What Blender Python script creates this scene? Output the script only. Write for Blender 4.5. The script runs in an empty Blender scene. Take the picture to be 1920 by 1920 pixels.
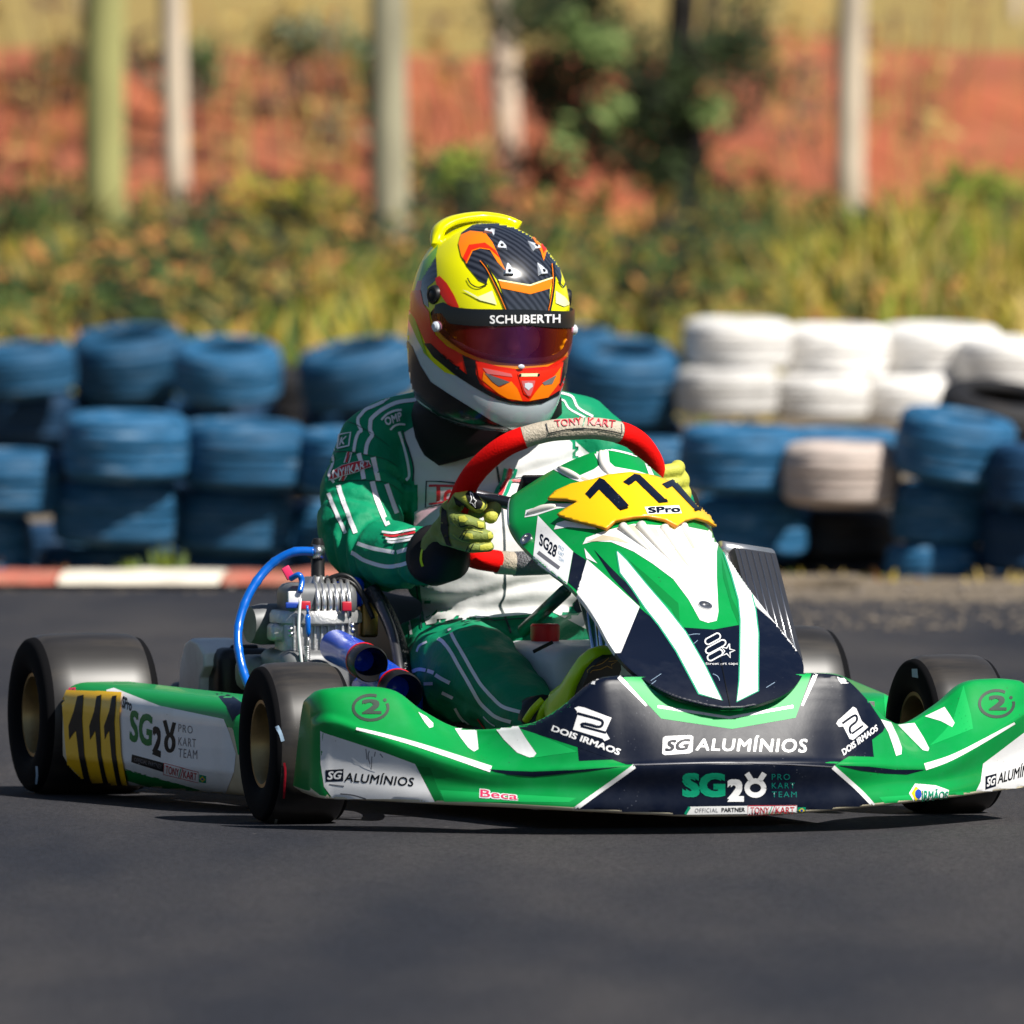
import bpy, bmesh, math, random
import numpy as np
from mathutils import Vector, Matrix, noise as mnoise
from mathutils.bvhtree import BVHTree
from mathutils.geometry import delaunay_2d_cdt

random.seed(11)
rng = np.random.default_rng(11)
scene = bpy.context.scene
col = scene.collection

# ------------------------------------------------------------------ camera
CAM = Vector((0.0, -20.0, 1.0))
FPX = 23400.0                      # focal length in pixels of a 1920 px wide frame
HORIZON = 370.0
TILT = math.atan((960.0 - HORIZON) / FPX)
cam_data = bpy.data.cameras.new("camera")
cam = bpy.data.objects.new("camera", cam_data)
col.objects.link(cam)
cam.location = CAM
cam.rotation_euler = (math.pi / 2 - TILT, 0, 0)
cam_data.sensor_width = 36.0
cam_data.lens = FPX / 1920.0 * 36.0
cam_data.clip_start = 0.5
cam_data.clip_end = 2000.0
cam_data.dof.use_dof = True
cam_data.dof.focus_distance = 20.0
cam_data.dof.aperture_fstop = 8.2
scene.camera = cam

# ------------------------------------------------------------------ light
SUN_DIR = Vector((0.50, -0.44, 0.75)).normalized()      # towards the sun
elev = math.asin(SUN_DIR.z)
world = bpy.data.worlds.new("World")
scene.world = world
world.use_nodes = True
wn = world.node_tree.nodes
wn.clear()
sky = wn.new("ShaderNodeTexSky")
sky.sky_type = 'NISHITA'
sky.sun_disc = False
sky.sun_elevation = elev
sky.sun_rotation = math.atan2(SUN_DIR.x, SUN_DIR.y)
sky.altitude = 600
bg = wn.new("ShaderNodeBackground")
bg.inputs[1].default_value = 0.05
wo = wn.new("ShaderNodeOutputWorld")
world.node_tree.links.new(sky.outputs[0], bg.inputs[0])
world.node_tree.links.new(bg.outputs[0], wo.inputs[0])
sun_data = bpy.data.lights.new("sun", 'SUN')
sun_data.energy = 5.0
sun_data.angle = math.radians(0.55)
sun_data.color = (1.0, 0.955, 0.88)
sun = bpy.data.objects.new("sun", sun_data)
sun.rotation_euler = SUN_DIR.to_track_quat('Z', 'Y').to_euler()
sun.location = (10, -5, 20)
col.objects.link(sun)
scene.view_settings.view_transform = 'Standard'
scene.view_settings.look = 'None'
scene.view_settings.exposure = 0.5
scene.view_settings.gamma = 1.0
scene.cycles.use_denoising = True
scene.cycles.max_bounces = 8
scene.cycles.transparent_max_bounces = 12
scene.cycles.caustics_reflective = False
scene.cycles.caustics_refractive = False

# ------------------------------------------------------------------ measuring helpers
_ct, _st = math.cos(TILT), math.sin(TILT)

def ray(px, py):
    """direction of the sight line through a survey pixel of the photograph"""
    a = (px - 960.0) / FPX
    b = (960.0 - py) / FPX
    return Vector((a, _ct + b * _st, b * _ct - _st))

def P(px, py, d):
    """world point seen at (px, py) at distance d in front of the camera"""
    r = ray(px, py)
    return CAM + r * (d / r.y)

def ground_px(d):
    return HORIZON + FPX * CAM.z / d

# kart frame: x forward, y to the driver's left, z up
TH = math.radians(17.5)
KM = Matrix.Translation((0.181, 0.04, 0.0)) @ Matrix(((math.sin(TH), math.cos(TH), 0, 0), (-math.cos(TH), math.sin(TH), 0, 0), (0, 0, 1, 0), (0, 0, 0, 1)))
KMI = KM.inverted()
def K(x, y, z):
    return KM @ Vector((x, y, z))
def PK(px, py, d):
    return KMI @ P(px, py, d)
def on_y(px, py, y):
    """kart-frame point on the plane y = const"""
    o = KMI @ CAM; r = KMI.to_3x3() @ ray(px, py)
    return o + r * ((y - o.y) / r.y)
def on_x(px, py, x):
    o = KMI @ CAM; r = KMI.to_3x3() @ ray(px, py)
    return o + r * ((x - o.x) / r.x)

# ------------------------------------------------------------------ materials
MATS = {}
def mat(name, colr, rough=0.5, metal=0.0, var=0.0, vscale=20.0, bump=0.0, bscale=80.0, coat=0.0, stretch=(1, 1, 1), dirt=None, dscale=6.0, damt=0.5, sheen=0.0, emission=None, spec=0.5):
    m = bpy.data.materials.new(name)
    m.use_nodes = True
    nt = m.node_tree
    b = nt.nodes["Principled BSDF"]
    b.inputs["Base Color"].default_value = (*colr, 1)
    b.inputs["Roughness"].default_value = rough
    b.inputs["Metallic"].default_value = metal
    b.inputs["Specular IOR Level"].default_value = spec
    if coat:
        b.inputs["Coat Weight"].default_value = coat
        b.inputs["Coat Roughness"].default_value = 0.08
    if sheen:
        b.inputs["Sheen Weight"].default_value = sheen
    tc = nt.nodes.new("ShaderNodeTexCoord")
    mp = nt.nodes.new("ShaderNodeMapping")
    mp.inputs["Scale"].default_value = stretch
    nt.links.new(tc.outputs["Object"], mp.inputs[0])
    last = None
    if var:
        n = nt.nodes.new("ShaderNodeTexNoise")
        n.inputs["Scale"].default_value = vscale
        n.inputs["Detail"].default_value = 5
        nt.links.new(mp.outputs[0], n.inputs["Vector"])
        r = nt.nodes.new("ShaderNodeValToRGB")
        r.color_ramp.elements[0].position = 0.3
        r.color_ramp.elements[1].position = 0.7
        r.color_ramp.elements[0].color = (*[c * (1 - var) for c in colr], 1)
        r.color_ramp.elements[1].color = (*[min(1, c * (1 + var)) for c in colr], 1)
        nt.links.new(n.outputs[0], r.inputs[0])
        last = r.outputs[0]
    if dirt is not None:
        n = nt.nodes.new("ShaderNodeTexNoise")
        n.inputs["Scale"].default_value = dscale
        n.inputs["Detail"].default_value = 8
        n.inputs["Roughness"].default_value = 0.65
        nt.links.new(mp.outputs[0], n.inputs["Vector"])
        r = nt.nodes.new("ShaderNodeValToRGB")
        r.color_ramp.elements[0].position = 0.48
        r.color_ramp.elements[1].position = 0.72
        r.color_ramp.elements[0].color = (0, 0, 0, 1)
        r.color_ramp.elements[1].color = (damt, damt, damt, 1)
        nt.links.new(n.outputs[0], r.inputs[0])
        mx = nt.nodes.new("ShaderNodeMix")
        mx.data_type = 'RGBA'
        nt.links.new(r.outputs[0], mx.inputs[0])
        if last is not None:
            nt.links.new(last, mx.inputs[6])
        else:
            mx.inputs[6].default_value = (*colr, 1)
        mx.inputs[7].default_value = (*dirt, 1)
        last = mx.outputs[2]
    if last is not None:
        nt.links.new(last, b.inputs["Base Color"])
    if bump:
        n = nt.nodes.new("ShaderNodeTexNoise")
        n.inputs["Scale"].default_value = bscale
        n.inputs["Detail"].default_value = 6
        nt.links.new(mp.outputs[0], n.inputs["Vector"])
        bp = nt.nodes.new("ShaderNodeBump")
        bp.inputs["Strength"].default_value = bump
        bp.inputs["Distance"].default_value = 0.01
        nt.links.new(n.outputs[0], bp.inputs["Height"])
        nt.links.new(bp.outputs[0], b.inputs["Normal"])
    if emission:
        b.inputs["Emission Color"].default_value = (*emission, 1)
        b.inputs["Emission Strength"].default_value = 1
    MATS[name] = m
    return m

def chips(name, colr, scale=90.0, size=0.10, amt=0.8, rare=0.55):
    """stone chips and specks on a painted surface"""
    m = MATS[name]; nt = m.node_tree; b = nt.nodes["Principled BSDF"]; inp = b.inputs["Base Color"]
    tc = nt.nodes.new("ShaderNodeTexCoord")
    v = nt.nodes.new("ShaderNodeTexVoronoi"); v.inputs["Scale"].default_value = scale
    nt.links.new(tc.outputs["Object"], v.inputs["Vector"])
    n = nt.nodes.new("ShaderNodeTexNoise"); n.inputs["Scale"].default_value = 14.0; n.inputs["Detail"].default_value = 3
    nt.links.new(tc.outputs["Object"], n.inputs["Vector"])
    r1 = nt.nodes.new("ShaderNodeMapRange"); r1.inputs[1].default_value = size; r1.inputs[2].default_value = size * 0.6; r1.inputs[3].default_value = 0; r1.inputs[4].default_value = 1
    nt.links.new(v.outputs["Distance"], r1.inputs[0])
    r2 = nt.nodes.new("ShaderNodeMapRange"); r2.inputs[1].default_value = rare; r2.inputs[2].default_value = rare + 0.06; r2.inputs[3].default_value = 0; r2.inputs[4].default_value = amt
    nt.links.new(n.outputs[0], r2.inputs[0])
    mu = nt.nodes.new("ShaderNodeMath"); mu.operation = 'MULTIPLY'
    nt.links.new(r1.outputs[0], mu.inputs[0]); nt.links.new(r2.outputs[0], mu.inputs[1])
    mx = nt.nodes.new("ShaderNodeMix"); mx.data_type = 'RGBA'
    nt.links.new(mu.outputs[0], mx.inputs[0])
    if inp.is_linked:
        nt.links.new(inp.links[0].from_socket, mx.inputs[6])
    else:
        mx.inputs[6].default_value = inp.default_value[:]
    mx.inputs[7].default_value = (*colr, 1)
    nt.links.new(mx.outputs[2], inp)

# ------------------------------------------------------------------ objects
def tag(o, label=None, cat=None, group=None, kind=None):
    if label: o["label"] = label
    if cat: o["category"] = cat
    if group: o["group"] = group
    if kind: o["kind"] = kind
    return o

ROOTINV = {}
def empty(name, loc, rot=None):
    o = bpy.data.objects.new(name, None)
    o.empty_display_size = 0.1
    M = Matrix.Translation(loc)
    if rot is not None:
        M = M @ rot.to_4x4()
    o.matrix_world = M
    col.objects.link(o)
    ROOTINV[o.name] = M.inverted()
    return o

class MB:
    """collects polygons in a working frame"""
    def __init__(self, xf=None):
        self.v = []; self.f = []; self.mi = []; self.xf = xf; self.cm = 0
    def add(self, vs, fs):
        n = len(self.v)
        self.v.extend([tuple(q) for q in vs])
        self.f.extend([tuple(i + n for i in f) for f in fs])
        self.mi.extend([self.cm] * len(fs))
    def box(self, c, s, R=None, bev=0.0):
        c = Vector(c); hx, hy, hz = s[0] / 2, s[1] / 2, s[2] / 2
        if bev <= 0:
            vs = [Vector((a * hx, b * hy, d * hz)) for a in (-1, 1) for b in (-1, 1) for d in (-1, 1)]
            fs = [(0, 1, 3, 2), (4, 6, 7, 5), (0, 4, 5, 1), (2, 3, 7, 6), (0, 2, 6, 4), (1, 5, 7, 3)]
        else:
            bm = bmesh.new()
            bmesh.ops.create_cube(bm, size=1.0)
            bmesh.ops.scale(bm, vec=s, verts=bm.verts)
            bmesh.ops.bevel(bm, geom=bm.edges[:] , offset=bev, segments=3, affect='EDGES', profile=0.5)
            vs = [q.co.copy() for q in bm.verts]; bm.verts.index_update()
            fs = [tuple(q.index for q in f.verts) for f in bm.faces]
            bm.free()
        if R is not None: vs = [R @ q for q in vs]
        self.add([q + c for q in vs], fs)
    def rings(self, rings, close=True, cap=True, wrap=False):
        n = len(rings[0]); vs = [q for r in rings for q in r]; fs = []
        m = len(rings)
        for i in range(m if wrap else m - 1):
            j2 = (i + 1) % m
            for j in range(n if close else n - 1):
                k = (j + 1) % n
                fs.append((i * n + j, i * n + k, j2 * n + k, j2 * n + j))
        if cap and close and not wrap:
            fs.append(tuple(reversed(range(n))))
            fs.append(tuple((m - 1) * n + j for j in range(n)))
        self.add(vs, fs)
    def tube(self, pts, r, seg=12, cap=True, closed=False):
        pts = [Vector(q) for q in pts]
        n = len(pts)
        rs = r if isinstance(r, (list, tuple)) else [r] * n
        up = None; rings = []
        for i, q in enumerate(pts):
            if closed: t = pts[(i + 1) % n] - pts[i - 1]
            else: t = pts[min(i + 1, n - 1)] - pts[max(i - 1, 0)]
            if t.length < 1e-9: t = Vector((0, 0, 1))
            t.normalize()
            if up is None:
                up = t.orthogonal().normalized()
            else:
                up = (up - t * up.dot(t))
                up = up.normalized() if up.length > 1e-6 else t.orthogonal().normalized()
            b = t.cross(up)
            rings.append([q + (up * math.cos(2 * math.pi * j / seg) + b * math.sin(2 * math.pi * j / seg)) * rs[i] for j in range(seg)])
        self.rings(rings, cap=cap, wrap=closed)
    def lathe(self, prof, c, axis, seg=48, cap=False, wrap=False):
        """prof: list of (radius, offset along axis)"""
        c = Vector(c); ax = Vector(axis).normalized()
        u = ax.orthogonal().normalized()
        if abs(ax.z) < 0.9:
            u = (Vector((0, 0, 1)) - ax * ax.z).normalized()
        w = ax.cross(u)
        rings = [[c + ax * h + (u * math.cos(2 * math.pi * j / seg) + w * math.sin(2 * math.pi * j / seg)) * r for j in range(seg)] for r, h in prof]
        self.rings(rings, cap=cap, wrap=wrap)
    def ball(self, c, r, R=None, seg=20, rows=12):
        c = Vector(c); rr = r if isinstance(r, (tuple, list)) else (r, r, r)
        vs = []; fs = []
        for i in range(1, rows):
            a = math.pi * i / rows
            for j in range(seg):
                b = 2 * math.pi * j / seg
                vs.append(Vector((rr[0] * math.sin(a) * math.cos(b), rr[1] * math.sin(a) * math.sin(b), rr[2] * math.cos(a))))
        vs.append(Vector((0, 0, rr[2]))); vs.append(Vector((0, 0, -rr[2])))
        top = len(vs) - 2; bot = top + 1
        for i in range(rows - 2):
            for j in range(seg):
                k = (j + 1) % seg
                fs.append((i * seg + j, (i + 1) * seg + j, (i + 1) * seg + k, i * seg + k))
        for j in range(seg):
            k = (j + 1) % seg
            fs.append((top, j, k)); fs.append((bot, (rows - 2) * seg + k, (rows - 2) * seg + j))
        if R is not None: vs = [R @ q for q in vs]
        self.add([q + c for q in vs], fs)
    def capsule(self, a, ra, b, rb, seg=16):
        a = Vector(a); b = Vector(b); d = b - a
        if d.length < 1e-6: self.ball(a, ra); return
        t = d.normalized(); pts = []; rs = []
        for i in range(5):
            an = math.pi / 2 * (1 - i / 4)
            pts.append(a - t * (ra * math.sin(an))); rs.append(max(1e-4, ra * math.cos(an)))
        for i in range(5):
            an = math.pi / 2 * i / 4
            pts.append(b + t * (rb * math.sin(an))); rs.append(max(1e-4, rb * math.cos(an)))
        self.tube(pts, rs, seg=seg)
    def grid(self, rows, flip=False):
        """rows: list of equal-length point lists -> open sheet"""
        n = len(rows[0]); vs = [q for r in rows for q in r]; fs = []
        for i in range(len(rows) - 1):
            for j in range(n - 1):
                q = (i * n + j, i * n + j + 1, (i + 1) * n + j + 1, (i + 1) * n + j)
                fs.append(q[::-1] if flip else q)
        self.add(vs, fs)
    def mesh(self, name, mats, smooth=True, inv=None):
        me = bpy.data.meshes.new(name)
        vs = self.v
        M = self.xf
        if inv is not None: M = inv @ M if M is not None else inv
        if M is not None: vs = [M @ Vector(q) for q in vs]
        me.from_pydata([tuple(q) for q in vs], [], self.f)
        ml = mats if isinstance(mats, (list, tuple)) else [mats]
        for m in ml: me.materials.append(MATS[m] if isinstance(m, str) else m)
        if len(ml) > 1: me.polygons.foreach_set("material_index", self.mi)
        if smooth:
            me.polygons.foreach_set("use_smooth", [True] * len(me.polygons))
        me.update()
        return me
    def build(self, name, mats, parent=None, smooth=True, sharp=None, root=None, recalc=True):
        rt = root if root is not None else parent
        inv = None
        if rt is not None:
            q = rt
            while q.parent is not None: q = q.parent
            inv = ROOTINV.get(q.name)
        me = self.mesh(name, mats, smooth, inv)
        if recalc:
            bm = bmesh.new(); bm.from_mesh(me)
            bmesh.ops.recalc_face_normals(bm, faces=bm.faces[:])
            bm.to_mesh(me); bm.free()
        if smooth and sharp: me.set_sharp_from_angle(angle=math.radians(sharp))
        o = bpy.data.objects.new(name, me)
        col.objects.link(o)
        if parent is not None: o.parent = parent
        return o

def spline(pts, n):
    """Catmull-Rom through pts, n samples per span"""
    pts = [Vector(q) for q in pts]; out = []
    m = len(pts)
    for i in range(m - 1):
        p0 = pts[max(i - 1, 0)]; p1 = pts[i]; p2 = pts[i + 1]; p3 = pts[min(i + 2, m - 1)]
        for k in range(n):
            t = k / n
            out.append(0.5 * ((2 * p1) + (p2 - p0) * t + (2 * p0 - 5 * p1 + 4 * p2 - p3) * t * t + (3 * p1 - p0 - 3 * p2 + p3) * t ** 3))
    out.append(pts[-1].copy())
    return out

def remeshed(mb, voxel, iters=4, fac=0.5):
    """continuous surface around the union of the collected solids, in the working frame of mb"""
    me = mb.mesh("tmp", [MATS["tmp"]], True)
    o = bpy.data.objects.new("tmp", me)
    col.objects.link(o)
    r = o.modifiers.new("r", 'REMESH'); r.mode = 'VOXEL'; r.voxel_size = voxel; r.use_smooth_shade = True
    if iters:
        s = o.modifiers.new("s", 'SMOOTH'); s.iterations = iters; s.factor = fac
    dg = bpy.context.evaluated_depsgraph_get()
    ev = o.evaluated_get(dg)
    m2 = bpy.data.meshes.new_from_object(ev)
    out = MB()
    out.v = [q.co.copy() for q in m2.vertices]
    out.f = [tuple(p.vertices) for p in m2.polygons]
    out.mi = [0] * len(out.f)
    bpy.data.objects.remove(o); bpy.data.meshes.remove(me); bpy.data.meshes.remove(m2)
    return out

# ------------------------------------------------------------------ print that follows a surface
def bvh_of(*objs):
    vs = []; fs = []
    for o in objs:
        M = o.matrix_world
        q = o
        while q.parent is not None: q = q.parent
        M = q.matrix_world if q is not o else o.matrix_world
        n = len(vs)
        vs.extend([M @ v.co for v in o.data.vertices])
        fs.extend([tuple(i + n for i in p.vertices) for p in o.data.polygons])
    return BVHTree.FromPolygons(vs, fs)

def inside(poly, pts):
    x = pts[:, 0]; y = pts[:, 1]; c = np.zeros(len(pts), bool)
    n = len(poly)
    for i in range(n):
        x1, y1 = poly[i]; x2, y2 = poly[(i + 1) % n]
        if y1 == y2: continue
        m = ((y1 > y) != (y2 > y)) & (x < (x2 - x1) * (y - y1) / (y2 - y1) + x1)
        c ^= m
    return c

def resample(poly, step):
    out = []
    n = len(poly)
    for i in range(n):
        a = poly[i]; b = poly[(i + 1) % n]
        L = math.hypot(b[0] - a[0], b[1] - a[1])
        k = max(1, int(math.ceil(L / step)))
        for j in range(k):
            t = j / k
            out.append((a[0] + (b[0] - a[0]) * t, a[1] + (b[1] - a[1]) * t))
    return out

def tri_fill(poly, step):
    poly = resample(poly, step)
    arr = np.array(poly)
    x0, y0 = arr.min(0); x1, y1 = arr.max(0)
    gx = np.arange(x0 + step / 2, x1, step); gy = np.arange(y0 + step / 2, y1, step)
    pts = np.empty((0, 2))
    if len(gx) and len(gy):
        g = np.stack(np.meshgrid(gx, gy), -1).reshape(-1, 2)
        g = g[inside(poly, g)]
        if len(g):
            d = np.full(len(g), 1e9)
            for k in range(0, len(arr), 64):
                dd = np.abs(g[:, None, :] - arr[None, k:k + 64, :])
                d = np.minimum(d, np.hypot(dd[..., 0], dd[..., 1]).min(1))
            pts = g[d > step * 0.45]
    vs = [Vector(q) for q in poly] + [Vector(q) for q in pts.tolist()]
    n = len(poly)
    r = delaunay_2d_cdt(vs, [], [list(range(n))], 1, 1e-4)
    return [tuple(q) for q in r[0]], [tuple(f) for f in r[2]]

class Print:
    """flat print laid on a surface: every outline is dropped along the sight line onto the surface it belongs to"""
    def __init__(self, bvh, off=0.0007, maxjump=0.05):
        self.b = bvh; self.off = off; self.jump = maxjump
        self.parts = []; self.cur = None
    def piece(self, m, kind, name=None):
        self.cur = MB(); self.parts.append((self.cur, m, kind, name))
    def drop(self, pts2, fs, m, layer):
        mb = self.cur
        hit = []
        for (x, y) in pts2:
            d = ray(x, y).normalized()
            loc, nor, idx, dist = self.b.ray_cast(CAM, d)
            if loc is None: hit.append(None); continue
            if nor.dot(d) > 0: nor = -nor
            hit.append(loc + nor * (self.off * layer))
        use = {}; vs = []; out = []
        for f in fs:
            q = [hit[i] for i in f]
            if any(z is None for z in q): continue
            if max((q[i] - q[i - 1]).length for i in range(len(q))) > self.jump: continue
            t = []
            for i in f:
                if i not in use: use[i] = len(vs); vs.append(hit[i])
                t.append(use[i])
            out.append(tuple(t))
        mb.add(vs, out)
    def poly(self, pts, m, layer=1, step=6.0, smooth=0, name=None):
        self.piece(m, "panel", name)
        if smooth:
            pts = [(q.x, q.y) for q in spline([(*p, 0) for p in list(pts) + [pts[0]]], smooth)][:-1]
        v, f = tri_fill(list(pts), step)
        self.drop(v, f, m, layer)
    def stroke(self, pts, w, m, layer=1, step=5.0, smooth=6, name=None):
        self.piece(m, "stripe", name)
        if smooth and len(pts) > 2:
            pts = [(q.x, q.y) for q in spline([(*p, 0) for p in pts], smooth)]
        n = len(pts); L = []; R = []
        ws = w if isinstance(w, (list, tuple)) else None
        for i in range(n):
            a = pts[max(i - 1, 0)]; b = pts[min(i + 1, n - 1)]
            dx, dy = b[0] - a[0], b[1] - a[1]; l = math.hypot(dx, dy) or 1
            ww = (ws[0] + (ws[1] - ws[0]) * i / (n - 1)) if ws else w
            L.append((pts[i][0] - dy / l * ww / 2, pts[i][1] + dx / l * ww / 2))
            R.append((pts[i][0] + dy / l * ww / 2, pts[i][1] - dx / l * ww / 2))
        for i in range(n - 1):
            q = [L[i], L[i + 1], R[i + 1], R[i]]
            seg = math.hypot(pts[i + 1][0] - pts[i][0], pts[i + 1][1] - pts[i][1])
            k = max(1, int(seg / step))
            V = []; F = []
            for j in range(k + 1):
                t = j / k
                l = (L[i][0] + (L[i + 1][0] - L[i][0]) * t, L[i][1] + (L[i + 1][1] - L[i][1]) * t)
                r = (R[i][0] + (R[i + 1][0] - R[i][0]) * t, R[i][1] + (R[i + 1][1] - R[i][1]) * t)
                V += [l, ((l[0] + r[0]) / 2, (l[1] + r[1]) / 2), r]
            for j in range(k):
                a = j * 3
                F += [(a, a + 1, a + 4, a + 3), (a + 1, a + 2, a + 5, a + 4)]
            self.drop(V, F, m, layer)
    def text(self, s, quad, m, layer=2, bold=0.0, shear=0.0, spacing=1.0):
        """quad: top-left, top-right, bottom-right, bottom-left of the lettering's box"""
        cu = bpy.data.curves.new("t", 'FONT')
        cu.body = s; cu.offset = 0.0; cu.shear = shear; cu.space_character = spacing
        cu.resolution_u = 3; cu.fill_mode = 'FRONT'
        o = bpy.data.objects.new("t", cu); col.objects.link(o)
        dg = bpy.context.evaluated_depsgraph_get()
        me = bpy.data.meshes.new_from_object(o.evaluated_get(dg))
        v = np.array([tuple(q.co)[:2] for q in me.vertices])
        fs = [tuple(p.vertices) for p in me.polygons]
        bpy.data.objects.remove(o); bpy.data.curves.remove(cu); bpy.data.meshes.remove(me)
        a = v.min(0) - bold; b = v.max(0) + bold
        self.piece(m, "lettering", None)
        # heavier lettering: the strokes are laid side by side, each a hair above the last
        shifts = [(0, 0)] if bold <= 0 else [(-bold, -bold), (bold, -bold), (-bold, bold), (bold, bold), (0, 0)]
        for i, sh in enumerate(shifts):
            self.map((v + np.array(sh) - a) / (b - a), fs, quad, m, layer + 0.3 + 0.12 * i, False)
    def map(self, uv, fs, quad, m, layer=2, new=True):
        if new: self.piece(m, "lettering", None)
        TL, TR, BR, BL = [np.array(q, float) for q in quad]
        u = uv[:, :1]; w = uv[:, 1:2]
        p = (BL * (1 - u) + BR * u) * (1 - w) + (TL * (1 - u) + TR * u) * w
        bm = bmesh.new()                       # fine enough to follow the curve of the panel
        vv = [bm.verts.new((q[0], q[1], 0)) for q in p.tolist()]
        for f in fs:
            try: bm.faces.new([vv[i] for i in f])
            except ValueError: pass
        bmesh.ops.triangulate(bm, faces=bm.faces[:])
        for k in range(4):
            ee = [e for e in bm.edges if e.calc_length() > 6.0]
            if not ee: break
            bmesh.ops.subdivide_edges(bm, edges=ee, cuts=1)
            bmesh.ops.triangulate(bm, faces=bm.faces[:])
        bm.verts.index_update()
        p2 = [(v.co.x, v.co.y) for v in bm.verts]; f2 = [tuple(v.index for v in f.verts) for f in bm.faces]
        bm.free()
        self.drop(p2, f2, m, layer)
    def shape(self, polys, quad, m, layer=2, step=0.06):
        """polys: outlines in a unit box (v up)"""
        for pl in polys:
            v, f = tri_fill(pl, step)
            self.map(np.array(v), f, quad, m, layer)
    def build(self, parent, names):
        out = []
        for mb, m, kind, name in self.parts:
            if not mb.f: continue
            base = names.get(m, "paint")
            nm = name or (base if kind == "panel" else ("lettering" if kind == "lettering" else base if "stripe" in base or "seam" in base or "piping" in base else base + "_stripe"))
            o = mb.build(nm, m, parent, recalc=False)
            bm = bmesh.new(); bm.from_mesh(o.data)
            bmesh.ops.remove_doubles(bm, verts=bm.verts[:], dist=3e-5) if kind != "lettering" else None
            bm.to_mesh(o.data); bm.free()
            if kind == "lettering": o["kind"] = "stuff"
            out.append(o)
        return out

mat("tmp", (0.5, 0.5, 0.5))
# ================================================================== SETTING
mat("asphalt", (0.043, 0.043, 0.049), 0.9, bump=0.5, bscale=300, spec=0.2)
def asphalt_nodes():
    m = MATS["asphalt"]; nt = m.node_tree; b = nt.nodes["Principled BSDF"]
    tc = nt.nodes.new("ShaderNodeTexCoord")
    mp = nt.nodes.new("ShaderNodeMapping"); mp.inputs["Scale"].default_value = (1.0, 0.22, 1.0)
    nt.links.new(tc.outputs["Object"], mp.inputs[0])
    n1 = nt.nodes.new("ShaderNodeTexNoise"); n1.inputs["Scale"].default_value = 1.9; n1.inputs["Detail"].default_value = 4
    nt.links.new(mp.outputs[0], n1.inputs["Vector"])
    r1 = nt.nodes.new("ShaderNodeValToRGB")
    r1.color_ramp.elements[0].position = 0.36; r1.color_ramp.elements[0].color = (0.018, 0.020, 0.028, 1)
    r1.color_ramp.elements[1].position = 0.66; r1.color_ramp.elements[1].color = (0.045, 0.043, 0.046, 1)
    nt.links.new(n1.outputs[0], r1.inputs[0])
    n2 = nt.nodes.new("ShaderNodeTexNoise"); n2.inputs["Scale"].default_value = 150; n2.inputs["Detail"].default_value = 2
    nt.links.new(tc.outputs["Object"], n2.inputs["Vector"])
    r2 = nt.nodes.new("ShaderNodeValToRGB")
    r2.color_ramp.elements[0].position = 0.3; r2.color_ramp.elements[0].color = (0.55, 0.55, 0.55, 1)
    r2.color_ramp.elements[1].position = 0.75; r2.color_ramp.elements[1].color = (1.7, 1.66, 1.6, 1)
    nt.links.new(n2.outputs[0], r2.inputs[0])
    mx = nt.nodes.new("ShaderNodeMix"); mx.data_type = 'RGBA'; mx.blend_type = 'MULTIPLY'; mx.inputs[0].default_value = 1.0
    nt.links.new(r1.outputs[0], mx.inputs[6]); nt.links.new(r2.outputs[0], mx.inputs[7])
    # pale stone chips
    vo = nt.nodes.new("ShaderNodeTexVoronoi"); vo.inputs["Scale"].default_value = 9.0
    nt.links.new(tc.outputs["Object"], vo.inputs["Vector"])
    r3 = nt.nodes.new("ShaderNodeValToRGB")
    r3.color_ramp.elements[0].position = 0.025; r3.color_ramp.elements[0].color = (0.7, 0.7, 0.7, 1)
    r3.color_ramp.elements[1].position = 0.045; r3.color_ramp.elements[1].color = (0, 0, 0, 1)
    nt.links.new(vo.outputs["Distance"], r3.inputs[0])
    m2 = nt.nodes.new("ShaderNodeMix"); m2.data_type = 'RGBA'
    nt.links.new(r3.outputs[0], m2.inputs[0]); nt.links.new(mx.outputs[2], m2.inputs[6]); m2.inputs[7].default_value = (0.16, 0.15, 0.14, 1)
    nt.links.new(m2.outputs[2], b.inputs["Base Color"])
asphalt_nodes()
mat("dirt", (0.16, 0.125, 0.085), 0.95, var=0.45, vscale=7, bump=0.6, bscale=30)
mat("weedy_soil", (0.13, 0.115, 0.03), 0.95, var=0.6, vscale=2.2, dirt=(0.05, 0.05, 0.012), dscale=1.3, damt=0.9)
mat("red_earth", (0.33, 0.085, 0.034), 0.95, var=0.28, vscale=1.6, bump=0.6, bscale=3, dirt=(0.24, 0.10, 0.045), dscale=0.9, damt=0.8)
mat("dry_grass", (0.30, 0.21, 0.055), 0.95, var=0.22, vscale=0.7, dirt=(0.2, 0.16, 0.035), dscale=0.35, damt=0.7)

TZ = [(0, 0), (33.3, 0), (38.5, 0.0), (40.2, 0.17), (44, 0.27), (54, 0.60), (60, 0.80), (61.2, 0.88), (65.5, 1.72), (67, 1.80), (90, 2.45), (140, 5.0), (300, 26), (600, 60), (1400, 70)]
TZL = [(0, 0), (41.6, 0.0), (43.4, 0.24)] + TZ[4:]
def tz(d, X=0.0):
    tab = TZ if X > 0.42 else TZL
    for (a, za), (b, zb) in zip(tab, tab[1:]):
        if d <= b:
            z = za + (zb - za) * (d - a) / (b - a); break
    else: z = TZ[-1][1]
    if d > 43.5:
        k = min(1.0, (d - 43.5) / 4)
        z += 0.10 * k * mnoise.noise(Vector((X * 0.45, d * 0.33, 1.7)))
        if 60 < d < 67: z += 0.16 * mnoise.noise(Vector((X * 1.1, d * 0.9, 7.0)))
    return z
def WZ(px, d):
    """point of the terrain below survey column px at distance d"""
    X = (px - 960) / FPX * d
    return Vector((X, d - 20, tz(d, X)))

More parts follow.
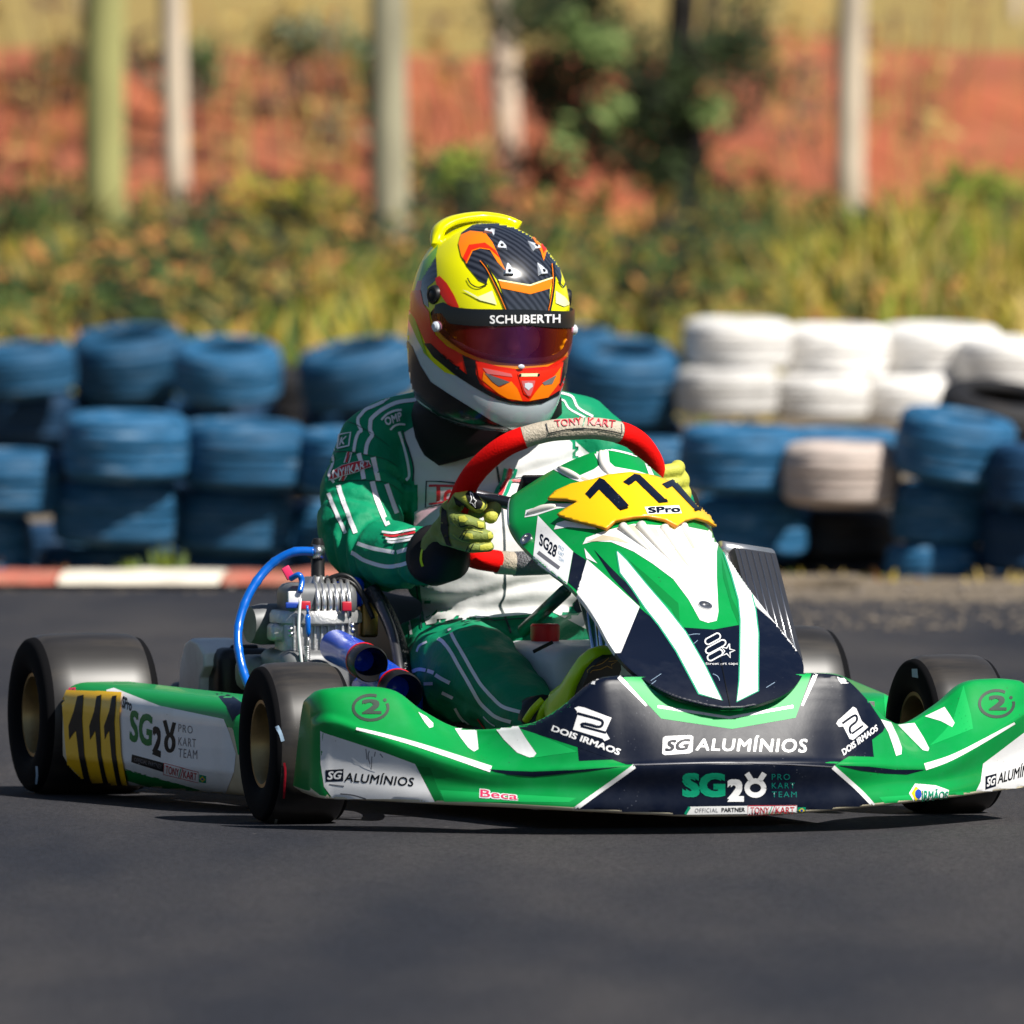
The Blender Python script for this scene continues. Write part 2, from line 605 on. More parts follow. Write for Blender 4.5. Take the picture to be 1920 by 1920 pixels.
ds = [-40, 0, 8, 14, 18, 22, 26, 30, 32, 33.3] + [33.3 + 0.5 * i for i in range(1, 70)] + [70, 74, 80, 90, 100, 120, 140, 180, 240, 300, 420, 600, 900, 1400]
g = MB(); rows = []
for d in ds:
    near = 28 < d < 75
    half = 9 if d < 75 else max(9, d * 0.9)
    xs = [-900, -300, -100, -40, -20] + [(-9 + 18 * i / 72) for i in range(73)] + [20, 40, 100, 300, 900]
    rows.append([Vector((x, d - 20 + (0.25 * mnoise.noise(Vector((x * 0.8, d, 3))) if 58 < d < 69 else 0), tz(d, x))) for x in xs])
g.grid(rows)
nx = len(rows[0]) - 1
k = 0
for i in range(len(ds) - 1):
    for j in range(nx):
        dm = (ds[i] + ds[i + 1]) / 2
        xm = rows[i][j].x
        w = 1.2 * mnoise.noise(Vector((xm * 0.6, 2.0, 0)))
        if dm < 43: q = 0
        elif dm < 60.3 + w: q = 1
        elif dm < 66.8 + 0.35 * w: q = 2
        else: q = 3
        g.mi[k] = q; k += 1
o = g.build("ground", ["dirt", "weedy_soil", "red_earth", "dry_grass"])
tag(o, kind="structure")

# the track: a sheet of asphalt with a ragged far edge
t = MB(); rows = []
xs = [-60, -20, -6] + [-3 + 6 * i / 90 for i in range(91)] + [6, 20, 60]
for r in range(30):
    row = []
    for x in xs:
        e = 31.75 + (0.0 if x < 0.2 else -0.9 * min(1, (x - 0.2) / 0.6)) + 0.22 * mnoise.noise(Vector((x * 4.0, 0, 0))) * (1 if x > 0.1 else 0.15) + 0.1 * mnoise.noise(Vector((x * 15, 4, 0))) * (1 if x > 0.1 else 0.1)
        d = -60 + (e + 60) * (r / 29) ** 0.5
        row.append(Vector((x, d - 20, 0.004)))
    rows.append(row)
t.grid(rows)
tag(t.build("track", "asphalt"), kind="structure")

# loose stones and crumbs of earth along the far edge of the track
mat("stone_crumb", (0.15, 0.125, 0.10), 0.95, var=0.5, vscale=9)
st = MB()
for i in range(2200):
    d = 28.6 + 3.3 * random.random() ** 0.8
    x = random.uniform(0.35, 2.2) if i < 1900 else random.uniform(-1.9, 0.3)
    if x < 0.3 and d < 31.3: d = 31.4 + random.random() * 0.7
    s = random.uniform(0.003, 0.009) * (2.2 if random.random() < 0.06 else 1)
    c = Vector((x, d - 20, 0.004 + s * 0.25))
    vs = [c + Vector((random.uniform(0.6, 1.4) * a * s, random.uniform(0.6, 1.4) * b * s, random.uniform(0.4, 0.9) * e * s)) for a, b, e in ((1, 0, 0), (-1, 0, 0), (0, 1, 0), (0, -1, 0), (0, 0, 1), (0, 0, -0.5))]
    st.add(vs, [(0, 2, 4), (2, 1, 4), (1, 3, 4), (3, 0, 4), (2, 0, 5), (1, 2, 5), (3, 1, 5), (0, 3, 5)])
tag(st.build("loose_stones", "stone_crumb", smooth=False), "loose pale stones and earth crumbs scattered along the track edge", "stones", kind="stuff")

# kerb
mat("kerb_red", (0.42, 0.115, 0.075), 0.8, var=0.25, vscale=14, dirt=(0.30, 0.20, 0.13), dscale=12, damt=0.85)
mat("kerb_white", (0.74, 0.68, 0.56), 0.8, var=0.12, vscale=14, dirt=(0.42, 0.32, 0.22), dscale=11, damt=0.8)
kb = MB()
kx = [-620, -330, 0 - 160, 108, 415, 700, 985, 1240]
kb.box((-0.45, 12.13, 0.012), (2.7, 0.40, 0.024), bev=0.006)
kerb = kb.build("kerb", "dirt")
tag(kerb, kind="structure")
for i in range(len(kx) - 1):
    d = 31.85
    x0 = (kx[i] - 960) / FPX * d; x1 = (kx[i + 1] - 960) / FPX * d
    m = MB()
    rows = []
    for a in range(9):
        x = x0 + 0.004 + (x1 - x0 - 0.008) * a / 8
        h = 0.010 * mnoise.noise(Vector((x * 9, 1, 2)))
        skew = 0.10 * (a / 8 - 0.5) * 0
        y0 = d - 20 - 0.16 + skew
        prof = [(0, 0.0), (0.02, 0.010), (0.12, 0.026 + h), (0.26, 0.030 + h), (0.34, 0.026 + h), (0.36, 0.0)]
        rows.append([Vector((x + 0.06 * p[0], y0 + p[0], 0.018 + p[1])) for p in prof])
    m.rings(rows)
    m.build("kerb_block", "kerb_white" if i % 2 == 1 else "kerb_red", kerb, sharp=40)

# ------------------------------------------------------------------ tyre walls
def blue_paint(name, base, dust, amt):
    m = mat(name, base, 0.65, spec=0.25)
    nt = m.node_tree; b = nt.nodes["Principled BSDF"]
    tc = nt.nodes.new("ShaderNodeTexCoord")
    oi = nt.nodes.new("ShaderNodeObjectInfo")
    ad = nt.nodes.new("ShaderNodeVectorMath"); ad.operation = 'ADD'
    nt.links.new(tc.outputs["Object"], ad.inputs[0]); nt.links.new(oi.outputs["Random"], ad.inputs[1])
    mp = nt.nodes.new("ShaderNodeMapping"); mp.inputs["Scale"].default_value = (1, 1, 5)
    nt.links.new(ad.outputs[0], mp.inputs[0])
    n = nt.nodes.new("ShaderNodeTexNoise"); n.inputs["Scale"].default_value = 3.5; n.inputs["Detail"].default_value = 7; n.inputs["Roughness"].default_value = 0.62
    nt.links.new(mp.outputs[0], n.inputs["Vector"])
    r = nt.nodes.new("ShaderNodeValToRGB")
    e = r.color_ramp.elements
    e[0].position = 0.32; e[0].color = (*[c * 0.55 for c in base], 1)
    e[1].position = 0.55; e[1].color = (*base, 1)
    x = e.new(0.78); x.color = (*[base[i] * (1 - amt) + dust[i] * amt for i in range(3)], 1)
    nt.links.new(n.outputs[0], r.inputs[0])
    # every tyre a little different
    hs = nt.nodes.new("ShaderNodeHueSaturation")
    mr = nt.nodes.new("ShaderNodeMapRange"); mr.inputs[3].default_value = 0.72; mr.inputs[4].default_value = 1.25
    nt.links.new(oi.outputs["Random"], mr.inputs[0]); nt.links.new(mr.outputs[0], hs.inputs["Value"])
    nt.links.new(r.outputs[0], hs.inputs["Color"])
    nt.links.new(hs.outputs[0], b.inputs["Base Color"])
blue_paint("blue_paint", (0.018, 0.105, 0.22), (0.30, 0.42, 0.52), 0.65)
blue_paint("shaded_dark_blue_paint", (0.008, 0.045, 0.11), (0.05, 0.09, 0.14), 0.5)  # darker blue, with shade put into the colour of tucked-away tyres
blue_paint("white_paint", (0.80, 0.78, 0.75), (0.36, 0.29, 0.22), 0.6)
blue_paint("dusty_white_paint", (0.66, 0.56, 0.50), (0.30, 0.12, 0.09), 0.7)
blue_paint("bare_rubber", (0.016, 0.016, 0.018), (0.07, 0.055, 0.045), 0.6)

def tyre_mesh():
    m = MB()
    prof = []
    # unit tyre: outer radius 0.5, height 1 (scaled per object); closed section
    sec = [(0.27, 0.10), (0.30, 0.02), (0.36, 0.0), (0.43, 0.03), (0.470, 0.10), (0.488, 0.17)]
    for k in range(6):
        z = 0.20 + 0.105 * k
        bulge = 0.500 - 0.022 * abs((z + 0.04 - 0.5) / 0.3) ** 2
        sec += [(bulge, z), (bulge, z + 0.085), (bulge - 0.006, z + 0.090), (bulge - 0.006, z + 0.100)]
    sec += [(0.488, 0.83), (0.470, 0.90), (0.43, 0.97), (0.36, 1.0), (0.30, 0.98), (0.27, 0.90), (0.29, 0.84), (0.42, 0.78), (0.455, 0.6), (0.455, 0.4), (0.42, 0.22), (0.29, 0.16)]
    m.lathe([(r, z - 0.5) for r, z in sec], (0, 0, 0), (0, 0, 1), seg=44, wrap=True)
    me = m.mesh("barrier_tyre", ["blue_paint"])
    bm = bmesh.new(); bm.from_mesh(me); bmesh.ops.recalc_face_normals(bm, faces=bm.faces[:]); bm.to_mesh(me); bm.free()
    me.set_sharp_from_angle(angle=math.radians(50))
    return me
TYRE = tyre_mesh()
def barrier_tyre(xc, w, yt, yb, d, paint, label, group, tilt=0.0, roll=0.0):
    s = FPX / d
    o = bpy.data.objects.new("barrier_tyre", TYRE)
    col.objects.link(o)
    w *= 1.05
    r = w / s / 2
    dd = d + r                          # front of the tread at distance d
    c = P(xc, (yt + yb) / 2, d); c.y = dd - 20
    o.location = c
    o.scale = (w / s, w / s, (yb - yt) / s * 1.0)
    o.rotation_euler = (Matrix.Rotation(math.radians(tilt), 3, 'X') @ Matrix.Rotation(math.radians(roll), 3, 'Y') @ Matrix.Rotation(random.uniform(0, 6), 3, 'Z')).to_euler()
    o.material_slots[0].link = 'OBJECT'
    o.material_slots[0].material = MATS[paint]
    tag(o, label, "tyre", group)
    return o
A = "blue tyres of the near wall left of the driver"
B = "blue tyres of the far wall left of the driver"
C = "white tyres of the far wall"
D = "tyres of the near wall right of the kart"
E = "blue tyres of the far wall right of the helmet"
bp, db, wp, dw, br = "blue_paint", "shaded_dark_blue_paint", "white_paint", "dusty_white_paint", "bare_rubber"
TY = [
 # near wall, left
 (232, 230, 775, 902, 32.9, bp, "leftmost blue tyre on the near left wall's top tier", A, 3, 1),
 (452, 234, 790, 917, 33.0, bp, "blue tyre on the near left wall's top tier, second from the left", A, 3, 2),
 (668, 225, 806, 930, 33.0, bp, "blue tyre on the near left wall's top tier, half hidden behind the driver's sleeve", A, 3, 1),
 (4, 230, 846, 966, 33.0, bp, "blue tyre cut by the left picture edge, upper of two there", A, 2, 1),
 (214, 232, 901, 1024, 33.0, bp, "blue tyre of the near left wall directly under its leftmost top one", A, 2, 1),
 (431, 230, 916, 1038, 33.1, bp, "blue middle tier tyre of the near left wall, above the blue engine hose", A, 2, 2),
 (640, 225, 945, 1062, 33.2, bp, "blue tyre in the near left wall's middle tier, beside the driver's elbow", A, 2, 1),
 (-52, 210, 966, 1086, 33.1, bp, "blue tyre at the very bottom left of the near wall, cut by the picture edge", A, 1, 0),
 (180, 222, 1024, 1140, 33.2, bp, "half sunken blue tyre in the grass behind the white kerb block", A, 1, 0),
 (408, 222, 1038, 1150, 33.2, bp, "half sunken blue tyre behind the end of the white kerb block", A, 1, 0),
 (625, 222, 1060, 1160, 33.3, bp, "half sunken blue tyre behind the engine and spark plug hose", A, 1, 0),
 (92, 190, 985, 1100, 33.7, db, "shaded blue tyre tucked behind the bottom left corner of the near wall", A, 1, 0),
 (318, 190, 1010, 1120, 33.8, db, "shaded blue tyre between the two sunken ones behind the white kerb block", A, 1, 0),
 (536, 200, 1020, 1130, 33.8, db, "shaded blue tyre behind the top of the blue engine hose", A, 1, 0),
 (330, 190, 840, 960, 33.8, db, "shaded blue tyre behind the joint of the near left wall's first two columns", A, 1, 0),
 # far wall, left
 (38, 195, 648, 740, 40.6, bp, "blue tyre at the far left wall's top, nearest the left picture edge", B, 6, -3),
 (238, 212, 622, 742, 40.9, bp, "large tilted blue tyre topping the far left wall, its dark hole showing", B, 11, -3),
 (424, 198, 645, 748, 40.6, bp, "tilted open blue tyre right of the largest one on the far left wall", B, 12, 2),
 (668, 215, 648, 756, 40.8, bp, "blue tyre with a reddish dusty top just left of the helmet", B, 10, -9),
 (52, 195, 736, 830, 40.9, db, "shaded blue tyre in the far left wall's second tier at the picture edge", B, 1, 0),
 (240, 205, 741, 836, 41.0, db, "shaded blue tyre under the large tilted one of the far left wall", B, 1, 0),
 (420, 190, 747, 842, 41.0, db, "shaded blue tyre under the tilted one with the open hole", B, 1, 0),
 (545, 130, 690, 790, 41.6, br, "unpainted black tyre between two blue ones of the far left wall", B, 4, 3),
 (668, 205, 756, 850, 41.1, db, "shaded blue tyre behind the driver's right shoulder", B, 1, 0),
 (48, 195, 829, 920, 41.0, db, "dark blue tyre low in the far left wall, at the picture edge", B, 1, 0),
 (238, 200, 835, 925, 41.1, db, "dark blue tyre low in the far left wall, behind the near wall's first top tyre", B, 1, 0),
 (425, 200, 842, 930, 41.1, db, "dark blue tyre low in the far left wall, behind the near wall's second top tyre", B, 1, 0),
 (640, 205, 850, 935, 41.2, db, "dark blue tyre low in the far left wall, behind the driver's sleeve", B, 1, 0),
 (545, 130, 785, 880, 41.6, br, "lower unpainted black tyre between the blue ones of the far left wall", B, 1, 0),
 # far wall, right of the helmet
 (1085, 130, 616, 705, 41.6, bp, "pale blue tyre just behind the visor side of the helmet", E, 8, 0),
 (1168, 216, 648, 788, 40.4, bp, "large tilted blue tyre with wide open hole right of the helmet", E, 13, 4),
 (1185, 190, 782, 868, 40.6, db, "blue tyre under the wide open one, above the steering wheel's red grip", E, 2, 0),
 # white
 (1384, 198, 598, 692, 40.4, wp, "white tyre topping the leftmost white stack", C, 2, 1),
 (1364, 188, 690, 782, 40.3, wp, "white tyre at the bottom of the leftmost white stack", C, 1, 0),
 (1568, 196, 610, 706, 40.5, wp, "white tyre topping the second white stack from the left", C, 2, 1),
 (1542, 178, 703, 788, 40.4, wp, "white tyre at the bottom of the second white stack", C, 1, 1),
 (1764, 226, 610, 708, 40.6, wp, "widest white tyre, topping the third white stack", C, 3, 1),
 (1712, 176, 704, 796, 40.5, wp, "dusty white tyre at the bottom of the third white stack", C, 1, 0),
 (1902, 200, 634, 728, 40.4, wp, "white tyre cut by the right picture edge, upper one", C, 2, 1),
 (1908, 180, 724, 812, 40.5, wp, "white tyre cut by the right picture edge, lower one", C, 1, 0),
 # near wall, right
 (1215, 150, 822, 930, 33.6, bp, "blue tyre mostly hidden behind the number panel and the glove", D, 2, 0),
 (1392, 226, 800, 928, 32.9, bp, "blue tyre at the near right wall's top, left of the dusty white one", D, 2, 1),
 (1566, 250, 806, 918, 33.6, bp, "blue tyre at the back behind the dusty white one of the near wall", D, 2, 0),
 (1580, 216, 832, 950, 32.8, dw, "dusty white tyre amid the blue ones of the near right wall", D, 2, 1),
 (1405, 226, 930, 1052, 33.0, bp, "blue tyre above the radiator in the near right wall's middle tier", D, 1, 0),
 (1585, 212, 952, 1050, 33.1, br, "unpainted black tyre directly under the dusty white one", D, 1, 0),
 (1585, 214, 1048, 1140, 33.1, br, "unpainted black tyre on the ground, lowest under the dusty white one", D, 1, 0),
 (1400, 216, 1050, 1150, 33.2, db, "dark blue tyre on the ground behind the radiator", D, 1, 0),
 (1795, 218, 775, 905, 32.7, bp, "blue tyre tilted to the right atop the rightmost stack", D, 6, 9),
 (1880, 230, 735, 850, 33.6, br, "bare black tyre lying open behind the tilted blue one at the right", D, 14, 8),
 (1945, 170, 836, 958, 32.6, db, "dark blue tyre at the right picture edge, upper of the two", D, 1, 4),
 (1772, 188, 905, 1022, 32.8, bp, "blue tyre in the middle of the rightmost stack", D, 2, 2),
 (1940, 190, 954, 1076, 32.7, db, "dark blue tyre at the right picture edge, lower of the two", D, 1, 2),
 (1756, 182, 1022, 1128, 32.8, bp, "blue tyre on the ground at the bottom of the rightmost stack", D, 1, 0),
 (1935, 190, 1076, 1150, 32.9, db, "dark blue tyre half sunk in the earth at the lower right wall end", D, 1, 0),
]
for q in TY: barrier_tyre(*q)

# ------------------------------------------------------------------ vegetation
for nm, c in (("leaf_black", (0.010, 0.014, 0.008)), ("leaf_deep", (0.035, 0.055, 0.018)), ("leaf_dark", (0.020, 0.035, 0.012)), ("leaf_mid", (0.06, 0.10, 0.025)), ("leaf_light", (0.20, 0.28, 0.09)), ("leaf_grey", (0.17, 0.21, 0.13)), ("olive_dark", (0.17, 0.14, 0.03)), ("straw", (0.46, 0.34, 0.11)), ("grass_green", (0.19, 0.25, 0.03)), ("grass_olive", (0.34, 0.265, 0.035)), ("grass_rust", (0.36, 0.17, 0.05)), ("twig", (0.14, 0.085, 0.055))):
    mat(nm, c, 0.75, spec=0.2)
mat("bark_pale", (0.60, 0.50, 0.38), 0.9, var=0.35, vscale=5, stretch=(1, 1, 0.25), bump=0.5, bscale=12)
mat("bark_green", (0.33, 0.32, 0.12), 0.9, var=0.3, vscale=4, stretch=(1, 1, 0.25), bump=0.5, bscale=12)
mat("bark_grey", (0.36, 0.33, 0.22), 0.9, var=0.4, vscale=5, stretch=(1, 1, 0.25), bump=0.5, bscale=12)
mat("bark_dark", (0.02, 0.016, 0.012), 0.9, var=0.4, vscale=6, bump=0.5, bscale=14)

def leaves(mb, c, rad, n, size, nm=3, clump=0.0):
    """leaf blades spread in an ellipsoid; clumped if asked"""
    c = Vector(c)
    cl = []
    if clump:
        for i in range(max(3, int(n / 45))):
            v = Vector(rng.normal(size=3)); v.normalize()
            v *= random.random() ** 0.45
            cl.append((Vector((v.x * rad[0], v.y * rad[1], v.z * rad[2])), random.randrange(nm)))
    for i in range(n):
        v = Vector(rng.normal(size=3)); v.normalize()
        v *= random.random() ** 0.5
        if clump:
            q, k = cl[random.randrange(len(cl))]
            p = q + Vector((v.x, v.y, v.z)) * clump
            kk = k if random.random() < 0.7 else random.randrange(nm)
        else:
            p = Vector((v.x * rad[0], v.y * rad[1], v.z * rad[2])); kk = random.randrange(nm)
        p = p + c
        a = Vector(rng.normal(size=3)); a.normalize()
        b = a.orthogonal().normalized()
        s = size * random.uniform(0.6, 1.4)
        mb.cm = kk
        mb.add([p - a * s, p + b * s * 0.35, p + a * s, p - b * s * 0.35], [(0, 1, 2, 3)])

def trunk_tree(px, base_py, w, d, bark, label, lean=0.0, h=7.0, crown=True, top_k=0.75):
    s = FPX / d
    base = P(px, base_py, d); base.z = min(base.z, tz(d, base.x))
    root = empty("eucalyptus_tree", base)
    r = w / s / 2
    pts = []; rs = []
    for i in range(15):
        t = i / 14
        pts.append(base + Vector((lean * t * h + 0.04 * math.sin(t * 5 + px), 0.05 * math.sin(t * 4), -0.1 + t * h)))
        rs.append(r * (1.12 - (1.12 - top_k) * t) * (1.25 if i == 0 else 1))
    m = MB(); m.tube(pts, rs, seg=14)
    for k in range(3):
        b0 = pts[9 + k]; m.tube([b0, b0 + Vector((0.5 * (-1) ** k, 0.2, 0.5)), b0 + Vector((1.0 * (-1) ** k, 0.3, 1.2))], [r * 0.4, r * 0.25, r * 0.1], seg=8)
    m.build("trunk", bark, root)
    c = MB(); leaves(c, pts[-1] + Vector((0, 0, 0.3)), (1.1, 1.1, 1.6), 420, 0.10, 3, 0.35)
    c.build("crown", ["leaf_dark", "leaf_mid", "leaf_grey"], root, smooth=False, recalc=False)
    tag(root, label, "tree", "straight trunks behind the tyre walls")
trunk_tree(212, 486, 74, 57.5, "bark_green", "thick greenish straight trunk at the left, with a pale knot", lean=-0.0115)
trunk_tree(316, 420, 44, 60.6, "bark_pale", "thin pale straight trunk right of the thick greenish one", lean=-0.001)
trunk_tree(752, 545, 64, 54, "bark_grey", "grey green leaning trunk directly left above the helmet", lean=-0.017)
trunk_tree(952, 322, 50, 62.3, "bark_pale", "pale trunk at the left edge of the dark leafy tree", lean=0.0)
trunk_tree(1607, 455, 50, 60, "bark_pale", "straight pale trunk standing alone at the right", lean=-0.0012)
trunk_tree(146, 70, 24, 74, "bark_pale", "small distant pale trunk at the upper left corner", h=6)
trunk_tree(1914, 98, 22, 78, "bark_pale", "small distant pale trunk at the upper right corner", h=6)

# knot on the thick trunk is part of the bark: pale patch built as a burl
# dark leafy tree in the middle
d = 60.0
base = WZ(1285, d)
tree = empty("leafy_tree", base)
m = MB()
def branch(a, b, r0, r1, bend=0.1):
    a = Vector(a); b = Vector(b); md = (a + b) / 2 + Vector((random.uniform(-bend, bend), random.uniform(-bend, bend), 0))
    q = spline([a, md, b], 5); n = len(q)
    m.tube(q, [r0 + (r1 - r0) * i / (n - 1) for i in range(n)], seg=8)
branch(base - Vector((0, 0, 0.1)), P(1270, 150, d), 0.085, 0.075)
branch(P(1270, 150, d), P(1255, -420, d), 0.075, 0.06)
branch(P(1285, 420, d) , P(1325, 60, d + 0.3), 0.05, 0.035)
branch(P(1325, 60, d + 0.3), P(1345, -260, d + 0.4), 0.035, 0.03)
branch(P(1272, 200, d), P(1120, 60, d), 0.03, 0.012)
branch(P(1268, 100, d), P(1410, 90, d - 0.2), 0.022, 0.01)
branch(P(1290, 330, d), P(1440, 190, d - 0.2), 0.018, 0.008)
branch(P(1275, 260, d), P(1030, 190, d), 0.02, 0.008)
branch(P(1278, 290, d), P(1090, 320, d), 0.016, 0.006)
m.build("trunk", "bark_dark", tree)
c = MB()
s = FPX / d
for (px, py, rx, ry, n) in ((1090, 60, 130, 90, 560), (1180, 140, 100, 110, 620), (1040, 180, 90, 80, 380), (1130, 270, 120, 80, 330), (1235, 250, 70, 120, 480), (1265, 350, 60, 60, 330), (1390, 90, 60, 40, 220), (1440, 170, 30, 26, 70), (1330, 180, 50, 90, 200), (1400, 20, 50, 30, 80), (1010, 330, 60, 40, 120), (1000, 20, 90, 60, 240), (1180, -120, 260, 120, 900)):
    leaves(c, P(px, py, d + random.uniform(-0.4, 0.4)), (rx / s, 0.5, ry / s), int(n * 1.5), 0.036, 3, 0.15)
mi = np.array(c.mi)
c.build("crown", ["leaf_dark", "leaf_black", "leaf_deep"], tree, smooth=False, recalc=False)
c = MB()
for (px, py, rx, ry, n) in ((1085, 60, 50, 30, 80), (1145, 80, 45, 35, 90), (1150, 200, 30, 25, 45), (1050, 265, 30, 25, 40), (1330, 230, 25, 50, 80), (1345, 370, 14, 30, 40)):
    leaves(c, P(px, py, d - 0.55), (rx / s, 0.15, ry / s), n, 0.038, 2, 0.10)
c.build("sunlit_leaves", ["leaf_light", "leaf_mid"], tree, smooth=False, recalc=False)  # sunlight put into the colour: paler leaves before the dark crown
tag(tree, "dark leafy tree with hanging foliage above and right of the helmet", "tree")

# shrubs on the red bank
def shrub(px, py, rx, ry, d, n, mats_, label, tall=0):
    if d > 60.5: d += 2.6
    s = FPX / d
    ctr = P(px, py, d)
    b = WZ(px, d); b.z = min(b.z, ctr.z - ry / s * 0.5)
    root = empty("shrub", b)
    c = MB(); leaves(c, ctr, (rx / s, 0.35, ry / s), n, 0.045, len(mats_), 0.14)
    c.build("foliage", mats_, root, smooth=False, recalc=False)
    st = MB()
    for k in range(7):
        q = ctr + Vector((random.uniform(-0.7, 0.7) * rx / s, random.uniform(-0.2, 0.2), random.uniform(-0.2, 0.8) * ry / s))
        a = b + Vector((random.uniform(-0.1, 0.1), 0, 0))
        st.tube(spline([a, (a + q) / 2 + Vector((random.uniform(-0.08, 0.08), 0, 0)), q], 4), 0.010, seg=5)
    st.build("stem", "twig", root)
    tag(root, label, "shrub", "shrubs on the red earth bank")
GL = ["leaf_mid", "leaf_grey", "leaf_dark"]
shrub(120, 135, 75, 55, 61.5, 150, GL, "grey green shrub left of the thick greenish trunk")
shrub(260, 130, 50, 80, 62.5, 170, GL, "olive shrub between the thick greenish and the thin pale trunk")
shrub(390, 170, 80, 90, 62, 300, GL, "loose shrub right of the thin pale trunk")
shrub(560, 90, 90, 75, 61.5, 330, GL, "pale tipped shrub high on the bank between the two left trunks and the leaning one")
shrub(680, 130, 50, 110, 62, 220, GL, "grey leaved shrub touching the leaning trunk's left side")
shrub(620, 240, 45, 45, 61, 100, ["leaf_grey", "straw"], "small whitish shrub low on the bank, left of the leaning trunk")
shrub(825, 240, 45, 80, 62, 190, ["leaf_dark", "leaf_mid"], "dark narrow shrub between the leaning trunk and the leafy tree")
shrub(850, 360, 90, 70, 59, 330, ["leaf_dark", "leaf_mid", "grass_green"], "dark low shrub directly above the helmet")
shrub(560, 400, 110, 60, 58.5, 330, ["leaf_dark", "grass_green", "grass_olive"], "dark olive shrub at the foot of the bank left of the helmet")
shrub(120, 380, 70, 60, 59, 200, ["leaf_dark", "twig"], "dark shrub at the foot of the thick greenish trunk")
shrub(1860, 360, 70, 60, 59, 220, ["leaf_mid", "grass_green", "leaf_dark"], "dark green shrub at the right picture edge above the white tyres")

# dry stalks standing on the bank
st = MB(); k = 0
for i in range(230):
    px = random.uniform(-60, 1980)
    if i < 190: px = random.choice([random.gauss(420, 150), random.gauss(80, 80), random.gauss(640, 110), random.gauss(1480, 60), random.gauss(1700, 80), random.gauss(880, 70)])
    d = random.uniform(60.5, 65.0)
    b = WZ(px, d)
    h = random.uniform(0.25, 0.85)
    tip = b + Vector((random.gauss(0, 0.14), random.gauss(0, 0.1), h))
    st.cm = random.choice([0, 0, 1, 2])
    st.tube([b, (b + tip) / 2 + Vector((random.gauss(0, 0.04), 0, 0)), tip], [0.009, 0.007, 0.004], seg=4, cap=False)
    if random.random() < 0.5:
        for q in range(4):
            u = random.uniform(0.45, 1); p = b.lerp(tip, u)
            st.add([p, p + Vector((random.gauss(0, 0.06), 0.02, random.uniform(0, 0.07))), p + Vector((random.gauss(0, 0.05), 0, random.uniform(0.02, 0.1)))], [(0, 1, 2)])
tag(st.build("dry_stalks", ["twig", "grass_rust", "straw"], smooth=False, recalc=False), "dry brown stalks standing all along the red bank", "weeds", kind="stuff")

# undergrowth: a mass of weeds between the walls and the bank
ug = MB()
for i in range(270):
    px = random.uniform(-520, 2440); d = random.uniform(45, 60.5)
    b = WZ(px, d); r = random.uniform(0.10, 0.26)
    k0 = random.choice([0, 0, 0, 0, 1, 1, 2, 3, 3, 4])
    n0 = len(ug.mi)
    leaves(ug, b + Vector((0, 0, r * 0.7)), (r * 1.3, r, r), 46, 0.055, 1, 0)
    for q in range(n0, len(ug.mi)): ug.mi[q] = k0 if random.random() < 0.75 else random.randrange(5)
tag(ug.build("undergrowth", ["leaf_black", "leaf_deep", "leaf_mid", "olive_dark", "grass_rust"], smooth=False, recalc=False), "dark weedy undergrowth in patches before the red bank", "weeds", kind="stuff")

# tall grass between the far tyre wall and the bank
def blades(n, d0, d1, h0, h1, weights, name, label, wid=0.012, pxr=(-520, 2440), dens=None):
    m = MB(); i = 0
    while i < n:
        px = random.uniform(*pxr); d = d0 + (d1 - d0) * random.random() ** 0.9
        X = (px - 960) / FPX * d
        k = mnoise.noise(Vector((X * 0.9, d * 0.28, 5)))
        if dens is not None and random.random() > dens(px, d, k): continue
        i += 1
        b = Vector((X, d - 20, tz(d, X) - 0.02))
        h = random.uniform(h0, h1) * (1 + 0.9 * k) * (1.0 if d < 52 else max(0.45, 1 - (d - 52) * 0.075))
        lean = Vector((random.gauss(0, 0.28), random.gauss(0, 0.22), 0)) * h
        a = random.uniform(0, math.pi); w = Vector((math.cos(a), math.sin(a) * 0.5, 0)) * wid * random.uniform(0.7, 1.5)
        md = b + lean * 0.35 + Vector((0, 0, h * 0.6)); tp = b + lean + Vector((0, 0, h * random.uniform(0.8, 1.0)))
        ww = list(weights)
        kk = mnoise.noise(Vector((X * 1.3 + 9, d * 0.35, 2)))
        ww[0] *= max(0.05, 1 + 2.2 * kk); ww[2] *= max(0.05, 1 - 2.2 * kk)
        m.cm = random.choices(range(len(ww)), ww)[0]
        m.add([b - w, b + w, md + w * 0.8, tp, md - w * 0.8], [(0, 1, 2, 4), (4, 2, 3)])
    o = m.build(name, ["grass_green", "grass_olive", "straw", "grass_rust", "leaf_mid"], smooth=False, recalc=False)
    return tag(o, label, "grass", kind="stuff")
blades(17000, 42.5, 60.0, 0.07, 0.25, (1.0, 1.5, 0.9, 0.5, 0.9), "tall_grass", "tall yellow green grass between the tyre walls and the bank", wid=0.016)
blades(1100, 45, 52, 0.25, 0.50, (1.0, 1.1, 0.7, 0.1, 0.3), "reed_grass", "taller tufts of reedy grass right of the helmet", wid=0.014, pxr=(960, 2000), dens=lambda px, d, k: 1.0 if k > 0.0 else 0.15)
blades(2100, 32.4, 34.6, 0.02, 0.07, (0.5, 1.0, 1.4, 0.4, 0.2), "verge_grass", "short dry grass along the foot of the near tyre walls", wid=0.006)
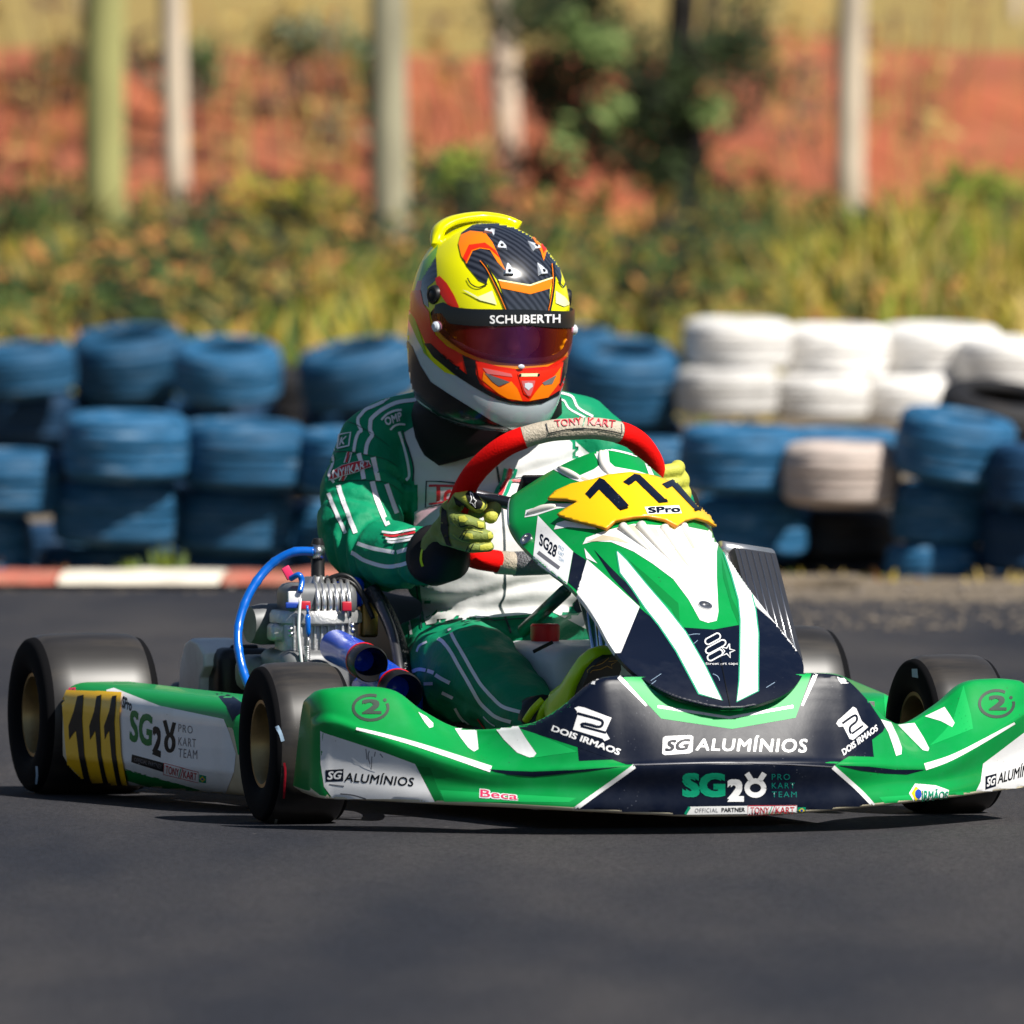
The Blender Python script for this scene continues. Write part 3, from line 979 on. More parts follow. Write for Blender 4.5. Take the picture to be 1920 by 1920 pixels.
for (px, h, lb) in ((315, 0.10, "small green weed in front of the sunken tyres, right one"), (262, 0.06, "small green weed behind the white kerb block, left one")):
    b = WZ(px, 32.35); r = empty("weed", b); m = MB()
    for i in range(16):
        a = random.uniform(0, 6.28); q = b + Vector((math.cos(a) * 0.02, math.sin(a) * 0.02, 0)); tp = b + Vector((math.cos(a) * 0.05, math.sin(a) * 0.05, h * random.uniform(0.5, 1.1)))
        w = Vector((0.008, 0, 0)); m.cm = i % 2
        m.add([q, (q + tp) / 2 + w, tp, (q + tp) / 2 - w], [(0, 1, 2, 3)])
    m.build("leaves", ["grass_green", "leaf_light"], r, smooth=False, recalc=False)
    tag(r, lb, "weed")
# ================================================================== KART
mat("green_plastic", (0.001, 0.265, 0.05), 0.34, coat=0.2, spec=0.3, var=0.06, vscale=9, dirt=(0.02, 0.30, 0.10), dscale=25, damt=0.3)
mat("green_print", (0.003, 0.245, 0.05), 0.36, coat=0.1, spec=0.3)
mat("light_green_print", (0.008, 0.38, 0.085), 0.42, coat=0.0, spec=0.22)
mat("deep_green_print", (0.002, 0.175, 0.035), 0.42, coat=0.0, spec=0.22)
mat("mint_print", (0.03, 0.36, 0.20), 0.42, coat=0.0, spec=0.22)
mat("navy_print", (0.0035, 0.0065, 0.018), 0.36, coat=0.0, spec=0.16, dirt=(0.035, 0.04, 0.055), dscale=9, damt=0.35, bump=0.03, bscale=30)
mat("black_print", (0.005, 0.006, 0.008), 0.45, spec=0.15)
mat("white_print", (0.82, 0.82, 0.82), 0.34, coat=0.2, dirt=(0.60, 0.58, 0.55), dscale=14, damt=0.35)
mat("cream_plastic", (0.70, 0.62, 0.45), 0.45, var=0.08, vscale=12, dirt=(0.42, 0.34, 0.2), dscale=10, damt=0.5)
mat("ivory_plastic", (0.78, 0.74, 0.66), 0.4, coat=0.2)
mat("yellow_plate", (0.93, 0.53, 0.002), 0.38, coat=0.2)
mat("orange_edge", (0.62, 0.20, 0.0), 0.5)
mat("red_print", (0.50, 0.012, 0.03), 0.4)
mat("pink_print", (0.75, 0.03, 0.12), 0.4)
mat("logo_green", (0.0, 0.27, 0.14), 0.35)
mat("teal_text", (0.0, 0.16, 0.13), 0.4)
mat("grey_text", (0.13, 0.13, 0.15), 0.4)
mat("faded_text", (0.30, 0.42, 0.55), 0.4)
mat("charcoal_logo", (0.028, 0.05, 0.035), 0.4)
mat("flag_yellow", (0.8, 0.6, 0.0), 0.4)
mat("flag_blue", (0.01, 0.05, 0.35), 0.4)
mat("tread_rubber", (0.022, 0.020, 0.019), 0.42, spec=0.5, var=0.2, vscale=40, dirt=(0.075, 0.062, 0.048), dscale=18, damt=0.6, stretch=(1, 0.15, 1))
mat("sidewall_rubber", (0.005, 0.005, 0.006), 0.85, spec=0.08)
mat("gold_rim", (0.34, 0.235, 0.10), 0.36, 0.75, var=0.2, vscale=20)
mat("steel", (0.55, 0.55, 0.56), 0.3, 1.0)
mat("dark_steel", (0.12, 0.12, 0.13), 0.4, 0.9)
mat("cast_alloy", (0.50, 0.50, 0.50), 0.42, 0.65, var=0.2, vscale=30, bump=0.2, bscale=160)
mat("polished_alloy", (0.66, 0.66, 0.66), 0.28, 0.85, var=0.1, vscale=30)
mat("engine_grey", (0.17, 0.175, 0.18), 0.5, 0.4, var=0.25, vscale=25)
mat("black_plastic", (0.010, 0.010, 0.011), 0.4, spec=0.3)
mat("hose_black", (0.015, 0.015, 0.016), 0.28, bump=0.4, bscale=220)
mat("blue_hose", (0.0, 0.11, 0.52), 0.28, coat=0.4)
mat("blue_plastic", (0.004, 0.085, 0.72), 0.32, coat=0.3)
mat("red_plastic", (0.62, 0.006, 0.006), 0.45, var=0.12, vscale=60)
mat("red_suede", (0.78, 0.002, 0.001), 0.8, bump=0.15, bscale=300, spec=0.15)
mat("grip_leather", (0.46, 0.40, 0.31), 0.6, bump=0.35, bscale=260)
mat("grip_grey", (0.16, 0.165, 0.18), 0.6, bump=0.5, bscale=300)
mat("frame_green", (0.0, 0.075, 0.045), 0.4, coat=0.2)
mat("seat_shell", (0.05, 0.05, 0.052), 0.4, var=0.3, vscale=14)
mat("tank_white", (0.50, 0.52, 0.55), 0.45, var=0.06, vscale=6)
mat("guard_grey", (0.66, 0.67, 0.66), 0.42, var=0.12, vscale=12, dirt=(0.25, 0.25, 0.24), dscale=10)
mat("tray", (0.25, 0.25, 0.26), 0.5, 0.5)
mat("strut_blue", (0.30, 0.42, 0.62), 0.22, 0.9)
mat("brass", (0.45, 0.28, 0.06), 0.35, 0.8)

chips("navy_print", (0.16, 0.17, 0.20), 130, 0.14, 0.5, 0.56)
chips("green_plastic", (0.02, 0.10, 0.04), 80, 0.14, 0.7, 0.56)
chips("white_print", (0.25, 0.24, 0.22), 80, 0.12, 0.7, 0.58)
chips("yellow_plate", (0.30, 0.16, 0.02), 80, 0.10, 0.6, 0.6)
kart = empty("racing_kart", K(-0.45, 0, 0), KM.to_3x3())
tag(kart, "green, white and navy racing kart number 111 with yellow number plates", "kart")
def MK(): return MB(KM)

def pch(tab, y):
    """piecewise smooth interpolation of rows keyed by their first value"""
    for i in range(len(tab) - 1):
        if y <= tab[i + 1][0] + 1e-9:
            a, b = tab[i], tab[i + 1]
            t = (y - a[0]) / (b[0] - a[0])
            p = tab[i - 1] if i > 0 else (2 * a[0] - b[0],) + tuple(b[1:])
            q = tab[i + 2] if i + 2 < len(tab) else b
            out = []
            for k in range(1, len(a)):
                h = b[0] - a[0]
                m0 = (b[k] - p[k]) / (b[0] - p[0]) * h if b[0] != p[0] else 0
                m1 = (q[k] - a[k]) / (q[0] - a[0]) * h if q[0] != a[0] else 0
                t2, t3 = t * t, t ** 3
                out.append((2 * t3 - 3 * t2 + 1) * a[k] + (t3 - 2 * t2 + t) * m0 + (-2 * t3 + 3 * t2) * b[k] + (t3 - t2) * m1)
            return out
    return list(tab[-1][1:])

# ---- front fairing
#      y     lip x  z     crease x z     top x  z
FT = [(0.0, .560, .031, .575, .117, .485, .249), (.08, .557, .032, .571, .1165, .485, .249), (.13, .552, .035, .564, .115, .486, .250), (.17, .545, .037, .553, .113, .487, .250), (.205, .538, .039, .545, .112, .488, .243),
      (.256, .526, .042, .522, .109, .475, .200), (.295, .508, .044, .497, .105, .440, .175), (.368, .458, .047, .452, .102, .325, .163), (.43, .41, .049, .413, .118, .300, .192),
      (.475, .372, .051, .378, .136, .293, .224), (.53, .322, .053, .338, .160, .280, .230), (.574, .282, .054, .302, .178, .268, .227), (.590, .268, .056, .285, .178, .255, .222), (.600, .250, .066, .258, .17, .236, .208)]
def fairing_ring(y):
    lx, lz, cx, cz, tx, tz_ = pch(FT, abs(y))
    mx, mz = (lx + cx) / 2, (lz + cz) / 2
    ux, uz = (cx + tx) / 2, (cz + tz_) / 2
    k = 0.010
    pr = [(lx - 0.10, lz + 0.004), (lx - 0.016, lz), (lx - 0.002, lz + 0.010), (mx - 0.007, mz), (cx - 0.001, cz - 0.012), (cx, cz), (cx - 0.010, cz + 0.010), (ux + k * 0.2, uz - k * 0.2), (tx + 0.010, tz_ - 0.008), (tx - 0.003, tz_), (tx - 0.028, tz_ - 0.003), (tx - 0.045, tz_ - 0.03)]
    out = spline([(x, 0, z) for x, z in pr], 4)
    return [Vector((q.x, y, q.z)) for q in out]
m = MK()
ys = [-0.600, -0.597] + [-0.59 + 1.18 * i / 150 for i in range(151)] + [0.597, 0.600]
m.rings([fairing_ring(y) for y in ys])
npr = len(fairing_ring(0.0))
for fi in range(len(m.f) - 2):
    i, j = divmod(fi, npr)
    y = abs((ys[i] + ys[i + 1]) / 2)
    if j < 7: m.mi[fi] = 2
    elif (y < 0.245 and j >= 24) or (y < 0.15 and j > 8): m.mi[fi] = 1
fairing = m.build("front_fairing", ["green_plastic", "navy_print", "cream_plastic"], kart, sharp=50)

# ---- front panel (number panel before the steering wheel)
NT = [(1327, .018, 0, 0), (1322, .040, 0, 0), (1305, .088, 0, 0), (1280, .122, .002, 0), (1250, .145, .004, 0), (1215, .151, .008, 0), (1160, .146, .034, 0), (1100, .147, .078, .004), (1050, .159, .132, .010), (1000, .166, .172, .016), (950, .169, .151, .030), (900, .155, .137, .044), (862, .141, .120, .060), (842, .128, .108, .072)]
rows = []
for i in range(len(NT) - 1):
    for k in range(5 if i < len(NT) - 2 else 6):
        t = k / 5
        r = [NT[i][j] + (NT[i + 1][j] - NT[i][j]) * t for j in range(4)]
        r[1:] = pch([(-q[0],) + q[1:] for q in NT], -r[0])
        rows.append(r)
def panel_row(r, back=0.0):
    yc, w, b, dr = r
    c = on_y(1370 - (1327 - yc) * 0.4583, yc, 0.0)
    cx0 = c.x + 0.030 * math.exp(-((c.z - 0.247) / 0.042) ** 2)
    out = []
    for i in range(41):
        s = -1 + 2 * i / 40
        sg = abs(s) ** 1.8
        out.append(Vector((cx0 - b * sg - back, w * s, c.z - dr * sg - back * 0.7)))
    return out
m = MK()
rings = [panel_row(r) + panel_row(r, 0.007)[::-1] for r in rows]
m.rings(rings)
for fi in range(len(m.f) - 2):
    i, j = divmod(fi, 82)
    yc = rows[i][0]; sx = abs(-1 + 2 * ((j if j < 41 else 81 - j) + 0.5) / 40)
    if yc > 1224: m.mi[fi] = 1
    elif 1112 < yc and sx > 0.86: m.mi[fi] = 2
panel = m.build("front_panel", ["green_plastic", "navy_print", "white_print"], kart, sharp=50)

# ---- side pods
def pod(side):
    m = MK(); rings = []
    n = 40
    for i in range(n + 1):
        t = i / n
        x = -0.902 + 0.672 * t
        yo = 0.695 + (0.560 - 0.695) * t
        zt = 0.197 - 0.012 * t; zb = 0.028
        e = 1.0
        if t > 0.86: e = math.sqrt(max(0, 1 - ((t - 0.86) / 0.14) ** 2)) * 0.55 + 0.45
        if t < 0.02: e = 0.94 + 0.06 * math.sqrt(1 - ((0.02 - t) / 0.02) ** 2)
        wd = 0.155
        yi = yo - wd
        zc = (zt + zb) / 2; hz = (zt - zb) / 2 * (0.55 + 0.45 * e if e < 1 else 1); yc = yo - wd / 2 - (1 - e) * 0.05; hy = wd / 2 * e
        ring = []
        for k in range(40):
            a = 2 * math.pi * k / 40
            cx, sz = math.cos(a), math.sin(a)
            p = 0.42
            yy = yc + hy * math.copysign(abs(cx) ** p, cx); zz = zc + hz * math.copysign(abs(sz) ** p, sz)
            if zz < 0.075: yy -= (0.075 - zz) * 0.5 * (1 if cx > 0 else 0)      # tuck in at the bottom
            ring.append(Vector((x, side * yy, zz)))
        rings.append(ring)
    m.rings(rings)
    for fi in range(len(m.f) - 2):
        i, j = divmod(fi, 40)
        a = 2 * math.pi * (j + 0.5) / 40
        if math.sin(a) > 0.1 and (math.cos(a) > -0.93 or side < 0): m.mi[fi] = 1
    return m.build("side_pod", ["cream_plastic", "green_plastic"], kart, sharp=50)
pod_r = pod(-1); pod_l = pod(1)
# carrier bar of each pod
for s in (-1, 1):
    m = MK(); m.tube([(-0.78, s * 0.30, 0.06), (-0.78, s * 0.62, 0.06), (-0.32, s * 0.52, 0.06), (-0.32, s * 0.30, 0.06)], 0.010); m.build("pod_bar", "dark_steel", kart)

# ---- wheels
def wheel(x, y, R, W, outer, steer=0.0, name="wheel"):
    c = Vector((x, y, R))
    ax = Vector((math.sin(-steer), outer * math.cos(steer), 0))     # axis pointing to the outer face
    h = W / 2
    m = MK()
    rb = 0.0665
    # rim: barrel with flanges and dished disc
    m.lathe([(rb + 0.007, h * 0.80), (rb + 0.007, h * 0.86), (rb - 0.002, h * 0.86), (rb - 0.008, h * 0.72), (rb - 0.012, h * 0.3), (rb - 0.014, h * 0.12), (0.030, h * 0.06), (0.0, h * 0.06)], c, ax, seg=56)
    m.lathe([(rb + 0.007, -h * 0.80), (rb + 0.007, -h * 0.86), (rb - 0.002, -h * 0.86), (rb - 0.008, -h * 0.72), (rb - 0.014, -h * 0.2), (0.030, -h * 0.1), (0.0, -h * 0.1)], c, ax, seg=56)
    o = m.build(name, "gold_rim", kart, sharp=45)
    t = MK()
    so = R - 0.0665
    prof = [(rb, h * 0.80), (rb + 0.006, h * 0.90), (rb + so * 0.22, h * 0.965), (rb + so * 0.45, h * 1.0), (rb + so * 0.68, h * 0.985), (rb + so * 0.76, h * 0.965), (rb + so * 0.79, h * 0.962), (rb + so * 0.87, h * 0.92), (R - 0.0065, h * 0.83), (R - 0.0025, h * 0.74), (R - 0.0008, h * 0.5), (R, 0)]
    full = prof + [(r, -z) for r, z in prof[-2::-1]]
    t.lathe(full, c, ax, seg=72)
    nf = len(full) - 1
    for i in range(nf):
        kind = 0 if 8 <= i < nf - 8 else 1
        for j in range(72): t.mi[i * 72 + j] = kind
    t.build("tyre", ["tread_rubber", "sidewall_rubber"], o, sharp=60)
    hb = MK()
    hb.lathe([(0, h * 0.50), (0.012, h * 0.50), (0.014, h * 0.46), (0.014, h * 0.2), (0.034, h * 0.18), (0.034, h * 0.06)], c, ax, seg=24)
    u = Vector((0, 0, 1)); w = ax.cross(u)
    for k in range(3):
        a = 2 * math.pi * k / 3 + 0.5
        p = c + (u * math.cos(a) + w * math.sin(a)) * 0.026
        hb.lathe([(0, h * 0.34), (0.005, h * 0.34), (0.005, h * 0.15)], p, ax, seg=8)
    hb.build("hub", "steel", o, sharp=40)
    return o
wrf = wheel(0.0, -0.55, 0.130, 0.135, -1, 0.03)
wlf = wheel(0.0, 0.55, 0.130, 0.135, 1, 0.02)
wrr = wheel(-1.05, -0.61, 0.136, 0.205, -1)
wlr = wheel(-1.05, 0.61, 0.136, 0.205, 1)
# axle, stub axles, uprights, tie rods
m = MK(); m.tube([(-1.05, -0.6, 0.136), (-1.05, 0.6, 0.136)], 0.022, seg=20); m.build("rear_axle", "dark_steel", kart, sharp=40)
for s in (-1, 1):
    m = MK(); m.tube([(0, s * 0.40, 0.13), (0, s * 0.52, 0.13)], 0.0125, seg=16); m.build("stub_axle", "steel", kart, sharp=40)
    m = MK()
    for k in range(4): m.tube([(0, s * (0.44 + 0.011 * k), 0.13), (0, s * (0.448 + 0.011 * k), 0.13)], 0.0165, seg=18)
    m.build("spacer", "blue_hose", kart, sharp=40)
    m = MK(); m.tube([(0.0, s * 0.405, 0.075), (0.0, s * 0.405, 0.185)], 0.019, seg=18); m.box((0, s * 0.405, 0.13), (0.045, 0.035, 0.06), bev=0.006); m.build("upright", "cast_alloy", kart, sharp=40)
    m = MK(); m.tube([(-0.05, s * 0.40, 0.115), (-0.02, s * 0.03, 0.125)], 0.007, seg=10); m.build("tie_rod", "steel", kart)
# frame
for s in (-1, 1):
    m = MK()
    m.tube(spline([(-1.12, s * 0.32, 0.075), (-0.85, s * 0.33, 0.055), (-0.45, s * 0.31, 0.055), (-0.2, s * 0.33, 0.055), (0.0, s * 0.38, 0.07), (0.03, s * 0.40, 0.075)], 6), 0.015, seg=14)
    m.build("frame_tube", "frame_green", kart)
    m = MK(); m.tube(spline([(-0.25, s * 0.30, 0.055), (0.05, s * 0.22, 0.055), (0.25, s * 0.18, 0.06), (0.33, s * 0.0, 0.06)], 6), 0.015, seg=14); m.build("frame_tube", "frame_green", kart)
    m = MK(); m.tube(spline([(0.2, s * 0.16, 0.07), (0.36, s * 0.18, 0.085), (0.43, s * 0.15, 0.10), (0.44, 0, 0.10)], 5), 0.009, seg=10); m.build("bumper_bar", "dark_steel", kart)
m = MK(); m.tube([(-1.12, -0.32, 0.075), (-1.12, 0.32, 0.075)], 0.015, seg=14); m.build("frame_tube", "frame_green", kart)
m = MK(); m.box((-0.08, 0, 0.036), (0.80, 0.50, 0.004)); m.build("floor_tray", "tray", kart, smooth=False)
m = MK()
m.tube(spline([(-1.16, -0.30, 0.12), (-1.27, -0.36, 0.14), (-1.28, 0, 0.15), (-1.27, 0.36, 0.14), (-1.16, 0.30, 0.12)], 8), 0.045, seg=14)
m.build("rear_bumper", "black_plastic", kart)

# ---- steering
SC = Vector((-0.36, 0.0, 0.508))
SE = Vector((0.73, 0, 0.683)).normalized(); SY = Vector((0, 1, 0)); SN = Vector((0.683, 0, -0.73)).normalized()
SROT = math.radians(4)
def sw(a, b, off=0.0):
    a2 = a * math.cos(SROT) - b * math.sin(SROT); b2 = a * math.sin(SROT) + b * math.cos(SROT)
    return SC + SY * a2 + SE * b2 + SN * off
path = []          # outline of the wheel, anticlockwise seen from the seat
ctrl = [(-0.075, -0.150), (-0.128, -0.128), (-0.157, -0.07), (-0.165, 0.0), (-0.150, 0.075), (-0.108, 0.138), (-0.05, 0.166), (0, 0.170), (0.05, 0.166), (0.108, 0.138), (0.150, 0.075), (0.165, 0.0), (0.157, -0.07), (0.128, -0.128), (0.075, -0.150)]
path = [(q.x, q.y) for q in spline([(*c, 0) for c in ctrl], 8)]
n = len(path)
steer = MK()
steer.lathe([(0.0, 0.012), (0.045, 0.012), (0.05, 0.005), (0.05, -0.005), (0.0, -0.006)], sw(0, 0, 0.025), SN, seg=28)
for a0, b0 in ((-0.14, 0.02), (0.14, 0.02), (0.0, -0.14)):
    p0 = sw(a0 * 0.25, b0 * 0.25, 0.02); p1 = sw(a0, b0, 0.0)
    steer.tube([p0, (p0 + p1) / 2 + SN * 0.005, p1], [0.014, 0.011, 0.010], seg=10)
steering = steer.build("steering_wheel", "dark_steel", kart, sharp=40)
def rim_sec(i0, i1, r, mname, name, taper=False):
    m = MK(); m.tube([sw(*path[i]) for i in range(i0, i1 + 1)], r, seg=18); return m.build(name, mname, steering, sharp=60)
rim_sec(0, 44, 0.0185, "red_suede", "grip")
rim_sec(n - 45, n - 1, 0.0185, "red_suede", "grip")
top_grip = rim_sec(44, n - 45, 0.0178, "grip_leather", "rim_top")
m = MK(); m.tube([sw(-0.078, -0.151), sw(-0.04, -0.158), sw(0.04, -0.158), sw(0.078, -0.151)], 0.0195, seg=18); rim_bottom = m.build("rim_bottom", "grip_leather", steering)
m = MK(); m.tube([sw(-0.048, -0.1575), sw(0.0, -0.159), sw(0.048, -0.1575)], 0.0203, seg=18); m.build("grip_wrap", "grip_grey", steering)
m = MK(); m.box(sw(0.0, 0.02, 0.004), (0.07, 0.14, 0.02), R=Matrix((SE, SY, SN)).transposed(), bev=0.005); m.build("lap_timer", "black_plastic", steering)
m = MK(); m.tube([SC + SN * 0.03, (0.02, 0, 0.10)], 0.010, seg=12); m.build("steering_column", "frame_green", kart)
m = MK(); m.tube([on_x(1060, 1108, -0.24), on_x(982, 1182, -0.44)], 0.011, seg=12); m.build("column_support", "frame_green", kart)
m = MK(); m.tube([(-0.24, 0.035, 0.36), (-0.33, 0.10, 0.06)], 0.012, seg=12); m.build("column_support", "frame_green", kart)
# support struts of the front panel
for i, (a, b, mm) in enumerate((((1100, 1095), (1120, 1260), "strut_blue"), ((1122, 1110), (1135, 1260), "strut_blue"), ((1112, 1110), (1128, 1260), "brass"))):
    p0 = on_y(a[0], a[1], -0.05 + 0.008 * i); p1 = on_y(b[0], b[1], -0.05 + 0.008 * i)
    m = MK(); m.tube([p0, p1 + (p1 - p0) * 0.4], 0.0065 if i < 2 else 0.003, seg=10); m.build("panel_strut", mm, kart)

# ---- fuel tank
m = MK(); m.box((-0.20, 0.0, 0.165), (0.34, 0.21, 0.225), bev=0.03); tank = m.build("fuel_tank", "tank_white", kart)
cpt = on_x(1022, 1180, -0.30)
m = MK(); m.lathe([(0, 0.021), (0.021, 0.021), (0.024, 0.018), (0.024, 0.0), (0.018, -0.03), (0.0, -0.03)], cpt - Vector((0, 0, 0.012)), (0, 0, 1), seg=28); m.build("cap", "red_plastic", tank, sharp=40)
m = MK(); m.tube(spline([on_x(1000, 1222, -0.026), on_x(1020, 1212, -0.026), on_x(1036, 1204, -0.026)], 4), 0.003, seg=8); m.build("tank_strap", "black_plastic", tank)

# ---- seat
m = MK(); rings = []
for i, (x, zb, hw, dep) in enumerate(((-0.36, 0.10, 0.17, 0.06), (-0.48, 0.055, 0.185, 0.13), (-0.62, 0.045, 0.195, 0.20), (-0.76, 0.06, 0.20, 0.26), (-0.86, 0.11, 0.20, 0.28), (-0.93, 0.18, 0.19, 0.20), (-0.98, 0.26, 0.17, 0.13), (-1.01, 0.33, 0.13, 0.06))):
    ring = []
    for k in range(25):
        a = math.pi * k / 24
        ring.append(Vector((x + 0.35 * dep * (1 - math.sin(a) ** 0.6), -hw * math.cos(a) * (1.0), zb + dep * (1 - math.sin(a) ** 0.55) + (0.02 if k in (0, 24) else 0))))
    rings.append(ring)
m.grid(rings)
seat = m.build("seat", "seat_shell", kart)
sm = seat.modifiers.new("thick", 'SOLIDIFY'); sm.thickness = 0.006; sm.offset = 1
sb = seat.modifiers.new("sub", 'SUBSURF'); sb.levels = 2; sb.render_levels = 2

# ---- engine
E0 = 20.52
def eg(px, py, d=E0): return PK(px, py, d)
KR = Matrix.Rotation(math.radians(17.5), 3, 'Z')
ec = eg(592, 1200); 
m = MK()
m.box(eg(590, 1290), (0.17, 0.15, 0.13), bev=0.02)
m.box(eg(500, 1262, 20.6), (0.10, 0.09, 0.06), bev=0.02)
engine = m.build("engine", "engine_grey", kart, sharp=40)
def face_dir(yaw):        # kart-frame axes of a block that shows its front to the lens
    return Matrix.Rotation(math.radians(yaw), 3, 'Z')
FR = face_dir(-17.5 + 12)
def local(c, a, b, z): return c + FR @ Vector((a, b, z))
# cylinder: rounded block with upright ribs
cy = eg(590, 1212)
m = MK(); m.box(cy, (0.115, 0.122, 0.125), R=FR, bev=0.028); cyl = m.build("cylinder", "cast_alloy", engine, sharp=50)
for k in range(-4, 5):
    m = MK(); m.box(local(cy, 0.058, k * 0.0115, -0.004), (0.012, 0.0045, 0.112), R=FR, bev=0.0018); m.build("fin", "cast_alloy", cyl)
m = MK(); m.lathe([(0, 0.012), (0.072, 0.012), (0.076, 0.006), (0.076, -0.008), (0.070, -0.012), (0, -0.012)], eg(592, 1157), (0, 0, 1), seg=40); m.build("head_flange", "cast_alloy", engine, sharp=40)
hd = eg(594, 1124)
m = MK(); m.box(hd, (0.118, 0.118, 0.055), R=FR, bev=0.018); head = m.build("cylinder_head", "engine_grey", engine, sharp=50)
for k in range(-1, 5):
    m = MK()
    q = [local(hd, 0.062, k * 0.0105 , -0.026), local(hd, 0.066, k * 0.0105, 0.0), local(hd, 0.05, k * 0.0105, 0.022), local(hd, 0.015, k * 0.0105 + 0.004, 0.038)]
    m.tube(q, [0.0042, 0.0045, 0.0045, 0.003], seg=8); m.build("fin", "polished_alloy", head)
m = MK()
m.box(eg(552, 1120, E0 - 0.075), (0.006, 0.022, 0.020), R=FR, bev=0.002); m.build("head_badge", "white_print", head)
m = MK(); m.box(eg(552, 1135, E0 - 0.082), (0.006, 0.030, 0.010), R=FR, bev=0.002); m.build("head_badge", "flag_blue", head)
m = MK(); m.box(eg(572, 1135, E0 - 0.086), (0.006, 0.018, 0.014), R=FR, bev=0.002); m.build("head_badge", "red_print", head)
m = MK(); m.box(eg(650, 1137, E0 - 0.07), (0.006, 0.016, 0.016), R=FR, bev=0.002); m.build("head_badge", "red_print", head)
m = MK(); m.lathe([(0, 0.008), (0.020, 0.008), (0.026, 0.0), (0.030, -0.008)], eg(594, 1090), (0, 0, 1), seg=28); m.build("plug_boss", "polished_alloy", head, sharp=40)
m = MK(); m.lathe([(0, 0.04), (0.008, 0.04), (0.011, 0.03), (0.0115, -0.03), (0.014, -0.034), (0.014, -0.045), (0, -0.045)], eg(596, 1055), (0, 0, 1), seg=20)
m.tube([eg(598, 1036), eg(582, 1034, E0 - 0.01)], 0.0115, seg=14); m.build("plug_cap", "black_plastic", engine, sharp=40)
m = MK(); m.tube([eg(604, 1035, E0 - 0.005), eg(586, 1034, E0 - 0.012)], 0.0118, seg=14); m.build("plug_collar", "steel", engine)
hp = [eg(588, 1034, 20.5), eg(548, 1036, 20.5), eg(505, 1062, 20.5), eg(470, 1108, 20.48), eg(450, 1160, 20.46), eg(446, 1205, 20.44), eg(455, 1255, 20.42), eg(468, 1290, 20.40), eg(474, 1306, 20.40)]
hq = spline(hp, 8)
m = MK(); m.tube(hq, [0.0074 + 0.0008 * (i % 7 == 0) for i in range(len(hq))], seg=14); m.build("ignition_hose", "blue_hose", kart)
m = MK(); m.lathe([(0.0, 0.05), (0.03, 0.05), (0.034, 0.03), (0.034, -0.03), (0.03, -0.04), (0, -0.04)], eg(520, 1170, 20.58), KMI.to_3x3() @ Vector((-0.9, -0.4, 0)), seg=28); m.build("power_valve", "engine_grey", engine, sharp=40)
m = MK(); m.box(eg(535, 1185, 20.50), (0.05, 0.055, 0.03), R=FR, bev=0.008); m.build("exhaust_flange", "cast_alloy", engine, sharp=40)
for (x, y) in ((545, 1180), (546, 1189), (660, 1172), (661, 1182)):
    m = MK(); m.ball(eg(x, y, 20.43), 0.005); m.build("bolt", "steel", engine)
m = MK(); m.box(eg(540, 1074, 20.47), (0.004, 0.014, 0.022), R=FR @ Matrix.Rotation(0.5, 3, 'X'), bev=0.0018); m.build("pull_tab", "pink_print", engine)
m = MK(); m.tube(spline([eg(545, 1085, 20.46), eg(560, 1078, 20.45), eg(566, 1090, 20.45), eg(562, 1110, 20.44)], 5), 0.005, seg=8); m.build("breather", "blue_hose", engine)
m = MK(); m.tube(spline([eg(563, 1122, 20.42), eg(560, 1180, 20.42), eg(565, 1235, 20.42), eg(568, 1250, 20.42)], 5), 0.0026, seg=8); m.build("cable", "white_print", engine)
m = MK(); m.tube([eg(576, 1135, 20.42), eg(577, 1152, 20.42)], 0.0022, seg=8); m.tube([eg(577, 1152, 20.42), eg(577, 1158, 20.42), eg(578, 1185, 20.42), eg(578, 1194, 20.42)], [0.0025, 0.0048, 0.0042, 0.0018], seg=10); m.build("cable_sleeve", "blue_hose", engine)
m = MK(); m.tube([eg(578, 1194, 20.42), eg(578, 1214, 20.42)], 0.0012, seg=6)
for k in range(9): m.lathe([(0.0045, 0), (0.006, 0.001), (0.0045, 0.002)], eg(576, 1214 + 3.6 * k, 20.42), (0, 0, 1), seg=10)
m.build("cable_spring", "steel", engine)
for k, pts in enumerate(([(610, 1088), (640, 1078), (665, 1090), (690, 1130)], [(600, 1095), (640, 1086), (672, 1105), (700, 1160)], [(560, 1108), (580, 1102), (612, 1098), (650, 1095)])):
    m = MK(); m.tube(spline([eg(x, y, 20.5) for x, y in pts], 6), 0.004, seg=8); m.build("wire", "black_plastic", engine)
m = MK(); m.box(eg(652, 1110, 20.55), (0.05, 0.05, 0.05), R=FR, bev=0.012); m.build("coil", "blue_plastic", engine)
m = MK(); m.box(eg(690, 1155, 20.56), (0.03, 0.03, 0.07), R=FR, bev=0.006); m.build("regulator", "brass", engine)
# water hose beside the seat
m = MK(); m.tube(spline([eg(695, 1105, 20.52), eg(722, 1145, 20.5), eg(745, 1200, 20.47), eg(758, 1250, 20.42), eg(764, 1300, 20.38)], 8), 0.0135, seg=14); m.build("water_hose", "hose_black", kart)
m = MK(); m.tube(spline([eg(712, 1130, 20.46), eg(735, 1185, 20.42), eg(748, 1250, 20.36), eg(755, 1300, 20.33)], 8), 0.008, seg=12); m.build("seat_stay", "dark_steel", kart)

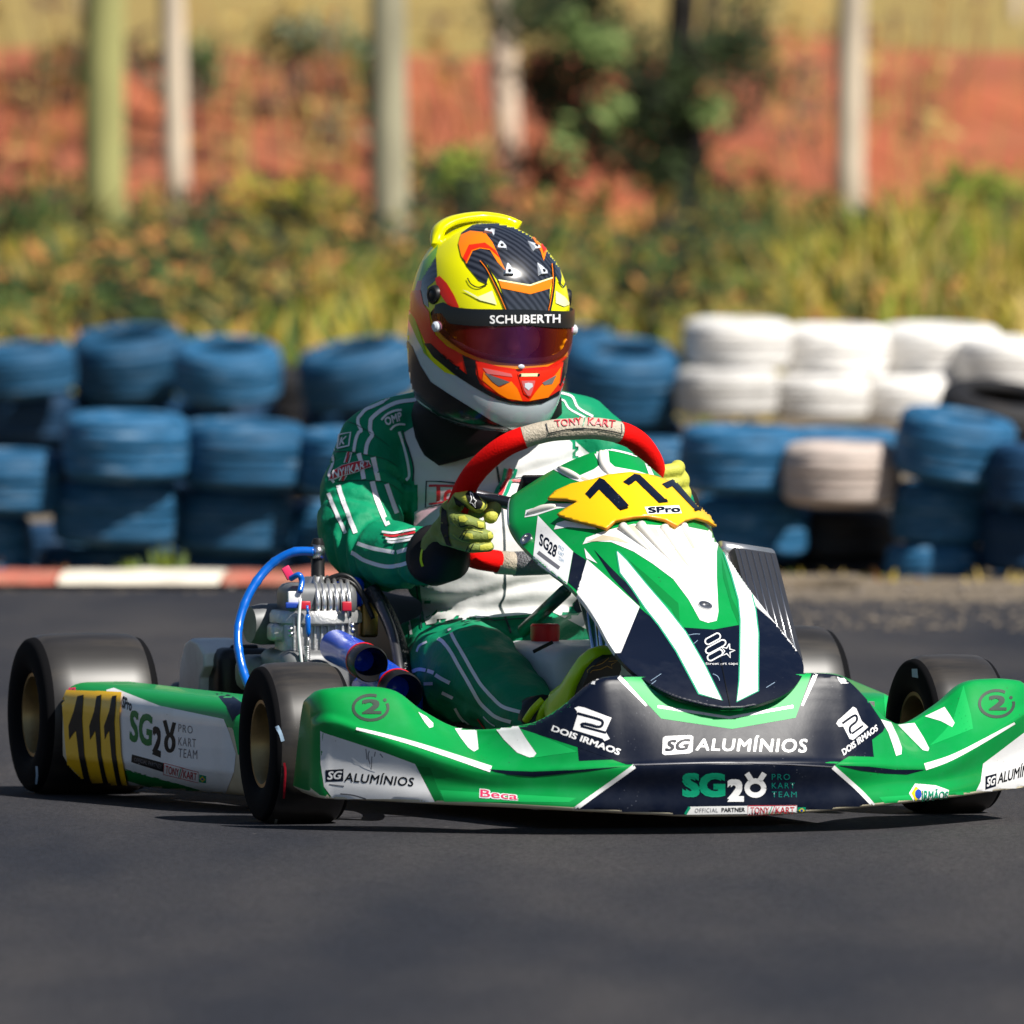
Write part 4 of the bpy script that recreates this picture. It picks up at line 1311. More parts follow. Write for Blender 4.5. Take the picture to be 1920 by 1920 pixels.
# ---- intake silencer (blue, two trumpets)
def trumpet(a, b, r):
    a = Vector(a); b = Vector(b); t = (b - a).normalized()
    return a, b, t, r
AB = []
m = MK(); m.box(PK(725, 1330, 20.36), (0.16, 0.10, 0.115), R=FR, bev=0.028)
airbox = m.build("intake_silencer", "blue_plastic", kart, sharp=60)
for (ax, ay, bx, by, r, da, dbb) in ((630, 1212, 690, 1243, 0.0275, 20.40, 20.22), (702, 1262, 752, 1296, 0.0305, 20.36, 20.18)):
    a = PK(ax, ay, da); b = PK(bx, by, dbb); t = (b - a).normalized()
    m = MK()
    L = (b - a).length
    m.lathe([(0, -0.012), (r * 0.8, -0.010), (r * 1.0, 0.0), (r * 1.02, L - 0.02)], a, t, seg=32); m.build("intake_tube", "blue_plastic", airbox)
    m = MK(); m.lathe([(r * 1.03, L - 0.025), (r * 1.08, L - 0.01), (r * 1.10, L + 0.012), (r * 1.02, L + 0.018), (r * 0.78, L - 0.01), (r * 0.62, L - 0.04)], a, t, seg=32); m.build("intake_trumpet", "black_plastic", airbox, sharp=50)
    m = MK(); m.lathe([(r * 0.66, L - 0.03), (r * 0.5, L - 0.06), (0, L - 0.06)], a, t, seg=24); m.build("intake_throat", "blue_plastic", airbox)
    m = MK(); m.lathe([(r * 1.05, L - 0.032), (r * 1.09, L - 0.029), (r * 1.05, L - 0.025)], a, t, seg=32); m.build("seal", "red_plastic", airbox)

# ---- chain guard
m = MK(); rings = []
gc = PK(402, 1290, 20.96)
for k, (w, ins) in enumerate(((-0.040, 0.010), (-0.036, 0.002), (-0.025, 0.0), (0.025, 0.0), (0.036, 0.002), (0.040, 0.010))):
    ring = []
    prof = [(-0.085, -0.10), (-0.088, -0.02), (-0.075, 0.040), (-0.045, 0.075), (-0.01, 0.084), (0.04, 0.080), (0.075, 0.062), (0.078, 0.04), (0.05, 0.02), (0.045, -0.03), (0.03, -0.10)]
    for (a, z) in prof:
        ring.append(gc + Vector((a * (1 - ins * 6), w, z * (1 - ins * 4))))
    rings.append(ring)
m.rings(rings)
gd = m.build("chain_guard", "guard_grey", kart, sharp=35)
mm = gd.modifiers.new("b", 'BEVEL'); mm.width = 0.006; mm.segments = 3; mm.limit_method = 'ANGLE'
m = MK(); m.box(PK(458, 1228, 20.88), (0.012, 0.05, 0.035), bev=0.006); m.build("guard_slot", "black_plastic", gd)
m = MK(); m.box(PK(452, 1270, 20.9), (0.10, 0.10, 0.10), bev=0.02); m.build("axle_carrier", "black_plastic", kart)

# ---- radiator
ra = PK(1362, 1040, 20.36); rb_ = PK(1440, 1052, 20.44); rc = PK(1492, 1250, 20.26); rd = PK(1412, 1240, 20.18)
u = (rb_ - ra); v = (rd - ra); nrm = u.cross(v).normalized()
def rp(a, b, h=0.0): return ra + u * a + v * b + nrm * h
m = MK()
m.add([rp(0, 0, .012), rp(1, 0, .012), rp(1, 1, .012), rp(0, 1, .012), rp(0, 0, -.02), rp(1, 0, -.02), rp(1, 1, -.02), rp(0, 1, -.02)], [(0, 1, 2, 3), (4, 7, 6, 5), (0, 4, 5, 1), (1, 5, 6, 2), (2, 6, 7, 3), (3, 7, 4, 0)])
rad = m.build("radiator", "dark_steel", kart, smooth=False)
sgn = 1 if (KM.to_3x3() @ nrm).y < 0 else -1
for k in range(6):
    m = MK(); a = 0.10 + 0.155 * k
    m.tube([rp(a, 0.02, sgn * 0.020), rp(a, 0.98, sgn * 0.020)], 0.0020, seg=6); m.build("cooling_tube", "steel", rad)
m = MK()
for k in range(5):
    a = 0.10 + 0.155 * k
    for j in range(46):
        b = 0.02 + 0.96 * j / 45
        m.add([rp(a + 0.02, b, sgn * 0.014), rp(a + 0.135, b + 0.012, sgn * 0.014), rp(a + 0.135, b + 0.016, sgn * 0.020), rp(a + 0.02, b + 0.004, sgn * 0.020)], [(0, 1, 2, 3)])
o = m.build("cooling_fins", "polished_alloy", rad, smooth=False, recalc=False); o["kind"] = "stuff"
for (a0, a1, b0, b1, r) in ((-0.10, 1.06, -0.045, -0.045, 0.014), (1.05, 1.05, -0.05, 1.05, 0.009), (-0.03, 1.05, 1.04, 1.04, 0.012), (-0.04, -0.04, -0.02, 1.0, 0.007)):
    m = MK(); m.tube([rp(a0, b0), rp(a1, b1)], r, seg=14); m.build("radiator_frame", "polished_alloy", rad)
# ================================================================== DRIVER
mat("suit_green", (0.0, 0.235, 0.105), 0.62, var=0.10, vscale=7, bump=0.4, bscale=34, spec=0.25)
mat("suit_white", (0.62, 0.62, 0.61), 0.6, var=0.05, vscale=9, dirt=(0.48, 0.45, 0.38), dscale=9, damt=0.4, bump=0.22, bscale=24)
mat("suit_stripe", (0.78, 0.78, 0.80), 0.5)
mat("suit_seam", (0.012, 0.03, 0.035), 0.6)
mat("suit_fold_shade", (0.0, 0.06, 0.03), 0.5)
mat("suit_red", (0.55, 0.02, 0.03), 0.5)
mat("skin", (0.50, 0.27, 0.18), 0.5)
mat("glove_olive", (0.20, 0.25, 0.05), 0.65, bump=0.25, bscale=200, var=0.15, vscale=40)
mat("glove_yellow", (0.50, 0.50, 0.06), 0.6, bump=0.2, bscale=260)
mat("glove_black", (0.008, 0.008, 0.009), 0.65, spec=0.2)
mat("neon_yellow", (0.62, 0.78, 0.0), 0.4)
mat("shoe_neon", (0.48, 0.72, 0.0), 0.4, coat=0.2)
mat("shoe_black", (0.010, 0.010, 0.010), 0.45)
mat("shell_yellow", (0.80, 0.78, 0.0), 0.22, coat=0.15, spec=0.3)
mat("h_pale", (0.85, 0.88, 0.45), 0.2, coat=0.5)
mat("h_orange", (0.90, 0.20, 0.004), 0.22, coat=0.15, spec=0.3)
mat("h_red", (0.78, 0.022, 0.006), 0.22, coat=0.15, spec=0.3)
mat("h_white", (0.52, 0.60, 0.64), 0.14, coat=0.7)
mat("h_black", (0.008, 0.009, 0.011), 0.2, coat=0.15, spec=0.3)
mat("h_green", (0.22, 0.50, 0.04), 0.22, coat=0.15, spec=0.3)
mat("h_pink", (0.60, 0.12, 0.12), 0.22, coat=0.15, spec=0.3)
mat("clear_plastic", (0.62, 0.66, 0.72), 0.12, coat=0.5)
mat("h_lining", (0.012, 0.012, 0.014), 0.9, spec=0.1)

def fabric(name, scale=11.0, strength=0.55):
    nt = MATS[name].node_tree; b = nt.nodes["Principled BSDF"]
    tc = nt.nodes.new("ShaderNodeTexCoord"); mp = nt.nodes.new("ShaderNodeMapping"); mp.inputs["Scale"].default_value = (0.8, 0.8, 1.9); mp.inputs["Rotation"].default_value = (0.3, 0.4, 0.2)
    nt.links.new(tc.outputs["Object"], mp.inputs[0])
    n = nt.nodes.new("ShaderNodeTexNoise"); n.noise_type = 'RIDGED_MULTIFRACTAL'; n.inputs["Scale"].default_value = scale; n.inputs["Detail"].default_value = 2.0; n.inputs["Distortion"].default_value = 0.6
    nt.links.new(mp.outputs[0], n.inputs["Vector"])
    bp = nt.nodes.new("ShaderNodeBump"); bp.inputs["Strength"].default_value = strength; bp.inputs["Distance"].default_value = 0.006
    nt.links.new(n.outputs[0], bp.inputs["Height"])
    if b.inputs["Normal"].is_linked: nt.links.new(b.inputs["Normal"].links[0].from_socket, bp.inputs["Normal"])
    nt.links.new(bp.outputs[0], b.inputs["Normal"])
fabric("suit_green"); fabric("suit_white", 9.0, 0.45); fabric("suit_stripe", 11.0, 0.4)
def carbon():
    m = mat("h_carbon", (0.012, 0.014, 0.022), 0.2, coat=0.7)
    nt = m.node_tree; b = nt.nodes["Principled BSDF"]
    tc = nt.nodes.new("ShaderNodeTexCoord")
    w = nt.nodes.new("ShaderNodeTexWave"); w.inputs["Scale"].default_value = 36; w.inputs["Distortion"].default_value = 1.5; w.bands_direction = 'DIAGONAL'
    nt.links.new(tc.outputs["Object"], w.inputs["Vector"])
    r = nt.nodes.new("ShaderNodeValToRGB")
    r.color_ramp.elements[0].color = (0.006, 0.007, 0.011, 1); r.color_ramp.elements[1].color = (0.035, 0.04, 0.055, 1)
    nt.links.new(w.outputs[0], r.inputs[0]); nt.links.new(r.outputs[0], b.inputs["Base Color"])
carbon()

def visor_mat():
    m = bpy.data.materials.new("visor_lens"); m.use_nodes = True; MATS["visor_lens"] = m
    nt = m.node_tree; nt.nodes.clear()
    out = nt.nodes.new("ShaderNodeOutputMaterial")
    mix = nt.nodes.new("ShaderNodeMixShader"); mix.inputs[0].default_value = 0.18
    tr = nt.nodes.new("ShaderNodeBsdfTransparent"); tr.inputs[0].default_value = (0.95, 0.56, 0.66, 1)
    gl = nt.nodes.new("ShaderNodeBsdfPrincipled"); gl.inputs["Roughness"].default_value = 0.12; gl.inputs["Metallic"].default_value = 0.15; gl.inputs["Coat Weight"].default_value = 0.6
    tc = nt.nodes.new("ShaderNodeTexCoord"); gen = nt.nodes.new("ShaderNodeSeparateXYZ")
    nt.links.new(tc.outputs["Generated"], gen.inputs[0])
    r = nt.nodes.new("ShaderNodeValToRGB"); e = r.color_ramp.elements
    e[0].position = 0.0; e[0].color = (0.85, 0.20, 0.0, 1)
    e[1].position = 0.26; e[1].color = (0.42, 0.012, 0.006, 1)
    for p, c in ((0.48, (0.12, 0.02, 0.10)), (0.64, (0.17, 0.035, 0.24)), (0.78, (0.26, 0.015, 0.05)), (0.93, (0.75, 0.10, 0.0))):
        x = e.new(p); x.color = (*c, 1)
    nt.links.new(gen.outputs[0], r.inputs[0]); nt.links.new(r.outputs[0], gl.inputs["Base Color"])
    nt.links.new(tr.outputs[0], mix.inputs[1]); nt.links.new(gl.outputs[0], mix.inputs[2])
    nt.links.new(mix.outputs[0], out.inputs[0])
visor_mat()

base = P(915, 1400, 20.72)
driver = empty("person", Vector((base.x, base.y, 0.05)))
tag(driver, "person in green and white race suit and helmet, seated, steering the kart", "person")

def CR(ox, oy, s):
    return lambda pts: [(ox + x / s, oy + y / s) for x, y in pts]
hc = CR(740, 380, 4.363); c2 = CR(580, 720, 4.364); c3 = CR(920, 760, 3.097); c4 = CR(580, 1220, 2.8235); c5 = CR(1240, 1200, 2.8235)
c6 = CR(0, 1180, 3.0); c8 = CR(820, 780, 5.646); c9 = CR(1180, 1120, 5.053); c10 = CR(700, 1080, 5.333); c11 = CR(580, 700, 6.4); c12 = CR(1480, 1150, 4.364); c13 = CR(960, 1100, 5.333)

# ---- helmet frame
YAW, PIT, ROL = math.radians(23), math.radians(13), math.radians(-1.5)
HF = Vector((math.sin(YAW) * math.cos(PIT), -math.cos(YAW) * math.cos(PIT), -math.sin(PIT)))
HL = Vector((math.cos(YAW), math.sin(YAW), 0))
HU = HF.cross(HL).normalized()
R_ = Matrix.Rotation(ROL, 3, HF); HL = R_ @ HL; HU = R_ @ HU
HC = P(921, 574, 20.60)
HS = 0.965
def H(f, l, u): return HC + (HF * f + HL * l + HU * u) * HS
HT = [(-0.190, .128, .085, .090), (-0.180, .150, .108, .104), (-0.160, .163, .124, .114), (-0.13, .170, .138, .122), (-0.09, .168, .148, .128), (-0.05, .158, .156, .130), (0.0, .148, .160, .129), (0.04, .136, .156, .122), (0.076, .118, .142, .107), (0.104, .092, .115, .085), (0.122, .066, .086, .063), (0.134, .038, .052, .038), (0.140, .012, .02, .014)]
def hform(az, u, grow=0.0):
    F, B, W = pch(HT, u)
    c, s = math.cos(az), math.sin(az)
    a = F if c >= 0 else B
    n = 2.25
    r = (abs(c / a) ** n + abs(s / W) ** n) ** (-1 / n) + grow
    return H(r * c, r * s, u * (1 + grow * 3))
us = [HT[i][0] + (HT[i + 1][0] - HT[i][0]) * k / 6 for i in range(len(HT) - 1) for k in range(6)] + [HT[-1][0]]
NA = 144
def form_mb(grow):
    m = MB(); m.rings([[hform(2 * math.pi * j / NA - math.pi, u, grow) for j in range(NA)] for u in us]); return m
full = form_mb(0.0); formbvh = BVHTree.FromPolygons([Vector(v) for v in full.v], full.f)
vm = form_mb(0.0065); vbvh = BVHTree.FromPolygons([Vector(v) for v in vm.v], vm.f)
def to_h(p):
    q = (p - HC) / HS
    return Vector((q.dot(HF), q.dot(HL), q.dot(HU)))
def hpix(px, py, b=None):
    loc = (b or vbvh).ray_cast(CAM, ray(px, py).normalized())[0]
    if loc is None: return None
    q = to_h(loc)
    return (math.atan2(q.y, q.x), q.z)
def edge_fn(pts):
    t = sorted([hpix(*q) for q in hc(pts) if hpix(*q) is not None])
    def f(az):
        a = -abs(az)
        if a <= t[0][0]: return t[0][1]
        for (x0, y0), (x1, y1) in zip(t, t[1:]):
            if a <= x1: return y0 + (y1 - y0) * (a - x0) / max(1e-6, x1 - x0)
        return t[-1][1]
    return f
v_bot = edge_fn([(285, 930), (300, 1000), (345, 1075), (420, 1150), (560, 1245), (680, 1295), (850, 1335), (1040, 1352)])
v_top = edge_fn([(285, 900), (330, 850), (400, 830), (470, 865), (560, 880), (760, 887), (900, 889), (1040, 890)])
AZM = abs(hpix(*hc([(300, 960)])[0])[0])

# shell with the eye opening cut out
m = MB(); rings = [[hform(2 * math.pi * j / NA - math.pi, u) for j in range(NA)] for u in us]
m.rings(rings, cap=False)
keep = []
for fi, f in enumerate(m.f):
    i, j = divmod(fi, NA)
    az = 2 * math.pi * (j + 0.5) / NA - math.pi; u = (us[i] + us[i + 1]) / 2
    if abs(az) < math.radians(68) and v_bot(az) + 0.010 < u < v_top(az) - 0.006: continue
    keep.append(f)
m.f = keep; m.mi = [0] * len(keep)
n0 = len(m.v); m.add([H(0, 0, 0.1407)], []); top0 = (len(us) - 1) * NA
m.f += [(top0 + j, top0 + (j + 1) % NA, n0) for j in range(NA)]; m.mi += [0] * NA
for fi, f in enumerate(m.f):
    uz = sum(to_h(Vector(m.v[j])).z for j in f) / len(f); fx = to_h(Vector(m.v[f[0]]))
    if uz < -0.095: m.mi[fi] = 1
    if uz < -0.178: m.mi[fi] = 2
helmet = m.build("helmet", ["shell_yellow", "h_white", "h_black"], driver, recalc=False)
sm = helmet.modifiers.new("thick", 'SOLIDIFY'); sm.thickness = 0.010; sm.offset = -1 if True else 1
helmet["label"] = "neon yellow, orange and carbon full face helmet"
azs = [math.radians(-70 + 140 * k / 60) for k in range(61)]
loop = [hform(a, v_top(a) - 0.006, 0.0005) for a in azs] + [hform(a, v_bot(a) + 0.010, 0.0005) for a in azs[::-1]]
m = MB(); m.tube(loop, 0.0052, seg=10, closed=True); m.build("visor_gasket", "h_lining", helmet)
# padding inside
m = MB(); m.rings([[H(0, 0, 0) + (hform(2 * math.pi * j / 48 - math.pi, u) - H(0, 0, 0)) * 0.86 for j in range(48)] for u in us[::3] if u > -0.185], cap=False)
keep = []
uu = [u for u in us[::3] if u > -0.185]
for fi, f in enumerate(m.f):
    i, j = divmod(fi, 48); az = 2 * math.pi * (j + 0.5) / 48 - math.pi
    if abs(az) < math.radians(64) and -0.11 < uu[i] < 0.04: continue
    keep.append(f)
m.f = keep; m.mi = [0] * len(keep)
m.build("padding", "h_lining", helmet, recalc=False)

# visor lens and its dark sun strip
def visor_patch(lo, hi, az0, az1, grow, na=90, nu=14):
    rows = []
    for i in range(nu + 1):
        row = []
        for j in range(na + 1):
            az = az0 + (az1 - az0) * j / na
            u = lo(az) + (hi(az) - lo(az)) * i / nu
            row.append(hform(az, u, grow))
        rows.append(row)
    return rows
m = MB(); m.grid(visor_patch(v_bot, v_top, -AZM, AZM, 0.0065)); visor = m.build("visor", "visor_lens", helmet, recalc=False)
visor["label"] = "orange red mirrored visor with the eyes faintly showing"
s_bot = edge_fn([(300, 905), (390, 905), (450, 985), (560, 1000), (760, 1008), (900, 1006), (1040, 1000)])
m = MB(); m.grid(visor_patch(s_bot, lambda a: v_top(a) + 0.003, -AZM * 0.97, AZM * 0.97, 0.0085)); strip = m.build("sun_strip", "h_black", helmet, recalc=False)
# pivots, knobs
for s in (-1, 1):
    az, u = hpix(*hc([(325, 755)])[0], formbvh)
    c = hform(s * abs(az), u); ax = (c - H(0.0, 0, u)); ax = (HL * s * 0.95 + HF * 0.2).normalized()
    m = MB(); m.lathe([(0, 0.006), (0.007, 0.006), (0.009, 0.0045), (0.010, 0.006), (0.014, 0.0055), (0.016, 0.002), (0.017, -0.008)], c, ax, seg=28); m.build("visor_pivot", "black_plastic", helmet, sharp=40)
    az, u = hpix(*hc([(345, 1012)])[0]); c = hform(s * abs(az), u, 0.0065)
    m = MB(); m.lathe([(0, 0.007), (0.005, 0.007), (0.0085, 0.004), (0.0095, -0.004)], c, ax, seg=20); m.build("tear_off_post", "clear_plastic", helmet, sharp=40)
m = MB(); m.ball(hform(*hpix(*hc([(1035, 1335)])[0]), 0.007), (0.002, 0.006, 0.004), R=Matrix((HF, HL, HU)).transposed()); m.build("visor_tab", "clear_plastic", helmet)
# rear spoiler
def on_pl(px, py, p0, nr):
    r = ray(px, py); return CAM + r * ((p0 - CAM).dot(nr) / r.dot(nr))
oc = hc([(350, 345), (345, 280), (370, 205), (450, 148), (560, 118), (700, 105), (830, 120), (930, 150), (1010, 190)])
m = MB(); rings = []
fs_ = [-0.062, -0.078, -0.09, -0.098, -0.10, -0.098, -0.094, -0.085, -0.07]
pth = spline([on_pl(x, y, H(f, 0, 0), HF) + Vector((0, 0, -0.002)) for (x, y), f in zip(oc, fs_)], 6)
for i, p in enumerate(pth):
    t = (pth[min(i + 1, len(pth) - 1)] - pth[max(i - 1, 0)]).normalized()
    a = (HF * 0.96 + HU * 0.25).normalized(); a = (a - t * a.dot(t)).normalized(); b = t.cross(a)
    e = math.sin(math.pi * (i + 0.8) / (len(pth) + 0.6)) ** 0.5
    rings.append([p + a * (0.024 * e * math.cos(2 * math.pi * k / 16)) + b * ((0.0085 + 0.004 * (1 - e)) * math.sin(2 * math.pi * k / 16)) for k in range(16)])
m.rings(rings); m.build("spoiler", "shell_yellow", helmet)
# spoiler web that closes the wing against the shell
m = MB(); rows = [[p - HF * 0.012 for p in pth], [H(-0.11, 0, 0.06) + (p - H(-0.11, 0, 0.06)) * 0.80 for p in pth]]; m.grid(rows); m.build("spoiler_web", "shell_yellow", helmet)

pr = Print(formbvh, 0.0006, 0.03)
def hp_(pts, m_, ly=1, sm_=0, step=3.5): pr.poly(hc(pts), m_, ly, step, sm_)
hp_([(120, 880), (165, 960), (200, 1100), (240, 1230), (330, 1320), (520, 1480), (640, 1560), (760, 1620), (1000, 1660), (1200, 1640), (1345, 1560), (1400, 1560), (1310, 1760), (1180, 1880), (1050, 1900), (900, 1860), (700, 1760), (450, 1600), (250, 1480), (150, 1350), (100, 1130)], "h_white", 1)
hp_([(100, 1120), (150, 1180), (215, 1330), (300, 1465), (450, 1565), (650, 1690), (800, 1785), (1000, 1880), (1050, 1920), (600, 1920), (80, 1520)], "h_black", 2)
hp_([(110, 860), (175, 960), (215, 1080), (262, 1230), (300, 1290), (250, 1230), (190, 1120), (120, 960)], "h_green", 2)
hp_([(140, 720), (215, 715), (240, 830), (285, 890), (300, 1000), (340, 1080), (430, 1170), (560, 1245), (700, 1300), (850, 1340), (1000, 1360), (1250, 1340), (1400, 1250), (1440, 1200), (1420, 1400), (1340, 1560), (1200, 1640), (1000, 1650), (850, 1610), (640, 1500), (500, 1410), (330, 1270), (250, 1140), (170, 950), (110, 870)], "h_red", 2)
hp_([(245, 1150), (320, 1260), (500, 1410), (640, 1500), (760, 1570), (850, 1612), (950, 1640), (1080, 1652), (1200, 1640), (1340, 1570), (1345, 1530), (1300, 1560), (1220, 1605), (1100, 1628), (950, 1622), (850, 1580), (760, 1530), (650, 1455), (560, 1375), (430, 1275), (300, 1150)], "h_black", 3)
hp_([(555, 1240), (665, 1292), (668, 1400), (700, 1480), (800, 1570), (680, 1500), (600, 1420)], "h_black", 3)
hp_([(1360, 1300), (1415, 1250), (1400, 1380), (1350, 1500), (1330, 1470)], "h_black", 3)
hp_([(672, 1300), (860, 1345), (1000, 1362), (1180, 1362), (1370, 1300), (1345, 1470), (1250, 1590), (1100, 1622), (960, 1616), (880, 1590), (840, 1560), (740, 1500), (690, 1420)], "h_red", 4)
hp_([(730, 1380), (800, 1470), (860, 1510), (950, 1460), (1000, 1520), (1040, 1618), (920, 1600), (850, 1560), (720, 1450)], "h_orange", 5)
hp_([(1095, 1618), (1150, 1540), (1190, 1490), (1300, 1410), (1350, 1340), (1335, 1470), (1245, 1590)], "h_orange", 5)
hp_([(720, 1350), (950, 1400), (960, 1425), (760, 1400)], "h_pink", 5)
hp_([(740, 1392), (940, 1466), (905, 1478), (850, 1500), (800, 1462)], "engine_grey", 6)
hp_([(1198, 1470), (1310, 1408), (1275, 1480), (1212, 1490)], "engine_grey", 6)
hp_([(1000, 1400), (1020, 1385), (1160, 1385), (1185, 1400), (1130, 1560), (1095, 1590), (1050, 1560)], "h_red", 6)
hp_([(1030, 1455), (1140, 1455), (1120, 1530), (1100, 1575), (1080, 1575), (1050, 1530)], "h_pink", 7)
hp_([(1015, 1398), (1170, 1396), (1165, 1420), (1025, 1422)], "h_pale", 7)
for (x, y) in ((1020, 1410), (1166, 1408)): hp_([(x + 10 * math.cos(a), y + 12 * math.sin(a)) for a in [k * math.pi / 4 for k in range(8)]], "h_black", 8)
hp_([(1055, 1475), (1085, 1470), (1115, 1475), (1120, 1500), (1085, 1530), (1055, 1505)], "clear_plastic", 8)
pr.text("SF4", hc([(370, 1215), (540, 1345), (540, 1385), (375, 1255)]), "h_black", 4, 0.01, 0.3)
# crown
hp_([(340, 440), (350, 600), (335, 640), (270, 690), (280, 860), (240, 830), (212, 720), (228, 620), (280, 530)], "h_carbon", 1)
hp_([(335, 620), (370, 600), (430, 660), (490, 760), (528, 850), (524, 880), (440, 840), (390, 770), (350, 690)], "h_red", 2)
hp_([(360, 340), (335, 460), (270, 560), (222, 640), (195, 640), (240, 480)], "h_green", 1)
hp_([(225, 630), (214, 740), (240, 835), (180, 900), (130, 900), (150, 760), (190, 640)], "h_pink", 1)
hp_([(1452, 690), (1485, 720), (1490, 860), (1450, 850)], "h_red", 1)
carb = [(528, 330), (548, 250), (640, 185), (780, 152), (950, 162), (1060, 205), (1150, 265), (1250, 355), (1330, 475), (1362, 600), (1356, 672), (1310, 590), (1286, 500), (1280, 622), (1100, 672), (848, 642), (790, 560), (752, 492), (770, 600), (752, 668), (690, 640), (590, 520), (545, 430)]
hp_(carb, "h_carbon", 2)
hp_([(526, 340), (545, 268), (620, 236), (740, 250), (800, 330), (850, 440), (905, 560), (840, 490), (780, 392), (700, 380), (640, 400), (592, 505), (548, 440)], "h_orange", 3)
hp_([(562, 460), (612, 352), (740, 335), (822, 395), (862, 460), (780, 384), (700, 372), (636, 392), (590, 490)], "h_red", 4)
hp_([(1098, 250), (1180, 285), (1270, 372), (1325, 455), (1240, 392), (1214, 480), (1190, 400), (1140, 320)], "h_orange", 3)
hp_([(1190, 340), (1250, 370), (1310, 440), (1235, 382), (1212, 420)], "h_red", 4)
hp_([(850, 640), (1100, 684), (1282, 622), (1266, 704), (1105, 750), (872, 702)], "h_orange", 4)
hp_([(846, 632), (1100, 674), (1284, 612), (1282, 624), (1100, 686), (850, 643)], "h_pale", 5)
hp_([(872, 706), (1105, 754), (1266, 706), (1256, 895), (922, 895)], "h_carbon", 3)
for q in ([(712, 482), (770, 560), (850, 720), (925, 892)], [(1286, 505), (1296, 640), (1280, 780), (1258, 892)]):
    pr.stroke(hc(q), 4.6, "h_black", 5, 3)
    pr.stroke([(x - 2.6, y) for x, y in hc(q)], 1.2, "h_orange", 6, 3)
hp_([(560, 715), (600, 725), (682, 772), (798, 722), (835, 835), (700, 800)], "h_pale", 3)
hp_([(1312, 722), (1385, 772), (1432, 830), (1380, 850), (1312, 822)], "h_pale", 3)
pr.stroke(hc([(600, 620), (630, 670), (690, 695), (760, 668)]), 2.2, "h_black", 4, 3)
pr.stroke(hc([(1330, 640), (1372, 690), (1392, 650)]), 2.2, "h_black", 4, 3)
pr.build(helmet, {"h_white": "chin_paint", "h_red": "red_paint", "h_black": "black_paint", "h_orange": "orange_paint", "h_carbon": "carbon_paint", "h_pale": "pale_paint", "h_green": "green_paint", "h_pink": "pink_paint"})
# clear vent scoops on the crown
for (x, y, a) in ((790, 238, 0), (872, 352, 0), (930, 545, 0.2), (1062, 240, 0), (1125, 355, 0.2), (1190, 545, 0)):
    px, py = hc([(x, y)])[0]
    loc, nor, _, _ = formbvh.ray_cast(CAM, ray(px, py).normalized())
    if loc is None: continue
    if nor.dot(ray(px, py)) > 0: nor = -nor
    t = (HU - nor * HU.dot(nor)).normalized(); b = nor.cross(t)
    m = MB()
    m.rings([[loc + t * 0.011 * k + b * s + nor * h for s, h in ((-w, -0.001), (-w * 0.7, hh), (w * 0.7, hh), (w, -0.001))] for k, w, hh in ((-1, 0.010, 0.006), (-0.6, 0.0095, 0.0075), (0.4, 0.005, 0.004), (1.1, 0.001, 0.0005))])
    sc = m.build("vent_scoop", "clear_plastic", helmet, smooth=False)
    m = MB(); m.ball(loc - t * 0.006 + nor * 0.007, 0.003, seg=10, rows=6); m.build("vent_screw", "black_plastic", helmet)
sp = Print(vbvh, 0.0006, 0.03)
SB = BVHTree.FromPolygons([Vector(v) for v in form_mb(0.0085).v], vm.f)
sp = Print(SB, 0.0006, 0.03)
sp.text("SCHUBERTH", hc([(778, 922), (1350, 912), (1350, 984), (778, 992)]), "white_print", 2, 0.022, 0, 1.05)
sp.build(helmet, {"white_print": "visor_lettering"})

# ---- body
torso = []; arms = []; legs = []
m = MB()
def cap(lst, a, ra, b, rb):
    m.capsule(a, ra, b, rb); lst.append((Vector(a), Vector(b)))
def chain(lst, pts):
    for (a, ra), (b, rb) in zip(pts, pts[1:]): cap(lst, a, ra, b, rb)
RZ = Matrix.Rotation(math.radians(17.5), 3, 'Z')
RX = RZ @ Matrix.Rotation(math.radians(-10), 3, 'X')
for c, r in ((P(912, 905, 20.76), (0.165, 0.118, 0.175)), (P(925, 1060, 20.70), (0.150, 0.130, 0.16)), (P(928, 1215, 20.70), (0.165, 0.15, 0.11))):
    m.ball(c, r, R=RX, seg=32, rows=20)
torso.append((P(905, 800, 20.78), P(928, 1200, 20.70)))
RSH = P(708, 832, 20.76); LSH = P(1098, 822, 20.88)
chain(torso, [(P(735, 815, 20.78), .066), (P(820, 795, 20.80), .064), (P(905, 790, 20.80), .07), (P(1000, 795, 20.83), .064), (P(1075, 812, 20.86), .066)])
# right arm: bunched sleeve with folds
ELB = P(690, 1036, 20.60); WRI = P(832, 1042, 20.41)
def L(a, b, t): return a.lerp(b, t)
SH = P(706, 836, 20.76)
chain(arms, [(P(722, 826, 20.76), .066), (SH, .068), (L(SH, ELB, .22) + Vector((-.010, 0, 0)), .066), (L(SH, ELB, .34) + Vector((-.013, 0, 0)), .071), (L(SH, ELB, .48) + Vector((-.018, 0, 0)), .074), (L(SH, ELB, .56) + Vector((-.018, 0, 0)), .069), (L(SH, ELB, .75) + Vector((-.015, 0, 0)), .074), (L(SH, ELB, .9) + Vector((-.006, 0, 0)), .070), (ELB + Vector((.004, 0, .004)), .066), (L(ELB, WRI, .15) + Vector((0, 0, -.004)), .062), (L(ELB, WRI, .45) + Vector((0, 0, -.003)), .056), (L(ELB, WRI, .8), .046), (WRI, .036)])
LEL = P(1235, 1005, 20.72); LWR = P(1262, 950, 20.50)
chain(arms, [(P(1085, 815, 20.87), .066), (P(1105, 828, 20.88), .066), (L(LSH, LEL, .5), .062), (LEL, .056), (LWR, .038)])
